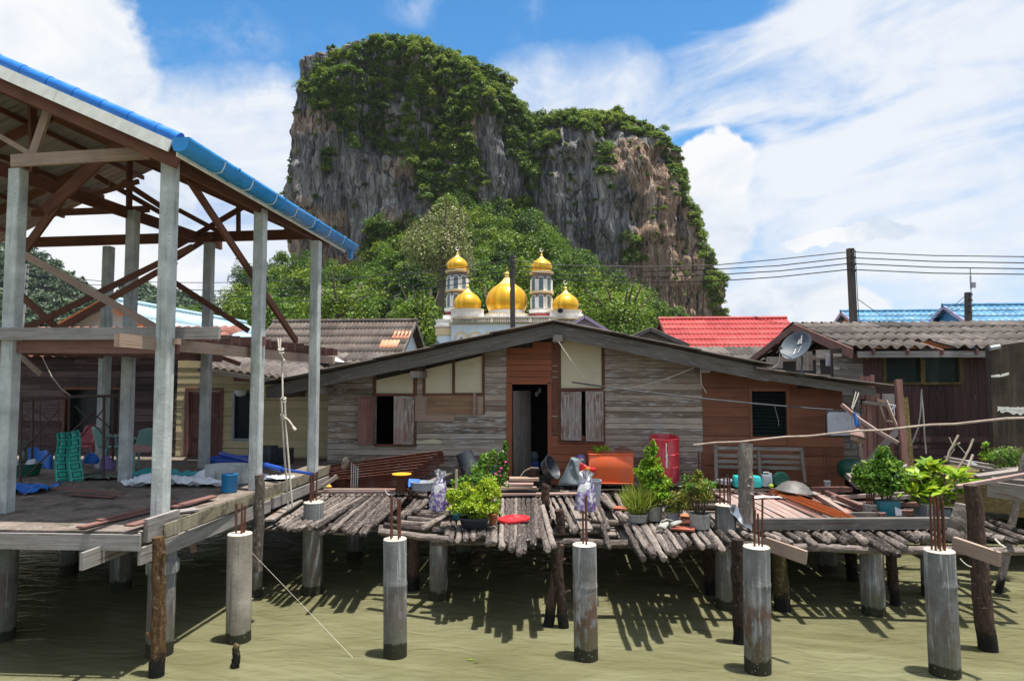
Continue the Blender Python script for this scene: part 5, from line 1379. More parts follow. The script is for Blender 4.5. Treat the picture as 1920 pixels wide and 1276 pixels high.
for sg in (1, -1): m.beam((XR, 19.66, ap.z-.11), (XR+sg*3.15, 19.66, ap.z-.11-3.15*.52), .05, .20)
each(m, 'bargeboard', 'orange_board', pbh)
# red-roofed house
r0, r1 = PY(1236, 598, 31.0), PY(1473, 598, 31.0); r0.z = r1.z = (r0.z+r1.z)/2
gable_house('red_roofed_house', 'house with a bright red corrugated roof right of the mosque', r0, r1, 1.55, 3.6, 'red_roof', 'orange_board', 'rafter', .17, .018, .62, jit=.004, ridgecap='red_roof')
lw = thing('porch_roof', 'grey corrugated porch roof along the front of the red-roofed house', 'shed', V((9, 25, 2)))
m = MB(); o = PY(1258, 650, 27.6); e = PY(1440, 650, 27.6)
m.corr(o, (1, 0, 0), V((0.03, -1, -.25)).normalized(), e.x-o.x+.5, 4.5, .20, .03, .02, 1.3, 6, .008); m.build('roof', 'fibro', lw, True, .012)
m = MB(); m.box((o.x, 23.6, 2), (e.x, 23.7, o.z-1.1)); m.build('wall', 'interior', lw)
# small dark gable and small lilac gable beside it
def small_gable(name, label, px, py, Y, hw, mat, wall, sl=.55, depth=4, pitch=.16):
    a = PY(px, py, Y); root = thing(name, label, 'house', V((a.x, a.y, 2)))
    m = MB()
    for sg in (1, -1): m.corr((a.x, Y-.3, a.z), (0, 1, 0), V((sg, 0, -sl)).normalized(), depth, hw*1.25, pitch, .02, .01, 1.2, 6, .006)
    m.build('roof', mat, root, True, .015)
    m = MB(); m.prism([(a.x-hw, Y, 2), (a.x+hw, Y, 2), (a.x+hw, Y, a.z-hw*sl), (a.x, Y, a.z-.05), (a.x-hw, Y, a.z-hw*sl)], (0, .06, 0)); m.build('wall', wall, root)
    m = MB()
    for sg in (1, -1): m.beam((a.x, Y-.28, a.z-.06), (a.x+sg*hw*1.12, Y-.28, a.z-.06-hw*1.12*sl), .04, .12)
    each(m, 'bargeboard', 'fascia' if wall == 'grey_wood' else 'lilac', root); return root
MT['lilac'] = plain('lilac_trim_paint', (0.50, 0.40, 0.55), 0.6, dirt=.1)
MT['lilac_wall'] = plain('greyish_lilac_wall', (0.42, 0.38, 0.42), 0.8, dirt=.2)
small_gable('lilac_gable_house', 'small house with a lilac gable just right of the main roof peak', 1096, 592, 33, 1.35, 'fibro', 'lilac_wall', .62)
small_gable('grey_gable_house', 'small dark timber gable tucked left of the red roof', 1218, 615, 27, 1.3, 'fibro', 'grey_wood', .45)
# blue-roofed houses at the right
r0, r1 = PY(1577, 580, 40.0), PY(1800, 586, 40.0); r0.z = r1.z = (r0.z+r1.z)/2
gable_house('blue_roofed_house', 'low house with a bright blue roof behind the tall utility pole', r0, r1, 1.6, 3.4, 'blue_roof', 'orange_board', 'lilac', .30, .02, .8, jit=.003, ridgecap='blue_roof')
r0, r1 = PY(1768, 571, 37.0), PY(1902, 573, 37.0); r0.z = r1.z = (r0.z+r1.z)/2
gable_house('blue_roofed_house', 'taller house with a bright blue hipped roof and pale blue gable at the right edge', r0, r1+V((3, 0, 0)), 1.7, 3.4, 'blue_roof', 'blue_roof', 'lilac', .30, .02, .8, jit=.003, ridgecap='blue_roof')

# ---------------------------------------------------------------- boarded house at the right
rh = thing('boarded_house', 'dark boarded house with a mossy wavy roof and long window at the right', 'house', V((9, 17, 1.4)))
YR, YE = 21.0, 16.9
ra = PY(1478, 606, YR); ea = PY(1612, 656, YE); XL = (ra.x+ea.x)/2; ze = ea.z+.04; zr = ra.z
XRT = XL+9.5
dn = V((0, YE-YR, ze-zr)); 
m = MB(); hole = (PY(1742, 645, 17.2).x-XL, PY(1775, 645, 17.2).x-XL)
m.corr((XL, YR, zr), (1, 0, 0), dn.normalized(), XRT-XL, dn.length, .275, .046, .03, 1.12, 9, .012, skip=lambda x, y: hole[0] < x < hole[1] and y > dn.length*.76)
rro = m.build('roof', 'fibro', rh, True, .012)
m = MB(); m.corr((XL-.1, YR, zr), (1, 0, 0), V((0, 4.1, -(zr-ze))).normalized(), 3.0, 4.3, .275, .046, .03, 1.12, 9, .012); m.build('back_slope', 'fibro', rro, True, .012)
m = MB(); m.beam((XL-.02, YR, zr-.12), (XL-.02, YE-.05, ze-.12), .05, .24); m.beam((XL-.02, YR, zr-.12), (XL-.3, YR+4.1, ze-.12), .05, .20); m.beam((XL+.9, YR, zr-.2), (XL+.8, YR+4.1, ze-.1), .05, .14)
each(m, 'bargeboard', 'dark_plank', rh)
m = MB(); m.beam((XL+.15, YE+.08, ze-.14), (XRT, YE+.08, ze-.14), .05, .15); m.build('eave_beam', 'form_wood', rh)
m = MB()
for k in range(12): m.beam((XL+.5+k*.78, YE-.02, ze-.10), (XL+.5+k*.78, YR, zr-.12), .05, .12)
each(m, 'rafter', 'dark_plank', rh)
YW = 17.35
Rr = lambda px, py: PY(px, py, YW)
wl = (Rr(1658, 690).x, Rr(1799, 690).x, Rr(1730, 716).z, Rr(1730, 662).z)
m = MB(); boards(m, Rr(1562, 700).x, Rr(1617, 700).x, 1.4, ze-.1, YW-.02, .16, [], None, maxlen=1.4); m.build('corner_boards', 'grey_wood', rh)
m = MB()
x = Rr(1617, 700).x
while x < Rr(1870, 700).x:
    w_ = .19
    for (z0, z1) in ((2.2, wl[2]-.05), (wl[3]+.03, ze-.1)) if wl[0]-.1 < x < wl[1]-.05 else ((2.2, ze-.1),):
        if z1 > z0: m.box((x+.003, YW-.012-rnd.random()*.006, z0), (x+w_-.003, YW+.02, z1), 2)
    x += w_
boards(m, Rr(1617, 700).x, Rr(1870, 700).x, 1.3, 2.2, YW, .15, [], None, maxlen=2.5)
m.build('wall', 'dark_wall', rh)
m = MB()
for (a, b) in ((wl[0]-.05, wl[0]+.03), ((wl[0]+wl[1])/2-.05, (wl[0]+wl[1])/2+.05), (wl[1]-.03, wl[1]+.06)): m.box((a, YW-.05, wl[2]), (b, YW+.03, wl[3]), 2)
m.box((wl[0]-.05, YW-.06, wl[2]-.06), (wl[1]+.06, YW+.03, wl[2])); m.build('window', 'post_yellow', rh)
wo = rh.children[-1] if False else bpy.data.objects[[o.name for o in rh.children if o.name.startswith('window')][0]]
m = MB(); m.box((wl[0], YW+.035, wl[2]), (wl[1], YW+.045, wl[3])); m.build('pane', 'green_glass', wo)
m = MB(); m.box((Rr(1562, 700).x, YW+.08, 1.3), (XRT, YW+.14, ze+.02)); m.box((XL+.25, YW, 1.3), (XL+.3, YR+4, ze)); m.box((XL, 15.8, 1.2), (XRT, 24, 1.3)); m.build('lining', 'interior', rh)
# open gable end: loose boards, little window
m = MB(); G = lambda px, py: PY(px, py, 17.6)
boards(m, G(1530, 690).x, G(1568, 690).x, 2.5, G(1550, 655).z, 17.6, .2, [(G(1537, 680).x, G(1562, 680).x, G(1550, 700).z, G(1550, 664).z)], None, maxlen=1)
for (x0, x1, y0, y1) in ((1496, 1526, 658, 694), (1440, 1470, 668, 690)):
    a, b = G(x0, y1), G(x1, y0); m.box((a.x, 17.7, a.z), (b.x, 17.73, b.z), 2)
each(m, 'gable_board', 'grey_wood', rh)
m = MB(); a, b = G(1546, 686), G(1562, 662); m.box((a.x, 17.5, a.z), (b.x, 17.52, b.z)); m.build('gable_pane', 'lilac_wall', rh)
m = MB()
for k in range(5):
    t = .15+.18*k; p = V((XL-.0, YR-(YR-YE)*t, zr-(zr-ze)*t-.16)); m.beam(p+V((.02, 0, -.05)), p+V((.9, .02, -.05)), .05, .09)
m.beam((XL+.02, YE+.6, ze-.15), (XL+.02, YR+3, ze-.1), .06, .12); each(m, 'gable_purlin', 'raw_wood', rh)
m = MB(); m.tube([Rr(1622, 662), Rr(1623, 672), Rr(1626, 675)], .02, 6); m.build('pipe_stub', 'terracotta', rh, True)

# dark stained wall at the right edge
m = MB(); a = PY(1856, 650, 14.2); b = PY(1990, 640, 14.2); zb = PY(1860, 868, 14.2).z
m.prism([(a.x, 14.2, zb), (b.x, 14.2, zb), (b.x, 14.2, b.z+.06), (a.x+.6, 14.2, PY(1890, 641, 14.2).z), (a.x, 14.2, a.z)], (0, .16, 0))
dw = solo(m, 'concrete_wall', 'dark_concrete', 'tall brown-black stained wall panel with pale mortar smears at the right edge', 'wall')
def onwall(px, py, d=.004): return PY(px, py, 14.2)-V((0, d, 0))
m = MB()
for xs, ys in (((1858, 1874), (705, 704)), ((1874, 1891), (705, 700)), ((1870, 1925), (764, 766)), ((1875, 1925), (768, 772))):
    n = 14; top = []; bot = []
    for i in range(n+1):
        x = xs[0]+(xs[1]-xs[0])*i/n; y = ys[0]+(ys[1]-ys[0])*i/n
        top.append(onwall(x, y-rnd.uniform(1, 3))); bot.append(onwall(x, y+rnd.uniform(1, 7 if ys[0] > 720 else 3)))
    for i in range(n): m.prism([top[i], bot[i], bot[i+1], top[i+1]], (0, -.012, 0))
m.build('mortar_smear', 'mosque_white', dw)
m = MB(); p = onwall(1861, 652); m.tube([p+V((-.08, -.05, -.01)), p+V((.10, -.05, .02))], .05, 10); m.build('pipe_end', 'metal_grey', dw, True)

# ---------------------------------------------------------------- poles and wires
def upole(px, ytop, ybot, Y, r, label, mat='pole', group=None, brackets=True):
    p0, p1 = PY(px[0], ybot, Y), PY(px[1], ytop, Y); root = thing('utility_pole', label, 'pole', V((p0.x, p0.y, 1.0)), group)
    m = MB(); d = (p1-p0); p0 = p1-d*((p1.z-1.0)/d.z); m.beam(p0, p1, r*2, r*2, (0, 1, 0)); m.build('post', mat, root)
    if brackets:
        m = MB()
        for k in range(4):
            c = p1.lerp(p0, (.10+.27*k)/(p1-p0).length); m.box(c+V((-.03, -r-.10, -.05)), c+V((.03, -r, .05))); m.lathe([(.03, -.05), (.05, -.02), (.03, 0), (.05, .02), (.03, .05)], 8, c+V((r+.05, 0, 0)))
        each(m, 'insulator', 'dark_metal', root, True)
    return p0, p1
pa0, pa1 = upole((962, 960), 479, 640, 34, .12, 'dark square utility pole standing in front of the golden main dome')
pb0, pb1 = upole((1602, 1594), 466, 640, 29, .12, 'tall dark utility pole behind the mossy wavy roof')
pc0, pc1 = upole((1816, 1815), 548, 640, 33, .11, 'short utility pole with a thin white aerial beside the blue roofs')
pd0, pd1 = upole((34, 47), 495, 640, 24, .10, 'pale leaning utility pole at the far left edge', 'pole_pale')
m = MB(); m.tube([pc1+V((.08, -.1, -1.0)), pc1+V((.08, -.1, 1.1))], .02, 6); m.tube([pc1+V((.08, -.1, .15)), pc1+V((.08, -.1, .75))], .035, 6); m.box(pc1+V((.1, -.14, .2)), pc1+V((.28, -.06, .45)))
solo(m, 'aerial', 'metal_grey', 'thin upright aerial strapped to the short utility pole', 'antenna', smooth=True)
wires = []
for k in range(4):
    w_ = .22+.30*k
    la = [PY(-60, 470+k*13, 40), pa1+V((0, -.12, -w_))]
    for (p, q, s) in ((PY(430, (533, 548, 562, 575)[k], 38), PY(846, (504, 514, 524, 534)[k], 35), .12),): pass
    ya = (488, 498, 508, 518)[k]; 
    P_l = [PY(400, (532, 547, 559, 572)[k]-2, 40), PY(640, (523, 538, 551, 562)[k], 38.5), PY(835, (506, 516, 526, 536)[k], 36.3), PY(959, ya, 33.8)]
    P_r = [PY(959, ya, 33.8), PY(1040, (497, 505, 514, 523)[k], 33.6), PY(1200, (500, 510, 520, 530)[k], 33), PY(1340, (497, 505, 515, 527)[k], 32), PY(1460, (486, 498, 508, 519)[k], 30.5), PY(1593, (472, 483, 494, 505)[k], 28.9)]
    P_rr = [PY(1593, (472, 483, 494, 505)[k], 28.9), PY(1750, (479, 490, 501, 512)[k], 28.3), PY(1990, (482, 494, 505, 515)[k], 27.5)]
    P_ll = [PY(-80, (500, 520, 530, 545)[k], 48), PY(200, (528, 535, 548, 562)[k], 44), PY(400, (532, 547, 559, 572)[k]-2, 40)]
    nm_ = ['uppermost', 'second from the top', 'third from the top', 'lowest'][k]
    m = MB(); m.tube(P_ll+P_l[1:]+P_r[1:]+P_rr[1:], .022, 5)
    solo(m, 'power_line', 'wire', 'dark overhead cable between the two tall poles, %s of four' % nm_, 'cable', 'overhead cables strung between the utility poles', smooth=True)
m = MB(); m.tube([pb1+V((.18, -.05, -.1)), pb1+V((.22, -.05, -2.0)), pb0+V((.2, -.05, 1.5))], .015, 5); m.tube([pb1+V((.22, -.05, -2.1)), PY(1650, 590, 32)], .015, 5)
solo(m, 'power_line', 'wire', 'thin cable running down the side of the tall pole behind the wavy roof', 'cable', smooth=True)
for k in range(3):
    m = MB(); m.tube([pc1+V((-.1, -.05, -.12-.25*k)), PY(1790, 572+k*5, 33), PY(1740, 592+k*4, 33)], .014, 5)
    solo(m, 'power_line', 'wire', 'thin cable slanting down left from the short pole over the blue gable, %s' % ['top one', 'middle one', 'bottom one'][k], 'cable', 'cables from the short pole', smooth=True)

# ---------------------------------------------------------------- piles, posts, the log deck
ZD = 1.25
def pile(px, ytop, ybot, wpx, mat, label, rebar=None, group='concrete piles standing in the water', Y=None, joint=None, collar=None, band=None, topmat='pile_top', lean=0):
    b = PZ(px, ybot, 0.0)
    if Y: b = V((PY(px, ybot, Y).x, Y, 0))
    dd = (b-EYE).dot(F_); r = wpx/2/FPX*dd
    zt = PY(px, ytop, b.y).z
    root = thing('concrete_pile', label, 'pile', (b.x, b.y, 0), group)
    m = MB(); n = 10; prof = [(r*.985, -1.2)]
    for k in range(n+1):
        z = zt*k/n; rr = r*(1+rnd.uniform(-.008, .008)); prof.append((rr, z))
    if joint:
        zj = PY(px, joint, b.y-r).z
        prof = [q for q in prof if abs(q[1]-zj) > .05]+[(r*1.0, zj-.04), (r*1.035, zj-.015), (r*1.03, zj+.015), (r*1.0, zj+.04)]
        prof.sort(key=lambda q: q[1])
    if collar:
        za, zb = PY(px, collar[1], b.y-r).z, PY(px, collar[0], b.y-r).z
        prof = [q for q in prof if q[1] < za-.02 or q[1] > zb+.02]+[(r, za-.01), (r*1.18, za), (r*1.2, (za+zb)/2), (r*1.16, zb), (r, zb+.01)]
        prof.sort(key=lambda q: q[1])
    m.lathe(prof, 28, (b.x, b.y, 0)); m.build('shaft', mat, root, True)
    m = MB(); m.lathe([(r, zt-.002), (r*.96, zt+.008), (0, zt+.01)], 28, (b.x, b.y, 0)); m.build('top', topmat, root)
    if rebar:
        for k, (dx, dy, h) in enumerate(rebar):
            m = MB(); p = V((b.x+dx*r, b.y+dy*r, zt)); m.tube([p, p+V((rnd.uniform(-.01, .01), rnd.uniform(-.01, .01), h))], .013, 6); m.build('rebar', 'rust', root, True)
    root.rotation_euler = (rnd.uniform(-.012, .012), rnd.uniform(-.012, .012), rnd.uniform(0, 6))
    return root
RB = [(-.35, -.35, .62), (.25, -.35, .66), (-.3, .35, .60), (.3, .3, .64)]
pile(447, 1000, 1200, 45, 'pile_new', 'tan fresh concrete pile in front of the slab edge, with rusty rebar', [(-.3, -.3, .40), (0, -.3, .42), (.15, .2, .42), (-.1, .35, .38), (.3, .1, .4)])
pile(741, 1010, 1228, 44, 'pile', 'streaky grey front pile left of the potted bush, two thick rusty bars on top', [(-.35, -.3, .55), (.3, -.3, .57), (-.25, .4, .50), (.38, .35, .53)], joint=1100)
pile(1099, 1021, 1233, 45, 'pile_rust', 'brown-stained front pile below the purple and white sack, three rusty bars', [(-.3, -.2, .62), (.05, .1, .44), (.3, -.15, .62)], joint=1104)
pile(1421, 1025, 1257, 49, 'pile_rust', 'front pile with blue-grey top and brown lower half below the bare timber post', [(-.3, -.3, .60), (0, .2, .46), (.35, -.2, .62), (.1, -.4, .40)], joint=1101)
pile(1772, 1032, 1263, 53, 'pile', 'rightmost front pile in the water with a dense bundle of rusty bars', [(-.35, -.3, .67), (-.05, -.35, .66), (.25, -.3, .66), (-.2, .3, .64), (.15, .3, .65), (.35, .1, .6)], joint=1102)
pile(585, 941, 1112, 37, 'pile', 'pile poking up through the left logs with four rusty bars', [(-.4, -.3, .50), (-.1, -.35, .48), (.25, -.3, .5), (.4, .3, .46)])
pile(822, 1010, 1122, 34, 'pile', 'streaked pile under the crosswise logs left of the big planter')
pile(1362, 946, 1139, 39, 'pile', 'pile topped with torn white plastic beside the tall timber post', [(-.4, -.2, .42), (-.1, -.3, .46), (.25, -.2, .42), (.4, .3, .4)])
pile(1638, 1014, 1150, 42, 'pile', 'square-looking pile crusted with shells under the right end beam')
pile(1552, 1008, 1070, 34, 'pile', 'pale pile far back in the shade under the right deck')
pile(665, 1000, 1046, 28, 'pile', 'dim pile in the dark water behind the left logs')
pile(869, 985, 1050, 28, 'pile', 'dim pile far back in the dark under the planter')
pile(482, 960, 1117, 19, 'pile', 'thin dark pile under the slab behind the split grey post')
pile(1634, 945, 1050, 27, 'pile_new', 'short pile with rusty bars behind the teal plant pot', [(-.4, -.3, .40), (-.1, -.3, .42), (.2, -.3, .42), (.4, .2, .4)], Y=12.1)
pile(1742, 944, 1050, 30, 'pile', 'stubby pale pile behind the big-leaved plant', Y=12.0)
pile(299, 1030, 1225, 48, 'pile', 'collared pile under the front corner column behind the brown log', collar=(1055, 1078), topmat='pile')
pile(2, 1015, 1197, 46, 'pile', 'bluish pile under the slab at the left edge', topmat='pile')
pile(226, 1020, 1104, 37, 'pile', 'dim greenish pile deep under the concrete slab', topmat='pile')
pile(128, 1015, 1075, 30, 'pile', 'very dark pile at the back under the concrete slab', topmat='pile')
pile(1830, 905, 985, 40, 'pile', 'bluish pile under the plank platform at the right', topmat='pile')

def post(px0, y0, px1, y1, r0, r1, mat, label, Y=None, group='rough timber posts in the water', knobs=0, name='timber_post', split=False, cat='post', topz=None):
    """px1,y1 = where it meets the water (or its foot), px0,y0 = its head"""
    b = PZ(px1, y1, 0.0) if Y is None else PY(px1, y1, Y)
    t = PY(px0, y0, b.y)
    m = MB(); n = 12; pts = []; rr = []
    dd = (b-EYE).dot(F_); k_ = dd/FPX
    for i in range(n+1):
        f = i/n; p = b.lerp(t, f); s_ = 0.03*mn.noise(V((px0*.3, i*.45, 1)))
        pts.append(p+V((s_, s_*.5, 0))); rr.append((r1+(r0-r1)*f)*k_*(1+.10*mn.noise(V((px0, i*.7, 5)))))
    if Y is None: pts.insert(0, b-V((0, 0, .8))); rr.insert(0, rr[0])
    rr[-1] *= .93
    m.tube(pts, rr, 12, .055)
    for k in range(knobs):
        f = rnd.uniform(.2, .9); p = b.lerp(t, f); a = rnd.uniform(0, 6.28); q = p+V((math.cos(a)*r0*k_*.8, -abs(math.sin(a))*r0*k_*.8, 0))
        m.tube([q, q+V((math.cos(a)*.07, -abs(math.sin(a))*.04, .06))], [r0*k_*.42, r0*k_*.25], 7, .08)
    return solo(m, name, mat, label, cat, group, smooth=True)
post(298, 1006, 293, 1266, 11, 14, 'post_brown', 'shaggy brown bark log standing in front of the corner pile', knobs=2)
post(443, 1208, 442, 1250, 6, 8, 'post_yellow', 'short broken stub sticking out of the water below the tan pile')
post(486, 889, 482, 1070, 9, 11, 'post_grey', 'split grey post at the slab edge behind the tan pile', Y=9.9)
post(1397, 830, 1399, 978, 13, 15, 'post_grey', 'bare sawn-off timber post standing up through the right deck', Y=11.0, knobs=3)
post(1822, 908, 1852, 1217, 14, 17, 'post', 'thick dark post leaning at the right end of the log deck', knobs=3)
post(1803, 944, 1792, 1010, 11, 17, 'post_grey', 'grey stump beside the thick dark post at the right', Y=10.0)
post(1050, 1020, 1028, 1172, 9, 10, 'post', 'black wet post slanting left under the middle of the deck', knobs=2)
post(1040, 1015, 1057, 1175, 11, 10, 'post', 'brown post crossing the slanted black one under the middle of the deck', knobs=1)
post(777, 1005, 775, 1105, 11, 11, 'post', 'dark post in the shade right of the streaky grey pile')
post(1384, 1010, 1387, 1204, 12, 13, 'post', 'reddish wet post directly left of the brown-bottomed pile')
post(1328, 1015, 1330, 1113, 11, 10, 'post', 'dark post behind the protruding log ends right of centre')
post(1458, 1018, 1468, 1143, 12, 15, 'post_yellow', 'mossy yellow-green post right of the brown-bottomed pile')
post(1668, 1020, 1680, 1133, 10, 9, 'post', 'thin brown post right of the shell-crusted pile')
post(1596, 1020, 1598, 1088, 11, 10, 'post', 'dark post in the shade under the front beam')
post(1024, 907, 1023, 945, 8, 8, 'post', 'short square-cut post head beside the door planks', Y=12.9)
post(772, 907, 772, 940, 7, 7, 'post', 'short dark post head in front of the left window', Y=13.6)
post(1049, 955, 1051, 1000, 9, 8, 'post', 'dark post head in the gap of the middle logs', Y=10.5)
m = MB(); p = PZ(1045, 1110, .25)
post(1922, 850, 1873, 1110, 6, 7, 'post_grey', 'crooked pale pole slanting at the right edge', knobs=0, name='slanting_pole')
post(650, 858, 642, 905, 8, 9, 'post_grey', 'grey broken board stump beside the rusty roofing sheets', Y=14.3)

def log(mm, x0, y0, x1, y1, r, z0=ZD-.05, z1=None, jit=.15):
    """back end first, then the front end"""
    a, b = PZ(x0, y0, z0), PZ(x1, y1, z0 if z1 is None else z1)
    n = max(5, int((b-a).length/.28)); pts = []; rr = []
    sd = rnd.random()*50
    for i in range(n+1):
        f = i/n; w_ = .022*mn.noise(V((sd, i*.6, 0)))
        pts.append(a.lerp(b, f)+V((w_, 0, .014*mn.noise(V((sd+9, i*.6, 0)))))); rr.append(r*(1+.26*mn.noise(V((sd, i*1.1, 7))))*(.92+.12*f))
    d = (pts[-1]-pts[-2]).normalized()
    pts.append(pts[-1]+d*.025+V((0, 0, rnd.uniform(-.01, .01)))); rr.append(rr[-1]*rnd.uniform(.35, .85))
    mm.tube(pts, rr, 9, jit)
def deck_log(x0, y0, x1, y1, r, group, label, mat='log', **k):
    m = MB(); log(m, x0, y0, x1, y1, r, **k); return solo(m, 'deck_log', mat, label, 'log', group, smooth=True)
gA, lA = 'slanting logs of the left deck', 'weathered grey log in the slanted row left of the purple and white sack'
A_b = [(606, 928), (622, 930), (648, 927), (665, 927), (687, 928), (702, 925), (715, 926), (726, 926), (739, 926), (749, 927), (762, 927), (775, 930)]
A_f = [(520, 985), (531, 978), (542, 992), (563, 992), (582, 985), (604, 1001), (640, 990), (653, 1000), (676, 1000), (687, 995), (700, 985), (716, 975)]
for i in range(len(A_b)-1):
    for f in (0.0, .5):
        (bx, by), (fx, fy) = [tuple(p+(q-p)*f for p, q in zip(u, v)) for u, v in ((A_b[i], A_b[i+1]), (A_f[i], A_f[i+1]))]
        deck_log(bx, by-rnd.uniform(0, 3), fx+rnd.uniform(-3, 3), fy+rnd.uniform(-5, 5), rnd.uniform(.037, .047), gA, lA)
for (bx, by, fx, fy) in ((790, 925, 752, 972), (801, 924, 765, 965), (812, 926, 781, 958)):
    deck_log(bx, by, fx, fy, .048, gA, lA)
for i, (bx, by, fx, fy) in enumerate(((545, 928, 497, 968), (562, 925, 492, 955), (574, 924, 500, 948), (590, 928, 512, 958))):
    deck_log(bx, by, fx, fy, .05, 'dark logs at the slab edge', 'dark log lying beside the concrete slab edge left of the slanted row', z0=ZD-.09)
gX, lX = 'crosswise logs', 'bleached log lying crosswise behind the streaky grey pile'
for (x0, y0, x1, y1) in ((712, 996, 838, 1010), (720, 984, 838, 996), (752, 980, 838, 985), (765, 972, 840, 978), (785, 966, 842, 971), (790, 960, 842, 963)):
    m = MB(); log(m, x0, y0, x1, y1, .052, z0=ZD-.06); solo(m, 'deck_log', 'log', lX, 'log', gX, smooth=True)
deck_log(862, 952, 794, 990, .05, 'thick forked logs', 'thick forked log slanting on top of the crosswise logs', z0=ZD+.03)
gB, lB = 'straight logs of the middle deck', 'weathered grey log in the straight row under the planter and red lid'
Bf = [(838, 1005), (846, 1014), (859, 1014), (872, 1011), (880, 1008), (888, 1010), (897, 1008), (905, 1004), (915, 1021), (926, 1017), (940, 1025), (948, 1018), (959, 1030), (966, 1018), (973, 1037), (982, 1034), (991, 1015), (999, 1022), (1006, 1008), (1014, 1000)]
for i, (fx, fy) in enumerate(Bf):
    bx = 850+(fx-838)*.93-2; deck_log(bx+rnd.uniform(-2, 2), 930+rnd.uniform(-2, 3), fx, fy, rnd.uniform(.042, .052), gB, lB)
for (bx, by, fx, fy, r) in ((1000, 932, 1027, 1031, .05), (1013, 932, 1037, 1022, .05), (1046, 931, 1078, 995, .05), (1060, 930, 1090, 992, .047), (1070, 931, 1096, 1010, .047), (1112, 922, 1140, 992, .048), (1118, 945, 1143, 1027, .04), (1036, 934, 1060, 985, .045), (1026, 932, 1050, 990, .043), (1082, 931, 1104, 985, .045), (1092, 930, 1115, 975, .043), (1102, 926, 1128, 978, .045)):
    deck_log(bx, by, fx, fy, r, 'loose logs round the middle gap', 'grey log laid loosely beside the gap in the middle of the deck')
gD, lD = 'slanting logs of the right-middle deck', 'weathered log with pointed end in the slanted row below the grass pot'
Dr = [(1118, 924, 1160, 965), (1128, 922, 1180, 985), (1136, 922, 1205, 1046), (1150, 922, 1213, 1030), (1160, 930, 1224, 1042), (1172, 930, 1234, 1035), (1182, 935, 1244, 1047), (1194, 940, 1254, 1034), (1206, 945, 1265, 1038), (1217, 950, 1275, 1030), (1230, 950, 1283, 1027), (1243, 955, 1290, 1013), (1262, 950, 1316, 1025), (1277, 955, 1330, 1022), (1290, 960, 1343, 1026), (1305, 965, 1356, 1031), (1318, 965, 1369, 1017), (1335, 968, 1385, 1010), (1345, 965, 1400, 1003)]
for (a, b, c, d) in Dr: deck_log(a, b, c, d, rnd.uniform(.042, .054), gD, lD)
gE, lE = 'short log ends under the front beam', 'short weathered log end sticking out below the long front beam'
E_ = [(1380, 995, 1428, 1015), (1395, 992, 1442, 1022), (1412, 990, 1460, 1012), (1428, 988, 1482, 1018), (1446, 986, 1500, 1012), (1462, 986, 1513, 1010), (1480, 984, 1530, 1022), (1500, 984, 1551, 1014), (1520, 984, 1563, 1011), (1538, 984, 1582, 1014), (1556, 984, 1596, 1012), (1572, 984, 1622, 1015), (1590, 984, 1662, 1033), (1604, 984, 1684, 1039), (1622, 984, 1696, 1028), (1640, 984, 1698, 1018), (1655, 982, 1717, 1013), (1672, 982, 1720, 1010), (1688, 980, 1735, 1010), (1702, 980, 1750, 1012), (1718, 978, 1764, 1008), (1735, 976, 1790, 1010), (1755, 972, 1812, 1012), (1780, 976, 1832, 1026)]
for (a, b, c, d) in E_: deck_log(a, b, c, d, rnd.uniform(.045, .056), gE, lE, z0=ZD-.11)
gF, lF = 'long logs at the right edge', 'long weathered log running off at the right edge behind the thick dark post'
for (a, b, c, d) in ((1800, 958, 1925, 1000), (1812, 968, 1928, 1014), (1806, 982, 1905, 1016), (1790, 965, 1895, 968), (1795, 990, 1880, 1010), (1750, 948, 1815, 960)):
    deck_log(a, b, c, d, .05, gF, lF)
# rows of log ends against the house, behind the front planks
gG, lG = 'logs of the back row', 'log in the dim back row against the house wall'
for i in range(20):
    x = 655+i*15.5
    if 938 < x < 1015: continue
    deck_log(x+14+rnd.uniform(-3, 3), 903, x-6+rnd.uniform(-3, 3), 924, .05, gG, lG, z0=ZD-.03)
for i in range(26):
    x = 1030+i*11
    deck_log(x-4+rnd.uniform(-2, 2), 904, x+8+rnd.uniform(-2, 2), 926, .048, 'logs before the orange crate', 'log in the row in front of the orange crate and red drum', z0=ZD-.04)
# bearers under the logs
def bearer(x0, x1, Y, z, r, label, wob=.03):
    m = MB(); n = 14; pts = [V((x0+(x1-x0)*i/n, Y+wob*mn.noise(V((Y, i*.4, 0))), z+wob*mn.noise(V((Y+5, i*.4, 0))))) for i in range(n+1)]
    m.tube(pts, r, 9, .07); solo(m, 'bearer_log', 'log', label, 'log', 'bearer logs under the deck', smooth=True)
p0 = PZ(505, 985, ZD); p1 = PZ(860, 1000, ZD)
bearer(PZ(530, 992, 1.1).x, PZ(880, 1005, 1.1).x, PZ(640, 988, 1.1).y, ZD-.155, .06, 'bearer log under the front ends of the left slanted logs')
bearer(PZ(820, 1000, 1.1).x, PZ(1220, 1000, 1.1).x, 10.5, ZD-.15, .062, 'pale bearer log bridging the gap in the middle deck')
bearer(PZ(1140, 1010, 1.1).x, PZ(1420, 1010, 1.1).x, 10.55, ZD-.155, .06, 'bearer log under the pointed logs right of centre')
bearer(PZ(1380, 1010, 1.05).x, PZ(1860, 1010, 1.05).x, 10.75, ZD-.215, .06, 'long bearer log under the short log ends at the right')
m = MB()
for k in range(42): m.beam((-5.1+k*.262, 11.5+.25*math.sin(k), ZD-.26+rnd.uniform(-.01, .01)), (-5.1+k*.262+rnd.uniform(-.02, .02), 15.02, ZD-.26), .25, .03)
solo(m, 'added_shade_boards', 'grey_wood', 'added boards, mostly hidden under the logs, that shade the water below', 'decking')  # board layer added below the logs to keep sunlight off the water
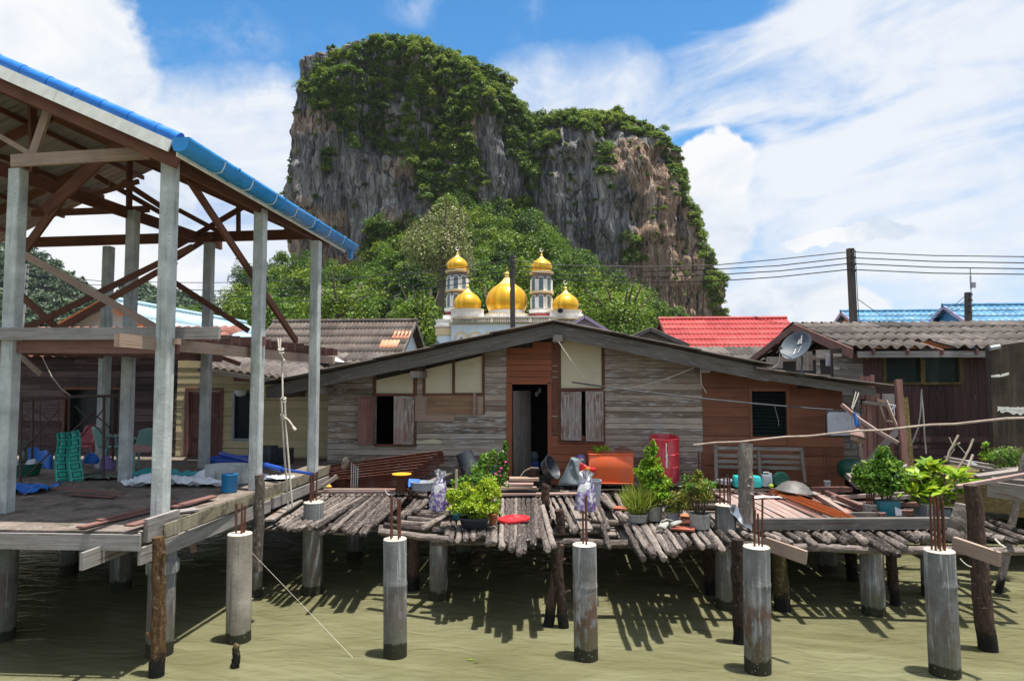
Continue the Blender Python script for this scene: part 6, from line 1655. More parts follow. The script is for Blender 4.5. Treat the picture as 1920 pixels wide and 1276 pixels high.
bearer(-5.0, 7.0, 12.0, ZD-.16, .065, 'bearer log across the middle of the log deck'); bearer(-5.0, 7.0, 13.6, ZD-.165, .06, 'bearer log nearest the house wall')
for (x0, y0, x1, y1) in ((1060, 985, 1128, 988), (1100, 976, 1170, 980), (1070, 968, 1125, 970), (1290, 936, 1360, 940), (1285, 946, 1350, 948)):
    m = MB(); log(m, x0, y0, x1, y1, .045, z0=ZD-.10); solo(m, 'cross_log', 'log', 'reddish crosswise log seen through the gap below the purple sack', 'log', 'crosswise logs in the gap', smooth=True)

# planks of the deck
def plank(x0, y0, x1, y1, w_, t, z, mat, label, group=None, name='plank'):
    a, b = PZ(x0, y0, z), PZ(x1, y1, z); m = MB(); m.beam(a, b, w_, t, (0, 0, 1), .004); return solo(m, name, mat, label, 'plank', group)
plank(540, 922, 800, 922, .06, .05, ZD+.06, 'pink_plank', 'thin pale batten laid across the back of the left logs')
plank(556, 917, 1010, 918, .12, .035, ZD+.05, 'pink_plank', 'long plank running from the slab edge to the door')
plank(940, 926, 1085, 925, .17, .035, ZD+.05, 'pink_plank', 'bleached plank lying across the logs below the door')
plank(945, 906, 1000, 907, .35, .05, ZD+.22, 'pink_plank', 'pale step board under the open door')
plank(955, 897, 1010, 897, .28, .05, ZD+.30, 'raw_wood', 'narrow step board at the door sill')
plank(940, 914, 1006, 914, .16, .04, ZD+.16, 'raw_wood', 'lower step board below the door')
plank(505, 975, 560, 938, .16, .035, ZD+.04, 'grey_wood', 'short flat grey board at the far left of the log deck')
plank(1078, 948, 1100, 992, .20, .03, ZD+.0, 'grey_wood', 'broken flat board beside the dark post head')
m = MB(); a = PZ(1402, 984, ZD+.02); b = PZ(1781, 982, ZD+.02); m.beam(a+V((0, 0, .02)), b+V((0, 0, .02)), .15, .16, (0, 0, 1), .006); solo(m, 'front_beam', 'fascia', 'long squared grey beam along the front of the right deck', 'beam')
m = MB(); m.beam(PY(1435, 1018, 9.4), PY(1512, 1045, 9.0), .05, .17); solo(m, 'plank', 'raw_wood', 'thick board slanting down below the front beam beside the mossy post', 'plank')
m = MB(); m.beam(PY(1788, 1018, 9.2), PY(1875, 1048, 8.7), .06, .17); solo(m, 'plank', 'raw_wood', 'thick board end jutting past the rightmost pile', 'plank')
gP, lP = 'planks of the right deck', 'sun-bleached plank of the right deck around the orange channels'
for k in range(16):
    xb = 1342+k*13.5; xf = 1425+k*19
    if rnd.random() < .1: continue
    plank(xb+rnd.uniform(-4, 4), 921+rnd.uniform(0, 5), xf+rnd.uniform(-4, 4), 974+rnd.uniform(-3, 3), rnd.uniform(.13, .19), .03, ZD+.03+.006*(k % 3), rnd.choice(['pink_plank', 'pink_plank', 'dark_plank', 'grey_wood']), lP, gP)
for (x0, y0, x1, y1) in ((1340, 930, 1560, 921), (1350, 950, 1760, 962), (1345, 940, 1730, 945)):
    plank(x0, y0, x1, y1, .10, .08, ZD-.04, 'dark_plank', 'cross bearer under the right deck planks', 'cross bearers of the right deck', 'deck_bearer')
for (x0, y0, x1, y1, w_, mt) in ((1525, 924, 1592, 965, .09, 'pink_plank'), (1545, 921, 1655, 966, .08, 'dark_plank'), (1595, 964, 1660, 964, .05, 'grey_wood'), (1560, 932, 1700, 925, .06, 'pink_plank'), (1640, 938, 1720, 928, .07, 'grey_wood')):
    plank(x0, y0, x1, y1, w_, .07, ZD+.10, mt, 'loose batten lying between the orange channels and the teal pot', 'loose battens on the right deck')
plank(1520, 917, 1597, 917, .10, .10, ZD+.14, 'dark_plank', 'dark timber block under the brown wall')
plank(1300, 919, 1530, 916, .06, .05, ZD+.14, 'bamboo', 'pale yellow rail along the foot of the brown wall')
for k, (x0, y0, x1, y1) in enumerate(((1443, 921, 1575, 973), (1452, 920, 1588, 973), (1461, 919, 1600, 972))):
    a, b = PZ(x0, y0, ZD+.10), PZ(x1, y1, ZD+.10); m = MB(); u = V((0, 0, 1)); d = (b-a).normalized(); s_ = d.cross(u)
    m.beam(a, b, .045, .006); m.beam(a+s_*.022+u*.017, b+s_*.022+u*.017, .005, .034); m.beam(a-s_*.022+u*.017, b-s_*.022+u*.017, .005, .034)
    solo(m, 'steel_channel', 'channel', ['leftmost orange steel channel lying on the right deck planks', 'middle orange steel channel of three on the right deck', 'rightmost orange steel channel nearest the upturned wok'][k], 'channel', 'orange steel channels on the right deck')
for (x, y, mt) in ((1168, 952, 'brick'), (1290, 978, 'brick'), (1282, 990, 'brick'), (1296, 967, 'terracotta')):
    m = MB(); c = PZ(x, y, ZD+.03); m.beam(c+V((-.16, .05, 0)), c+V((.16, -.05, 0)), .24, .025); solo(m, 'tile', mt, {1168: 'red tile half hidden behind the grass pot', 1290: 'red tile in front of the round-bushed pale pot, upper one', 1282: 'red tile lying nearest the deck edge below the round-bushed pot', 1296: 'orange tile leaning by the round-bushed pale pot'}[x], 'tile')

# ---------------------------------------------------------------- pots and plants
def plantroot(name, label, px, py, z=ZD, cat='potted plant', Y=None):
    p = PZ(px, py, z); return thing(name, label, cat, p), p
def stems(root, base, n, spread, h, r=.012, mat='stem'):
    m = MB(); tips = []
    for k in range(n):
        a = rnd.uniform(0, 6.28); q = base+V((math.cos(a)*spread*.2, math.sin(a)*spread*.2, 0)); e = base+V((math.cos(a)*spread*rnd.uniform(.3, 1), math.sin(a)*spread*rnd.uniform(.3, 1), h*rnd.uniform(.6, 1)))
        md = q.lerp(e, .5)+V((rnd.uniform(-.05, .05), rnd.uniform(-.05, .05), h*.1)); m.tube([q, md, e], [r, r*.8, r*.4], 5); tips.append((md, e))
    m.build('stem', mat, root, True); return tips
def foliage(root, blobs, mat, size, aspect=.5, up=.4, wild=.8, droop=.15, name='foliage'):
    cs = []; os_ = []
    for (c, R, n, nb) in blobs:
        a, b = crown(tuple(c), tuple(q*1.22 for q in R), int(n*2.0), int(nb*1.5), shell=.15, even=True); cs.append(a); os_.append(b)
    vs, fs = leaves(np.concatenate(cs), np.concatenate(os_), size, aspect, up, wild, droop); npmesh(name, vs, fs, mat, root)
def pot(root, p, r0, r1, h, mat, sq=1.0, rim=.0, wall=.02, name='pot', n=28, soil=True):
    m = MB(); m.lathe([(r0*.9, 0), (r0, .01), (r1, h-.03), (r1+rim, h-.03), (r1+rim, h), (r1-wall, h), (r1-wall, h-.05)], n, p, sq=sq, capb=True); m.build(name, mat, root, True)
    if soil:
        m = MB(); m.lathe([(r1-wall, h-.05), (r1*.5, h-.03), (0, h-.025)], n, p, sq=sq); m.build('soil', 'soil', root)
# big bushy planter
r_, p = plantroot('potted_shrub', 'large bushy yellow-green plant in a dark oval tub at the middle of the deck', 889, 989)
pot(r_, p, .19, .235, .17, 'dark_plastic', .75, .012)
b = p+V((0, 0, .16)); stems(r_, b, 7, .35, .5)
foliage(r_, [(b+V((.0, -.04, .17)), (.36, .28, .22), 1700, 14), (b+V((-.14, 0, .30)), (.32, .25, .2), 800, 9), (b+V((.16, .05, .34)), (.24, .2, .25), 700, 8)], 'leaf_yellow', .048, .5)
m = MB(); q = b+V((-.30, .05, .25)); m.tube([q, q+V((.01, 0, .48))], .022, 7); m.build('cut_stake', 'pale_branch', r_, True)
# darker shrub behind it with the tall shoots
r_, p = plantroot('potted_shrub', 'taller leafy shrub with upright shoots behind the dark oval tub', 905, 968)
pot(r_, p, .13, .16, .22, 'turquoise', 1, .01)
b = p+V((0, 0, .2)); stems(r_, b, 10, .5, .95)
foliage(r_, [(b+V((.02, 0, .38)), (.33, .26, .30), 1300, 14), (b+V((.10, .05, .70)), (.16, .15, .22), 350, 7), (b+V((.33, .08, .66)), (.11, .1, .22), 260, 8), (b+V((.37, .1, .92)), (.05, .05, .15), 90, 4), (b+V((-.30, .0, .34)), (.18, .2, .18), 350, 8)], 'leaf_mid', .060, .52)
m = MB(); 
for k in range(5):
    c = b+V((rnd.uniform(.2, .5), -.2, rnd.uniform(.45, .75))); m.lathe([(0, -.02), (.025, 0), (0, .025)], 6, c)
m.build('blossom', 'flower', r_, True)
m = MB(); 
r_, p = plantroot('flower_pot', 'small turquoise pot of leaves left of the dark oval tub', 858, 972)
pot(r_, p, .08, .11, .2, 'teal', 1, .01); foliage(r_, [(p+V((0, 0, .3)), (.14, .12, .14), 260, 6)], 'leaf_mid', .055)
r_, p = plantroot('flower_pot', 'terracotta flower pot beside the dark oval tub', 924, 982, cat='flower pot'); pot(r_, p, .055, .075, .17, 'terracotta', 1, .012); foliage(r_, [(p+V((.03, 0, .24)), (.11, .1, .12), 120, 5)], 'leaf_mid', .05)
# grass pot
r_, p = plantroot('potted_grass', 'pale pot of tall straw-green grass at the front of the right-middle logs', 1196, 978)
pot(r_, p, .14, .16, .14, 'pale_pot', 1, .01)
n = 520; a = rg.uniform(0, 6.28, n); rr = rg.uniform(0, .13, n)
base = np.array(p+V((0, 0, .12)))+np.stack([np.cos(a)*rr, np.sin(a)*rr, np.zeros(n)], 1)
ax = np.stack([np.cos(a)*rr*3.2, np.sin(a)*rr*3.2, np.ones(n)], 1)
vs, fs = leaves(base, rg.normal(0, 1, (n, 3)), rg.uniform(.28, .56, n), .035, 0, .5, .12, axis=ax); npmesh('grass', vs, fs, 'grass', r_)
# tall lime conifer-shaped shrub
r_, p = plantroot('potted_shrub', 'tall lime-green pointed shrub in a pale pot right of the grass', 1226, 975)
pot(r_, p, .12, .14, .24, 'pale_pot', 1, .01); b = p+V((0, 0, .2)); stems(r_, b, 8, .2, .9)
foliage(r_, [(b+V((.0, 0, .25)), (.28, .24, .24), 800, 10), (b+V((-.02, 0, .50)), (.22, .2, .22), 650, 9), (b+V((-.03, 0, .75)), (.14, .13, .2), 350, 7), (b+V((-.01, 0, .97)), (.07, .07, .17), 130, 4)], 'leaf_lush', .066, .55)
r_, p = plantroot('potted_plant', 'spiky dull green plant leaning over the broken pale pots', 1262, 978)
pot(r_, p, .09, .11, .17, 'pale_grey', 1, .01, name='pot'); b = p+V((.02, 0, .15))
foliage(r_, [(b+V((.06, 0, .16)), (.26, .2, .22), 520, 10)], 'leaf_dry', .085, .3, up=.1)
m = MB()
for k, (px, py, rot) in enumerate(((1245, 985, .4), (1260, 990, 1.6), (1240, 996, 2.6))):
    p = PZ(px, py, ZD+.02); M = Matrix.Rotation(rot, 3, 'Z') @ Matrix.Rotation(1.2, 3, 'X'); mm = MB()
    mm.grid(lambda a, b: p+M @ V((.08*math.cos(a*2.6), .08*math.sin(a*2.6), .14*b*(1+.3*math.sin(a*9)))), 10, 3)
    solo(mm, 'pot_shard', 'pale_pot', ['upright shard of a broken pale pot', 'curved shard of broken pot lying right of the upright shard', 'cream shard of broken pot nearest the log tips'][k], 'pot shard', smooth=True, solid=.012)
# round bush in a pale pot
r_, p = plantroot('potted_shrub', 'rounded half-dry bush in a pale round pot at the deck edge', 1312, 990)
pot(r_, p, .15, .16, .235, 'pale_pot', 1, .008); b = p+V((0, 0, .21)); tips = stems(r_, b, 24, .30, .55, .007)
foliage(r_, [(b+V((0, 0, .34)), (.26, .24, .22), 900, 12), (b+V((-.02, 0, .56)), (.10, .09, .14), 180, 6)], 'leaf_dry', .042, .5)
foliage(r_, [(b+V((-.02, 0, .42)), (.25, .22, .18), 500, 9)], 'leaf_mid', .042, .5, name='green_foliage')
# plants at the right
r_, p = plantroot('potted_shrub', 'glossy green bush growing in a cut teal jerrycan', 1664, 970)
m = MB(); hw, hd, hh_ = .175, .13, .29
prof = [(-hw, -hd), (hw, -hd), (hw, hd), (-hw, hd)]
def rbox(mb, p, hw, hd, h, rc=.04, n=5, taper=1.0, z0=0.0):
    pts = []
    for (sx, sy, a0) in ((1, 1, 0), (-1, 1, 90), (-1, -1, 180), (1, -1, 270)):
        for k in range(n): a = math.radians(a0+90*k/(n-1)); pts.append((sx*(hw-rc)+math.cos(a)*rc, sy*(hd-rc)+math.sin(a)*rc))
    i = len(mb.v); L = len(pts)
    for zz, s_ in ((z0, .94), (z0+.02, 1), (z0+h-.02, taper), (z0+h, taper*.96)):
        for (x, y) in pts: mb.v.append((p.x+x*s_, p.y+y*s_, p.z+zz))
    for j in range(3):
        for k in range(L): mb.f.append((i+j*L+k, i+j*L+(k+1) % L, i+(j+1)*L+(k+1) % L, i+(j+1)*L+k)); mb.uv.append([(0, 0)]*4)
    mb.f.append(tuple(range(i+L-1, i-1, -1))); mb.uv.append([(0, 0)]*L); mb.f.append(tuple(range(i+3*L, i+4*L))); mb.uv.append([(0, 0)]*L)
rbox(m, p, hw, hd, hh_); m.build('jerrycan', 'teal', r_, True)
m = MB(); q = p+V((.07, -hd-.004, .06)); m.prism([q, q+V((.10, 0, .01)), q+V((.09, 0, .10)), q+V((-.01, 0, .15))], (0, -.006, 0)); m.build('sticker', 'tarp_white', r_)
b = p+V((0, .03, hh_)); stems(r_, b, 8, .3, .45)
foliage(r_, [(b+V((-.03, .0, .34)), (.38, .32, .29), 1200, 16), (b+V((.03, 0, .66)), (.20, .2, .20), 420, 8), (b+V((-.30, 0, .33)), (.24, .2, .24), 380, 8)], 'leaf_mid', .090, .48)
r_, p = plantroot('potted_croton', 'large yellow-green broad-leaved plant in a grey-blue jerrycan laid on its side', 1748, 970)
m = MB(); rbox(m, p, .255, .13, .155, .05); m.build('jerrycan', 'grey_plastic', r_, True)
m = MB(); m.tube([p+V((-.05, -.135, .02)), p+V((.0, -.12, .165)), p+V((.04, -.02, .165))], .008, 5); m.build('wire_tie', 'rust', r_, True)
b = p+V((.02, .05, .14)); m = MB()
cc = []; oo = []
for k in range(48):
    a = rnd.uniform(0, 6.28); rad = rnd.uniform(.05, .52); e = b+V((math.cos(a)*rad, math.sin(a)*rad*.7, rnd.uniform(.03, .74)*(1-.35*rad)))
    m.tube([b+V((math.cos(a)*.04, math.sin(a)*.04, 0)), b.lerp(e, .6)+V((0, 0, .05)), e], [.011, .008, .005], 5)
    for j in range(9):
        t = 6.28*j/9+rnd.random(); cc.append(tuple(e)); oo.append((math.cos(t), math.sin(t), rnd.uniform(.1, .9)))
m.build('stem', 'pale_branch', r_, True)
oo = np.array(oo); vs, fs = leaves(np.array(cc), np.array([0, 0, 1.])+oo*.2, rg.uniform(.16, .30, len(oo)), .42, .5, .3, .12, axis=oo); npmesh('foliage', vs, fs, 'leaf_broad', r_)
m = MB(); m.tube([b+V((0, 0, 0)), b+V((-.02, 0, .2)), b+V((.06, -.05, .42))], .03, 7); m.tube([b+V((.25, 0, .1)), b+V((.45, 0, .5)), b+V((.60, .05, .62)), b+V((.75, .1, .9))], .02, 7); m.build('bare_branch', 'pale_branch', r_, True)

# ---------------------------------------------------------------- things on the deck
def on(px, py, z=ZD+.02): return PZ(px, py, z)
m = MB(); p = on(963, 976, ZD+.015); R = .245
n = 40; ring = lambda s_, z: [(p.x+math.cos(6.283*k/n)*R*s_*(1+.10*math.sin(2*6.283*k/n+1)), p.y+math.sin(6.283*k/n)*R*.62*s_*(1+.12*math.cos(3*6.283*k/n)), p.z+z+.025*math.sin(6.283*k/n+.6)) for k in range(n)]
i = 0
for s_, z in ((.93, .0), (1.0, .012), (1.0, .045), (.95, .055), (.80, .050), (.45, .058), (.02, .062)): m.v += ring(s_, z)
for j in range(6):
    for k in range(n): m.f.append((j*n+k, j*n+(k+1) % n, (j+1)*n+(k+1) % n, (j+1)*n+k)); m.uv.append([(0, 0)]*4)
solo(m, 'round_lid', 'red', 'warped bright red plastic lid lying on the logs', 'lid', smooth=True)
# orange crate against the wall
p = PY(1146, 907, 14.25); cw, chh, cd = .475, .58, .27
cr_ = thing('plastic_crate', 'big faded orange plastic bin in front of the shuttered window', 'bin', p)
m = MB(); rbox(m, p+V((0, .28, .03)), cw-.01, cd, chh-.03, .045, 6, 1.0); o_ = m.build('body', 'orange', cr_, True)
m = MB(); rbox(m, p+V((0, .28, chh)), cw+.012, cd+.012, .035, .05, 6); m.build('rim', 'orange', cr_, True); m = MB(); rbox(m, p+V((0, .28, 0)), cw+.02, cd+.02, .03, .05, 6); m.build('base', 'orange', cr_, True)
m = MB(); q = p+V((-.45, .2, chh+.05))
vs, fs = leaves(*crown(tuple(q+V((.22, 0, .05))), (.25, .12, .10), 120, 6), .10, .5); dl = npmesh('dry_leaves', vs, fs, 'leaf_broad', None, tuple(q)); tag(dl, 'yellow-green cut leaves piled on the orange bin', 'leaves')
m = MB(); m.tube([q+V((.15, .05, .06)), q+V((.45, .02, .10)), q+V((.85, .05, .03))], .014, 6); m.prism([q+V((.5, .1, .02)), q+V((.95, .1, .02)), q+V((.72, .12, .13))], (0, .02, 0)); solo(m, 'scrap', 'dark_plank', 'dark scraps of wood lying on the orange bin', 'scrap')
# red drum
p = PY(1249, 908, 14.2); R = .305; h = .92
dm = thing('plastic_drum', 'tall faded red plastic drum streaked with white paint beside the orange bin', 'drum', p)
prof = [(R*.93, 0), (R*.97, .02), (R, .06), (R, h*.34), (R+.012, h*.35), (R+.012, h*.365), (R, h*.375), (R*1.0, h*.63), (R+.012, h*.64), (R+.012, h*.655), (R, h*.665), (R*.995, h*.95), (R*1.02, h*.965), (R*1.02, h), (R*.96, h), (R*.95, h-.05), (R*.9, .3), (0, .28)]
m = MB(); m.lathe(prof, 40, p+V((0, .3, 0))); m.build('body', 'red_drum', dm, True)
m = MB(); a = math.radians(268)
pts = []
for k in range(12):
    z = h*(.92-.55*k/11); t = a+rnd.uniform(-.015, .03)+k*.006; pts.append(p+V((math.cos(t)*(R+.006), .3+math.sin(t)*(R+.006), z)))
m.tube(pts, [.018*rnd.uniform(.5, 1.3) for _ in pts], 5); m.build('paint_drip', 'white', dm, True); dm.rotation_euler = (math.radians(7), 0, 0)
# sacks
def sack(px, py, Y, w_, h, name, label, mats, seed):
    p = PY(px, py, Y); r = thing(name, label, 'sack', p)
    rs = random.Random(seed); m = MB(); prof = [(.62, 0), (.98, .04), (1.0, .25), (.92, .45), (.82, .65), (.66, .82), (.40, .94), (.10, 1.0)]
    n = 26; i = 0
    vv = []
    for (rr, z) in prof:
        for k in range(n):
            t = 6.283*k/n; f = 1+.13*math.sin(t*5+z*6+seed)+.08*math.sin(t*9-z*11)
            vv.append((p.x+math.cos(t)*rr*w_/2*f+.10*w_*z*z, p.y+math.sin(t)*rr*w_*.36*f, p.z+z*h+.03*math.sin(t*4+seed)*z))
    m = MB(); m.v = list(vv)
    for j in range(len(prof)-1):
        for k in range(n): m.f.append((j*n+k, j*n+(k+1) % n, (j+1)*n+(k+1) % n, (j+1)*n+k)); m.uv.append([(0, 0)]*4)
    m.build('sack_body', 'sack', r, True)
    m = MB(); c = p+V((.1*w_, 0, h)); m.grid(lambda a, b: c+V(((a-.5)*w_*(.28+.5*b)+.03*mn.noise(V((a*5, b*5, seed))), .05*math.sin(a*14+seed)-.03*b, -.07+.19*b*(1-.5*abs(a-.4)))), 14, 6); m.build('sack_neck', 'sack', r, True)
    return r
sack(822, 958, 11.6, .28, .60, 'plastic_sack', 'crumpled white and purple sack leaning left of the bushy planter', ('tarp_white', 'purple'), 2)
sack(1097, 958, 11.4, .33, .56, 'plastic_sack', 'crumpled white and purple sack on a pail in front of the orange bin', ('tarp_white', 'purple'), 5)
m = MB(); p = PY(1112, 945, 12.0); m.lathe([(.12, 0), (.145, .4), (.15, .4), (.15, .42), (.135, .42), (.11, .03)], 24, p); solo(m, 'pail', 'pale_grey', 'pale grey pail behind the right purple and white sack', 'pail', smooth=True)
# charcoal bucket upside down on a teal tub
p = PY(885, 893, 14.3); M = Matrix.Rotation(math.radians(-24), 3, 'Y')
m = MB(); m.lathe([(.215, 0), (.225, .02), (.205, .04), (.165, .42), (.15, .43), (0, .43)], 30, p+V((-.02, 0, .12)), M); solo(m, 'bucket', 'dark_plastic', 'charcoal bucket upside down and tilted against the boards left of the door', 'bucket', smooth=True)
p = PY(905, 905, 14.2); m = MB(); m.lathe([(.20, 0), (.26, .28), (.275, .29), (.26, .30), (.24, .28), (.18, .03)], 30, p+V((.05, 0, 0)), Matrix.Rotation(math.radians(-14), 3, 'Y')); solo(m, 'tub', 'blue_bucket', 'blue tub under the tilted charcoal bucket', 'tub', smooth=True)
m = MB(); a, b = PY(800, 905, 14.0), PY(866, 877, 14.5); m.beam(a, b, .15, .03); m.beam(PY(790, 905, 14.4), PY(872, 868, 14.7), .05, .08); solo(m, 'plank', 'grey_wood', 'grey board leaning behind the yellow-topped stool', 'plank')
# rusty corrugated sheets stacked along the wall
rs_ = thing('roofing_sheets', 'stack of rusty corrugated iron sheets along the wall under the left window', 'roofing sheets', PY(720, 905, 14.4))
for k in range(7):
    a, b = PY(604+rnd.uniform(-8, 8), 882+k*4.5, 14.4-.03*k), PY(832-k*9, 852+k*6.5, 14.35-.035*k)
    d = (b-a).normalized(); ln = (b-a).length; up_ = V((0, -.35, 1)).normalized(); up_ = (up_-d*up_.dot(d)).normalized(); nn = d.cross(up_)
    m = MB(); m.grid(lambda s_, t: a+d*(ln*s_)+up_*((t-.5)*.30)+nn*(.022*math.sin(t*6.283*5)+.10*(t-.5)**2*4), 6, 44); m.build('sheet', 'rust_sheet', rs_, True, .006)
# yellow-topped stool
st_ = thing('stool', 'round brown stool with a bright yellow rim below the left window', 'stool', PY(753, 920, 13.6))
p = PY(753, 920, 13.6); m = MB(); m.lathe([(.19, .325), (.195, .335), (.19, .345), (0, .335)], 28, p); m.build('seat_rim', 'yellow', st_, True)
m = MB(); m.lathe([(.13, 0), (.11, .12), (.10, .22), (.155, .31)], 28, p); m.build('body', 'rust', st_, True)
m = MB(); p = PY(792, 918, 13.4); m.lathe([(.20, 0), (.225, .15), (.235, .16), (.22, .165), (.20, .14), (.17, .02), (0, .02)], 30, p, sq=.8); solo(m, 'basin', 'pale_grey', 'shallow grey basin right of the yellow-rimmed stool', 'basin', smooth=True)
m = MB(); p = PY(771, 915, 13.3); m.prism([p+V((-.06, 0, .03)), p+V((.16, .05, .03)), p+V((.14, .12, .15)), p+V((-.08, .12, .16))], (0, .01, .01)); solo(m, 'plastic_scrap', 'tarp_blue', 'light blue plastic scrap beside the grey basin', 'scrap')
m = MB(); p = PY(733, 914, 13.5); m.tube([p+V((.12*math.cos(t), 0, .12*math.sin(t)-.02)) for t in [math.pi+i*.35 for i in range(8)]], .008, 5); solo(m, 'hoop', 'white', 'thin white curved wire left of the yellow-rimmed stool', 'wire', smooth=True)
for k in range(4):
    pass
m = MB()
for k in range(4): p = PY(658+k*4, 913, 14.0); m.tube([p, p+V((0, .02, .50-.03*k))], .011, 6)
solo(m, 'rebar_bundle', 'metal_grey', 'bundle of grey steel bars standing under the left window', 'rebar', smooth=True)
m = MB(); p = PZ(602, 912, ZD+.10); m.prism([p+V((-.18, -.02, 0)), p+V((.22, 0, 0)), p+V((.02, .12, .12)), p+V((-.06, .1, .12))], (0, .02, .01)); solo(m, 'yellow_board', 'yellow', 'torn bright yellow board at the left end of the log deck', 'board')
m = MB(); m.beam(PY(604, 912, 13.4), PY(632, 892, 13.6), .05, .07); solo(m, 'plank', 'grey_wood', 'short grey batten propped behind the yellow board', 'plank')
# basins and clutter by the door
m = MB(); p = PY(1022, 898, 14.1); m.lathe([(.19, 0), (.25, .16), (.262, .17), (.25, .175), (.23, .15), (.17, .02), (0, .02)], 32, p+V((.02, 0, .18)), Matrix.Rotation(math.radians(62), 3, 'Y') @ Matrix.Rotation(math.radians(20), 3, 'X')); solo(m, 'basin', 'dark_plastic', 'charcoal basin standing on edge at the door', 'basin', smooth=True)
m = MB(); p = PY(1002, 903, 14.1); m.lathe([(.09, 0), (.12, .24), (.13, .25), (.115, .25), (.08, .02), (0, .02)], 20, p); solo(m, 'pail', 'post', 'small rusty-brown pail under the bent cane at the door', 'pail', smooth=True)
m = MB(); m.tube([PY(976, 892, 14.0), PY(984, 882, 14.0), PY(996, 876, 14.0), PY(1010, 877, 14.0)], .012, 6); solo(m, 'bent_cane', 'bamboo', 'bent pale cane arching in front of the open door', 'cane', smooth=True)
# folded grey tarp tent
p = PY(1073, 910, 14.1); c_ = [V((-.30, -.05, 0)), V((.20, -.08, 0)), V((.14, .25, .30)), V((-.02, -.02, .56)), V((.25, .2, .52))]
m = MB()
m.grid(lambda a, b: p+(c_[0].lerp(c_[1], a)).lerp(c_[3].lerp(c_[3]+V((.08, .1, .02)), a), b)+V((0, .02*math.sin(a*9+b*5), .015*math.sin(b*8+a*3))), 10, 10)
m.grid(lambda a, b: p+(c_[1].lerp(c_[2]+V((.2, .1, -.25)), a)).lerp(c_[3].lerp(c_[4], a), b)+V((.015*math.sin(b*9), .02*math.sin(a*7+b*4), 0)), 10, 10)
m.grid(lambda a, b: p+(c_[0].lerp(c_[0]+V((.1, .5, 0)), a)).lerp(c_[3].lerp(c_[4], a), b), 8, 8)
solo(m, 'folded_tarp', 'tarp_grey', 'stiff grey-green tarp folded into a tent left of the orange bin', 'tarp', smooth=True, solid=.006)
m = MB(); p = PY(1089, 860, 14.4); m.lathe([(0, -.10), (.07, -.085), (.105, -.03), (.11, .03), (.08, .08), (0, .10)], 20, p); solo(m, 'plastic_ball', 'purple', 'small dark purple ball-shaped bag at the wall left of the orange bin', 'bag', smooth=True)
m = MB(); m.tube([p+V((0, 0, -.1)), p+V((.01, .02, -.55))], .02, 6); solo(m, 'stick', 'post', 'dark stick holding up the purple ball-shaped bag', 'stick')
m = MB(); p = PY(1097, 888, 14.15); m.grid(lambda a, b: p+V((-.20+.30*a+.12*b, .03*math.sin(a*8), -.12+.34*b-.10*a+.02*math.sin(b*9+a*4))), 8, 8); rp = solo(m, 'snack_bag', 'red', 'crumpled red patterned bag leaning on the orange bin', 'bag', smooth=True, solid=.02)
m = MB()
for (a, b, c) in ((-.06, .02, .05), (.05, .10, .045), (.0, -.03, .03)): m.lathe([(0, -.005), (c, 0), (c*.9, .012), (0, .014)], 12, p+V((a, -.05, b)), Matrix.Rotation(math.radians(90), 3, 'X'))
m.build('print', 'yellow', rp)
# inside the doorway
m = MB(); p = PY(998, 885, 16.2); rbox(m, p+V((0, 0, -.12)), .17, .13, .40, .04); solo(m, 'storage_bin', 'cobalt', 'dark blue bin just inside the open door', 'bin', smooth=True)
m = MB(); m.lathe([(.14, 0), (.17, .08), (.12, .17), (0, .2)], 14, p+V((0, -.02, .30))); solo(m, 'cloth_bundle', 'tarp_grey', 'pale bundle of cloth on the dark blue bin inside the door', 'cloth', smooth=True)
m = MB(); m.tube([PY(988, 777, 16.0), PY(988, 830, 16.0)], .012, 6); mo = solo(m, 'mop', 'white', 'white-handled mop with a red head standing inside the door', 'mop', smooth=True)
m = MB(); q = PY(988, 822, 15.98); m.box(q+V((-.08, -.02, -.02)), q+V((.08, .02, .06))); m.build('head', 'red', mo)
m = MB(); q = PY(1012, 727, 15.9); m.lathe([(.01, -.12), (.035, -.10), (.04, -.02), (.015, 0)], 12, q); m.lathe([(.01, -.12), (.04, -.10), (.04, -.02), (.015, 0)], 12, q+V((-.07, 0, -.08))); solo(m, 'hanging_bulbs', 'pale_grey', 'two pale bottle-shaped charms hanging in the doorway', 'ornament', smooth=True)
# grey timber rack against the brown wall
rk = thing('timber_rack', 'grey timber rack of rails leaning on the brown wall under the louvre window', 'rack', PY(1425, 905, 14.5))
for i, (x0, y0, x1, y1) in enumerate(((1341, 834, 1343, 904), (1421, 837, 1426, 904), (1502, 840, 1509, 905))):
    m = MB(); m.beam(PY(x1, y1, 14.3), PY(x0, y0, 14.7), .065, .05, (0, 1, 0)); m.build('upright', 'grey_wood', rk)
for i, (y0, y1) in enumerate(((839, 842), (853, 856), (864, 866), (874, 877))):
    m = MB(); m.beam(PY(1343, y0, 14.62), PY(1503, y1, 14.62), .03, .07, (0, 0, 1)); m.build('rail', 'grey_wood', rk)
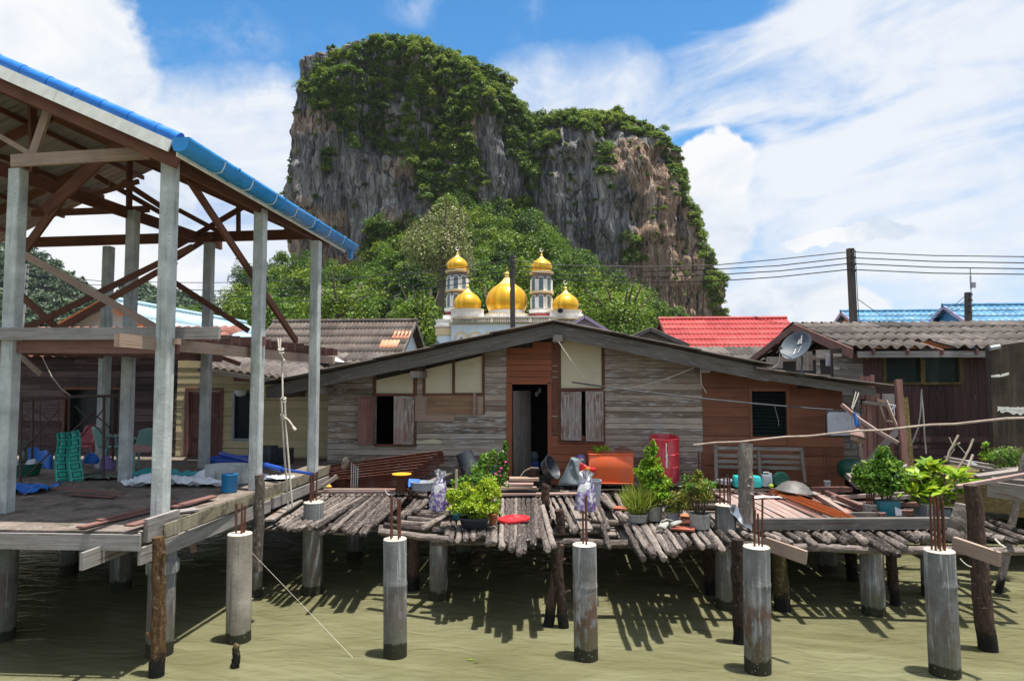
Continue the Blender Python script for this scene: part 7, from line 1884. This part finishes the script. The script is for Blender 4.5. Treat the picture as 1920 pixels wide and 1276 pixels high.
# containers under the rack
m = MB(); p = PY(1400, 911, 14.0); rbox(m, p, .27, .16, .20, .07, 6, .93); solo(m, 'plastic_tub', 'turquoise', 'turquoise plastic tub behind the tall timber post', 'tub', smooth=True)
jc = thing('jerrycan', 'pale grey handled jerrycan beside the green hose reel', 'jerrycan', PY(1438, 911, 14.0))
m = MB(); p = PY(1438, 911, 14.0); rbox(m, p, .10, .07, .22, .03, 5, .92); m.build('body', 'pale_grey', jc, True)
m = MB(); m.tube([p+V((-.06, 0, .2)), p+V((-.06, 0, .27)), p+V((.03, 0, .27)), p+V((.05, 0, .2))], .018, 8); m.lathe([(.03, .2), (.03, .255), (0, .26)], 10, p+V((.07, 0, 0))); m.build('handle', 'pale_grey', jc, True)
m = MB(); p = PY(1446, 913, 13.8); m.lathe([(.04, 0), (.05, .03), (.03, .06), (0, .07)], 12, p); solo(m, 'green_cap', 'leaf_lush', 'small lime green cap below the jerrycan', 'cap', smooth=True)
hr = thing('hose_reel', 'dark green coiled garden hose on a reel under the louvre window', 'hose reel', PY(1463, 911, 14.1)); p = PY(1463, 898, 14.1)
m = MB()
for k in range(7):
    R = .07+.012*k; m.tube([p+V((math.cos(t)*R*1.1, -.05-.012*(k % 3), math.sin(t)*R)) for t in [6.283*i/20 for i in range(21)]], .011, 5)
m.build('hose', 'green_plastic', hr, True)
m = MB(); m.lathe([(0, -.06), (.15, -.06), (.15, -.045), (.05, -.04), (.05, .06), (.15, .065), (.15, .08), (0, .08)], 24, p, Matrix.Rotation(math.radians(90), 3, 'X')); m.build('reel', 'green_plastic', hr, True)
m = MB(); p = PY(1358, 908, 13.9)
for k in range(5): m.tube([p+V((math.cos(t)*(.11+.008*k), math.sin(t)*.10, .02+.018*k+.01*math.sin(t*2))) for t in [6.283*i/14 for i in range(15)]], .012, 5)
m.tube([p+V((-.1, 0, .05)), PY(1320, 906, 13.9), PY(1300, 898, 13.9)], .014, 5); solo(m, 'hose_coil', 'pale_grey', 'loose coil of pale blue-grey hose at the foot of the timber rack', 'hose', smooth=True)
m = MB(); p = PY(1292, 909, 14.1)
for k in range(3): m.tube([p+V((.07*k-.08, 0, 0)), p+V((.07*k-.09+rnd.uniform(-.03, .03), .02, .26-.03*k))], .045, 8, .15)
solo(m, 'wood_stumps', 'post', 'three dark wooden stumps bundled right of the red drum', 'stumps', smooth=True)
m = MB(); m.tube([PY(1300, 890, 14), PY(1308, 888, 14), PY(1318, 900, 13.9)], .012, 5); solo(m, 'vine', 'bamboo', 'curved pale vine beside the dark stumps', 'vine', smooth=True)
m = MB()
for px in (1311, 1317): m.tube([PY(px, 908, 14.3), PY(px-1, 848, 14.4)], .022, 6)
solo(m, 'iron_bars', 'rust', 'pair of thick rusty bars at the corner of the grey and brown walls', 'bars', smooth=True)
m = MB()
for k in range(5): p = PY(1546+k*2.8, 906, 14.3); m.tube([p, p+V((rnd.uniform(-.02, .02), rnd.uniform(-.05, .05), .66+.02*k))], .010, 6)
solo(m, 'rebar_bundle', 'rust', 'bundle of thin dark bars standing before the right end of the brown wall', 'rebar', smooth=True)
m = MB(); p = PY(1551, 913, 14.2); m.lathe([(.06, 0), (.065, .13), (.05, .135), (.05, .02)], 14, p); solo(m, 'tin_can', 'metal_grey', 'tin can round the foot of the thin dark bars', 'can', smooth=True)
m = MB(); p = PZ(1489, 921, ZD+.16); m.lathe([(.345, .0), (.35, .012), (.32, .03), (.25, .12), (.15, .18), (0, .205)], 36, p, Matrix.Rotation(math.radians(6), 3, 'Y')); wk = solo(m, 'wok', 'wok', 'large sooty wok lying upside down on the right deck', 'wok', smooth=True)
m = MB(); m.tube([p+V((.25, -.22, .0)), p+V((.30, -.27, -.01)), p+V((.37, -.23, -.03)), p+V((.32, -.15, -.02))], .012, 6); m.build('handle', 'metal_grey', wk, True)
# torn plastic on the pile, white scrap
def crumple(name, mat, label, cat, c, sx, sy, h, seed, n=22):
    m = MB(); m.grid(lambda a, b: V(c)+V(((a-.5)*sx+.06*mn.noise(V((a*4, b*4, seed))), (b-.5)*sy, h*(.5+mn.noise(V((a*5, b*5, seed+3))))*.9+h*.5*mn.noise(V((a*13, b*13, seed)))+.012)), n, n); return solo(m, name, mat, label, cat, smooth=True)
m = MB(); p = PZ(1362, 946, ZD+.3)
m.grid(lambda a, b: p+V((-.05+.34*a, -.32-.1*b+.04*math.sin(a*9), .03-.36*b*(a**.7)+.05*mn.noise(V((a*5, b*5, 2))))), 12, 10); solo(m, 'plastic_sheet', 'tarp_white', 'torn white plastic draped over the pile beside the tall timber post', 'plastic sheet', smooth=True)
crumple('plastic_scrap', 'white', 'flat white plastic scrap on the right deck planks beside the orange channels', 'scrap', PZ(1452, 934, ZD+.06), .9, .16, .03, 8)
# branch lying on the logs
m = MB(); m.tube([PZ(1010, 914, ZD+.05), PZ(1060, 921, ZD+.05), PZ(1110, 918, ZD+.05), PZ(1150, 917, ZD+.05), PZ(1178, 918, ZD+.05)], .017, 6, .1); solo(m, 'stick', 'bamboo', 'thin wavy stick lying along the logs below the orange bin', 'stick', smooth=True)
m = MB(); m.tube([PZ(1300, 922, ZD+.07), PZ(1310, 930, ZD+.06), PZ(1330, 928, ZD+.08)], .016, 6); solo(m, 'stick', 'bamboo', 'short forked stick behind the rounded half-dry bush', 'stick')
# long pole resting on the tall post
p0, p1 = PY(1299, 833, 11.25), PY(1930, 781, 10.9)
m = MB(); n = 14; m.tube([p0.lerp(p1, i/n)+V((0, -.06, .012*math.sin(i*2.1))) for i in range(n+1)], [.012+.007*i/n for i in range(n+1)], 8, .04); solo(m, 'bamboo_pole', 'bamboo', 'long thin bamboo pole resting on the sawn-off post and running off to the right', 'pole', smooth=True)
# right corner: hung panel, bag, props
hp = thing('cushion_panel', 'grey padded panel with a black edge hung at the right end of the brown wall', 'panel', PY(1584, 792, 14.0)); p = PY(1582, 793, 13.95)
def rr_outline(hw, hh, rc, n=6):
    o = []
    for (sx, sz, a0) in ((1, 1, 0), (-1, 1, 90), (-1, -1, 180), (1, -1, 270)):
        for k in range(n): a = math.radians(a0+90*k/(n-1)); o.append(V((sx*(hw-rc)+math.cos(a)*rc, 0, sz*(hh-rc)+math.sin(a)*rc)))
    return o
m = MB(); m.prism([p+q+V((0, .0, .04*q.x)) for q in rr_outline(.335, .255, .09)], (0, .05, 0)); m.build('edge', 'dark_plastic', hp)
m = MB(); m.prism([p+V((0, -.012, -.01))+q for q in rr_outline(.312, .225, .08)], (0, .014, 0)); m.build('pad', 'pale_grey', hp)
m = MB(); m.tube([p+V((.1, 0, -.25)), p+V((.11, 0, -.34)), p+V((.13, 0, -.44)), p+V((.11, 0, -.50))], .012, 5); m.build('strap', 'dark_plastic', hp, True)
bg_ = thing('hanging_bag', 'pink and white carton bag hanging on blue string at the house corner', 'bag', PY(1608, 822, 13.6)); p = PY(1608, 822, 13.6)
M = Matrix.Rotation(.5, 3, 'Z') @ Matrix.Rotation(.35, 3, 'Y'); m = MB()
cs = [p+M @ V((x, y, z)) for x in (-.11, .11) for y in (-.07, .07) for z in (-.06, .06)]; m.box8(cs); m.build('carton', 'raw_wood', bg_)
m = MB(); m.lathe([(.15, -.02), (.14, .05), (.06, .17), (.03, .22)], 12, p+V((0, 0, .05)), M); m.build('wrap', 'cloth_pink', bg_, True)
m = MB(); m.tube([p+V((0, 0, .25)), p+V((-.03, 0, .42)), p+V((-.05, .0, .50))], [.05, .03, .02], 7, .2); m.build('string', 'tarp_blue', bg_, True)
m = MB(); m.tube([PY(1621, 905, 14.0), PY(1610, 830, 14.1), PY(1604, 733, 14.3)], .05, 8, .05); solo(m, 'prop_post', 'post_grey', 'slender grey prop under the right tip of the eave', 'post', smooth=True)
m = MB(); m.tube([PY(1598, 768, 14.0), PY(1607, 745, 14.05), PY(1610, 736, 14.1)], .010, 5); m.tube([PY(1597, 765, 14.0), PY(1605, 734, 14.1)], .010, 5); solo(m, 'tie_cord', 'rope', 'pale cord tied round the grey prop under the eave', 'cord', smooth=True)
m = MB(); pts = [PY(1578, 758, 13.8), PY(1610, 785, 13.6), PY(1640, 805, 13.4), PY(1684, 830, 13.2)]
for a, b in zip(pts, pts[1:]): m.beam(a, b, .08, .06)
solo(m, 'slat', 'pink_plank', 'pale bent slat slanting down to the red-brown posts', 'slat')
m = MB(); m.beam(PY(1628, 865, 13.8), PY(1690, 800, 13.3), .04, .12); solo(m, 'brace_board', 'form_wood', 'grey board bracing up to the red-brown posts behind the glossy bush', 'plank')
m = MB(); m.beam(PY(1680, 900, 12.9), PY(1700, 875, 13.2), .05, .12); solo(m, 'brace_board', 'form_wood', 'short grey brace low beside the red-brown posts', 'plank')
m = MB(); m.beam(PY(1698, 898, 13.2), PY(1684, 711, 13.4), .11, .09, (0, 1, 0)); solo(m, 'timber_prop', 'dark_plank', 'taller of two red-brown square props right of the brown wall', 'post', 'red-brown square props')
m = MB(); m.beam(PY(1709, 900, 13.3), PY(1695, 745, 13.5), .10, .09, (0, 1, 0)); solo(m, 'timber_prop', 'post_yellow', 'shorter mossy square prop just behind the red-brown one', 'post', 'red-brown square props')
m = MB(); m.beam(PY(1646, 750, 14.0), PY(1662, 752, 14.0), .04, .05); m.beam(PY(1646, 748, 14.0), PY(1660, 788, 14.0), .03, .04); m.beam(PY(1661, 750, 14.0), PY(1684, 806, 13.8), .03, .05); m.beam(PY(1659, 787, 14.0), PY(1674, 790, 14.0), .03, .035)
solo(m, 'batten_rack', 'raw_wood', 'small leaning frame of thin battens left of the red-brown posts', 'frame')
fnc = thing('board_fence', 'red-brown board screen with uneven tops between the brown wall and the right house', 'fence', PY(1645, 880, 15.6))
m = MB()
for k, (x0, x1, yt) in enumerate(((1618, 1627, 705), (1627, 1637, 705), (1637, 1645, 702), (1645, 1654, 738), (1618, 1630, 748))):
    a, b = PY(x0, 870, 15.7), PY(x1, 870, 15.7); m.box((a.x+.003, 15.7-.01*(k % 2), 1.5), (b.x-.003, 15.73, PY(x0, yt, 15.7).z), 2)
for k in range(6):
    a, b = PY(1618+k*10, 880, 15.5), PY(1628+k*10, 880, 15.5); m.box((a.x+.003, 15.5-.008*(k % 2), 1.4), (b.x-.003, 15.53, PY(1630, 757, 15.5).z), 2)
m.build('board', 'dark_plank', fnc)
m = MB(); a, b = PY(1616, 753, 15.4), PY(1690, 763, 15.4); m.beam(a, b, .04, .07); m.build('rail', 'grey_wood', fnc)
m = MB(); a, b = PY(1655, 757, 15.6), PY(1677, 738, 15.6); m.box((a.x, 15.6, a.z), (b.x, 15.62, b.z), 2); m.build('patch', 'form_wood', fnc)
m = MB(); p = PY(1595, 878, 14.6); m.lathe([(.16, -.2), (.24, -.1), (.26, .05), (.2, .16), (.08, .2), (0, .2)], 22, p); solo(m, 'covered_jar', 'green_plastic', 'dark green rounded drum in the shade past the brown wall', 'drum', smooth=True)
m = MB(); m.beam(PY(1588, 890, 14), PY(1610, 912, 13.6), .08, .10); m.beam(PY(1596, 905, 13.8), PY(1604, 872, 14), .06, .10); solo(m, 'scrap_timber', 'grey_wood', 'dark scrap timber heaped past the right end of the brown wall', 'timber')
m = MB(); 
for s_ in ((1728, 729, 1726, 770, 1722, 800, 1710, 830), (1728, 740, 1731, 775, 1733, 810, 1736, 850)): m.tube([PY(s_[i], s_[i+1], 17.15) for i in range(0, 8, 2)], .018, 5)
solo(m, 'twisted_cord', 'rope', 'two pale twisted cords hanging on the dark boarded wall under the long window', 'cord', smooth=True)
m = MB(); m.tube([PY(1665, 762, 14.2), PY(1672, 768, 14.2), PY(1675, 758, 14.2), PY(1677, 778, 14.2)], .012, 5); m.beam(PY(1662, 757, 14.2), PY(1686, 763, 13.9), .02, .03); solo(m, 'tied_string', 'tarp_white', 'white string tied at the top of the thin batten frame', 'string')
# plank platform and plants at the right edge
pl_ = thing('plank_platform', 'raised plank platform with weeds at the right edge below the stained wall', 'platform', PY(1860, 900, 13.0))
m = MB()
for (x0, y0, x1, y1, D, w_, h) in ((1772, 858, 1868, 874, 13.4, .22, .05), (1780, 866, 1862, 880, 13.0, .18, .05), (1830, 893, 1925, 880, 12.6, .3, .05), (1840, 882, 1925, 876, 13.2, .3, .05), (1860, 900, 1925, 905, 12.2, .25, .10), (1850, 915, 1925, 925, 12.0, .10, .25)):
    m.beam(PY(x0, y0, D), PY(x1, y1, D-.2), w_, h)
m.build('planks', 'grey_wood', pl_)
m = MB(); a = PY(1790, 892, 13.6); m.box((a.x, 13.6, 1.0), (a.x+4, 15.6, a.z-.02)); m.build('base', 'post_yellow', pl_)
m = MB(); m.tube([PY(1815, 866, 13.2), PY(1832, 875, 12.9)], .045, 10); solo(m, 'metal_pipe', 'metal_grey', 'short shiny pipe end on the plank platform at the right', 'pipe', smooth=True)
m = MB(); m.beam(PY(1795, 912, 11.6), PY(1930, 888, 11.4), .13, .05); solo(m, 'plank', 'pink_plank', 'long bleached plank leading off behind the thick dark post', 'plank')
wd_ = thing('weeds', 'straggly grey-green weeds on the platform in front of the stained wall', 'weeds', PY(1895, 880, 13.2)); b = PY(1895, 884, 13.2)
stems(wd_, b, 12, .4, .45, .006); foliage(wd_, [(b+V((0, 0, .2)), (.42, .25, .24), 500, 12)], 'leaf_mid', .05, .5); foliage(wd_, [(b+V((0, 0, .34)), (.36, .2, .12), 130, 8)], 'pale_tree', .03, .7, name='seed_heads')
wd_ = thing('weeds', 'bright green seedling in the shade left of the stained wall', 'weeds', PY(1850, 868, 14.0)); b = PY(1850, 868, 14.0)
stems(wd_, b, 4, .1, .4, .006); foliage(wd_, [(b+V((0, 0, .12)), (.22, .15, .10), 160, 6), (b+V((-.02, 0, .36)), (.08, .08, .10), 60, 4)], 'leaf_lush', .05, .55)
m = MB(); b = PY(1775, 862, 13.0)
for (pts, r) in (([(1774, 865), (1780, 845), (1790, 828), (1797, 815)], .018), ([(1780, 845), (1792, 832), (1800, 830)], .012), ([(1786, 834), (1780, 820)], .010), ([(1795, 880), (1810, 855), (1818, 840), (1825, 822)], .018), ([(1778, 858), (1790, 840)], .010), ([(1795, 832), (1812, 852)], .008)):
    m.tube([PY(x, y, 12.8) for x, y in pts], r, 6, .08)
solo(m, 'bare_branches', 'pale_branch', 'bare bleached branches standing behind the broad-leaved plant', 'branch', smooth=True)
m = MB(); c = PY(1878, 1014, 8.6)
m.tube([PY(1866, 1010, 8.8), PY(1876, 1020, 8.6), PY(1886, 1026, 8.5), PY(1880, 1030, 8.55)], .010, 5); solo(m, 'tie_cord', 'rope', 'pale cord lashing the crooked pole to the long right-hand logs', 'cord', smooth=True)
# thin mooring line from the slab to the water
m = MB(); m.tube([PY(472, 1035, 9.5), PZ(662, 1232, .01)], .0022, 5); solo(m, 'fishing_line', 'rope', 'thin pale line slanting from the slab down into the water', 'line')
m = MB(); m.tube(sag(PY(1800, 1046, 8.8), PY(1822, 1062, 8.7), .02, 4), .006, 5); solo(m, 'loose_string', 'rope', 'short pale string hanging behind the rightmost pile', 'string')
for k, (x, y, s_) in enumerate(((882, 1236, .05), (893, 1241, .03))):
    m = MB(); c = PZ(x, y, .012); m.prism([c+V((-s_, 0, 0)), c+V((0, -s_*.4, 0)), c+V((s_, 0, 0)), c+V((0, s_*.4, 0))], (0, 0, .006)); solo(m, 'floating_leaf', ['leaf_lush', 'leaf_dry'][k], ['bright green leaf floating near the bottom of the water', 'small brown leaf floating beside the green one'][k], 'leaf')

# ---------------------------------------------------------------- things on the concrete slab
SL = lambda px, py: PZ(px, py, ZS+.012)
ZQ = ZS+.012
m = MB(); p = SL(430, 921); m.lathe([(.118, 0), (.125, .01), (.125, .27), (.132, .28), (.122, .285), (.112, .26), (.11, .02), (0, .02)], 30, p); bk = solo(m, 'bucket', 'blue_bucket', 'blue plastic bucket standing on the slab before the second column', 'bucket', smooth=True)
m = MB(); p = SL(434, 903); m.lathe([(.52, 0), (.54, .02), (.47, .30), (.43, .31), (.40, .25)], 26, p, sq=.6); m.lathe([(0, .24), (.42, .25)], 26, p, sq=.6); solo(m, 'concrete_ring', 'column', 'low tapered concrete ring on the slab between the columns', 'concrete ring', smooth=True)
m = MB(); a, b = PY(412, 864, 13.0), PY(470, 866, 12.9); m.tube([a, b], .13, 14); m.tube([PY(396, 862, 13.2), PY(460, 860, 13.3)], .08, 12); solo(m, 'plastic_drum', 'cobalt', 'cobalt blue plastic barrel lying on the concrete ring', 'drum', smooth=True)
m = MB(); m.tube([PY(414, 850, 12.8), PY(480, 867, 12.3), PY(530, 880, 11.8)], .05, 8); m.tube([PY(528, 879, 11.8), PY(585, 888, 11.3)], .025, 8); solo(m, 'blue_pole', 'cobalt', 'blue and silver pole slanting from the barrel out over the logs', 'pole', smooth=True)
m = MB(); p = PY(497, 889, 14.2); rbox(m, p+V((-.05, 0, 0)), .24, .22, .60, .06, 5, 1.04); rbox(m, p+V((.20, .35, 0)), .22, .2, .52, .06, 5, 1.0); solo(m, 'storage_bin', 'dark_plastic', 'tall dark blue-grey bins by the cream wall behind the second column', 'bin', smooth=True)
crumple('plastic_sheet', 'tarp_white', 'crumpled white plastic sheet spread on the slab between the columns', 'plastic sheet', SL(335, 908), 1.75, .55, .15, 4, 56)
crumple('plastic_sheet', 'tarp_teal', 'crumpled teal plastic sheet behind the white one on the slab', 'plastic sheet', SL(335, 899), 1.9, .42, .14, 6, 50)
crumple('plastic_sheet', 'tarp_white', 'small crumpled white sheet on the slab right of the blue bucket', 'plastic sheet', SL(505, 898), .8, .4, .05, 9, 26)
for k, (x0, y0, x1, y1, w_, lab) in enumerate(((150, 988, 400, 929, .12, 'longest dark red plank lying across the front of the slab'), (185, 975, 330, 940, .09, 'dark red plank lying behind the longest one on the slab'), (242, 985, 320, 962, .14, 'short dark red plank beside the corner column'), (320, 960, 368, 954, .20, 'wide grey board lying at the slab edge right of the corner column'), (322, 950, 400, 930, .14, 'reddish plank right of the corner column pointing at the bucket'), (100, 914, 232, 925, .10, 'dark plank lying left of the inner column'), (130, 926, 215, 931, .08, 'thin pinkish plank left of the inner column'))):
    a, b = PZ(x0, y0, ZQ+.02+.024*(k % 3)), PZ(x1, y1, ZQ+.02+.024*(k % 3)); m = MB(); m.beam(a, b, w_, .022); solo(m, 'loose_plank', 'form_wood' if k == 3 else 'dark_plank', lab, 'plank', 'loose planks on the slab')
# scaffold frame with the checked cloth
sc = thing('scaffold_frame', 'rusty steel scaffold frame with cross braces on the slab at the left', 'scaffold', SL(120, 910))
TY = 12.6
def sp(px, py, D=TY): return PY(px, py, D)
def st(name, segs, r):
    m = MB()
    for s_ in segs: m.tube([sp(s_[0], s_[1], s_[4] if len(s_) > 4 else TY), sp(s_[2], s_[3], s_[4] if len(s_) > 4 else TY)], r, 7)
    each(m, name, 'scaffold', sc, True)
for s_ in ((40, 742, 38, 920, 11.6), (62, 748, 60, 880), (195, 742, 194, 895, 12.0), (130, 745, 128, 868, 13.4), (212, 742, 211, 890, 13.4)): st('upright', [s_], .025)
st('top_rail', [(28, 746, 240, 741, 12.0), (30, 750, 130, 746, 13.4)], .026)
st('cross_brace', [(45, 775, 128, 860, 12.8), (110, 768, 38, 850, 12.2), (60, 760, 150, 840, 13), (40, 900, 175, 770, 12), (140, 760, 195, 815, 12.6), (195, 765, 135, 840, 12.6), (170, 770, 205, 800, 13)], .014)
st('brace', [(75, 752, 75, 845, 13), (110, 752, 110, 820, 13)], .012)
def checked():
    mt, nt, b = newmat('teal_checked_cloth'); uv = uvc(nt); s_ = nt.sep(nt.scale(uv, (4.0, 7.0, 1)))
    fx, fy = nt.math('FRACT', s_[0]), nt.math('FRACT', s_[1])
    def line(f): return nt.math('MULTIPLY', nt.math('GREATER_THAN', f, .15), nt.math('LESS_THAN', f, .25))
    def inn(f): return nt.math('MULTIPLY', nt.math('GREATER_THAN', f, .14), nt.math('LESS_THAN', f, .86))
    def ed(f): return nt.math('ADD', line(f), line(nt.math('SUBTRACT', 1.0, f)), clamp=True)
    k = nt.math('MULTIPLY', nt.math('MAXIMUM', ed(fx), ed(fy)), nt.math('MULTIPLY', inn(fx), inn(fy)))
    c = nt.mix(k, nt.mix(nt.noise(objc(nt), 9, 4), (0.02, 0.30, 0.22), (0.05, 0.48, 0.38)), (0.012, 0.03, 0.03))
    nt.put(b.inputs['Base Color'], c); b.inputs['Roughness'].default_value = .75; return mt
MT['checked'] = checked()
m = MB(); tl, tr, bl, br = sp(108, 812, 12.0), sp(148, 806, 12.0), sp(97, 911, 11.75), sp(153, 911, 11.75)
m.grid(lambda a, b: tl.lerp(tr, a).lerp(bl.lerp(br, a), b)+V((.02*math.sin(b*9), .07*math.sin(a*13+b*1.5)-.03, .02*math.sin(a*7)*(1-b))), 40, 26)
solo(m, 'checked_cloth', 'checked', 'teal cloth with dark square checks draped over the scaffold frame', 'cloth', smooth=True, solid=.006)
m = MB(); p = SL(60, 890); m.lathe([(.30, 0), (.36, .2), (.37, .22), (.35, .21), (.29, .02), (0, .02)], 30, p+V((-.2, 0, 0)), sq=.7); solo(m, 'tub', 'green_plastic', 'round dark green tub behind the left column', 'tub', smooth=True)
m = MB(); m.grid(lambda a, b: sp(52, 860, 13.6).lerp(sp(104, 860, 13.4), a)+V((0, .1*math.sin(a*5), -.05+.42*b*(1-.25*a)-.15+.04*math.sin(a*11))), 12, 8); solo(m, 'blue_tarp', 'tarp_blue', 'bright blue tarpaulin lump behind the scaffold frame', 'tarp', smooth=True, solid=.05)
m = MB(); m.grid(lambda a, b: sp(33, 868, 12.2).lerp(sp(46, 868, 12.2), a)+V((.03*math.sin(b*5), .06*math.sin(a*9), .42*b)), 8, 8); solo(m, 'grey_cloth', 'cloth_grey', 'grey-green cloth hanging on the left upright of the scaffold', 'cloth', smooth=True, solid=.01)
for (px, py, rx, rz, mt, lab, nm, ct) in ((56, 899, .14, .07, 'cloth_pink', 'small pale bundle on the slab under the scaffold', 'bundle', 'bundle'), (30, 868, .12, .09, 'tarp_white', 'white plastic bag in the green tub', 'bag', 'bag'), (58, 867, .10, .08, 'tarp_white', 'small white bag beside the grey-green cloth', 'bag', 'bag'), (162, 900, .17, .08, 'cloth_pink', 'pinkish rag heap right of the checked cloth', 'rag_heap', 'rags'), (180, 893, .17, .10, 'cloth_grey', 'dull grey rag heap left of the inner column', 'rag_heap', 'rags'), (170, 862, .15, .14, 'tarp_blue', 'blue plastic bundle below the pink chair', 'bundle', 'bundle'), (200, 872, .12, .20, 'purple', 'dark purple cloth slumped on the scaffold foot', 'cloth_bundle', 'cloth'), (262, 842, .22, .09, 'cloth_pink', 'beige cloth folded on the seat of the mint chair', 'folded_cloth', 'cloth')):
    p = sp(px, py, 12.3); m = MB(); n = 18
    m.lathe([(rx*1.0, -rz*.4), (rx*1.05, 0), (rx*.8, rz*.6), (rx*.4, rz*.95), (0, rz)], n, p, sq=.8); m.v = [(x+.03*mn.noise(V((x*9, y*9, z*9))), y, z+.04*mn.noise(V((x*8, y*8, 3)))) for x, y, z in m.v]
    solo(m, nm, mt, lab, ct, smooth=True)
crumple('blue_sheet', 'tarp_blue', 'dark blue plastic sheet crumpled at the foot of the left column', 'plastic sheet', SL(40, 920), .9, .7, .08, 12, 24)
crumple('rag_sheet', 'cloth_grey', 'grey rags strewn on the slab behind the checked cloth', 'rags', SL(170, 896), 1.1, .5, .06, 15, 24)
def chair(px, py, Y, rot, mat, label):
    r = thing('plastic_chair', label, 'chair', V((0, 0, 0)), 'plastic chairs stacked about on the slab')
    M = Matrix.Rotation(rot, 3, 'Z'); p = V((0, 0, 0))
    m = MB(); m.grid(lambda a, b: p+V(((a-.5)*.44, (b-.5)*.42, .42-.02*math.sin(a*3.14))), 6, 6); m.build('seat', mat, r, True, .02)
    m = MB(); m.grid(lambda a, b: p+V(((a-.5)*(.46-.08*b), .21+.10*b+.05*(1-(2*a-1)**2), .43+.42*b-.04*b*(2*a-1)**4)), 10, 8); m.build('backrest', mat, r, True, .018)
    for sx in (-1, 1):
        for sy in (-1, 1):
            m = MB(); m.tube([p+V((sx*.20, sy*.19, .42)), p+V((sx*.24, sy*.24, 0))], [.026, .018], 7); m.build('leg', mat, r, True)
        m = MB(); m.tube([p+V((sx*.21, -.19, .42)), p+V((sx*.25, -.18, .64)), p+V((sx*.25, .1, .66)), p+V((sx*.20, .25, .66))], .022, 7); m.build('armrest', mat, r, True)
    r.location = PY(px, py, Y); r.rotation_euler = (0, 0, rot); return r
def put_chair(px, py, Y, rot, mat, label):
    p = PY(px, py, Y); p.z = ZS+.01; c = chair(px, py, Y, rot, mat, label); c.location = p
put_chair(160, 880, 13.8, .2, 'pink_plastic', 'dusty pink plastic chair behind the scaffold frame')
put_chair(255, 885, 13.2, -1.9, 'mint_plastic', 'mint plastic chair right of the inner column with cloth on its seat')
put_chair(208, 880, 13.6, 2.6, 'mint_plastic', 'mint plastic chair turned round left of the inner column')
m = MB()
for k in range(40):
    p = SL(rnd.uniform(0, 230), rnd.uniform(890, 940)); s_ = rnd.uniform(.02, .07); a = rnd.random()*6
    m.prism([p+V((math.cos(a+t)*s_, math.sin(a+t)*s_*.7, .004)) for t in (0, 1.4, 3, 4.6)], (0, 0, .008))
tag(solo(m, 'litter', 'cloth_pink', 'scattered litter and chips over the slab', 'litter'), None, None, None, 'stuff')

# ---------------------------------------------------------------- light sea haze
m = MB(); m.box((-420, -12, -1.2), (330, 470, 150))
hm_ = bpy.data.materials.new('haze'); hm_.use_nodes = True; ht = hm_.node_tree; ht.nodes.remove(ht.nodes['Principled BSDF'])
pv = ht.nodes.new('ShaderNodeVolumePrincipled'); pv.inputs['Color'].default_value = (0.80, 0.88, 0.97, 1); pv.inputs['Density'].default_value = 0.00006; pv.inputs['Anisotropy'].default_value = 0.2
ht.links.new(pv.outputs[0], ht.nodes['Material Output'].inputs['Volume']); MT['haze'] = hm_
hz = m.build('haze', 'haze'); hz.data.flip_normals(); hz['kind'] = 'stuff'
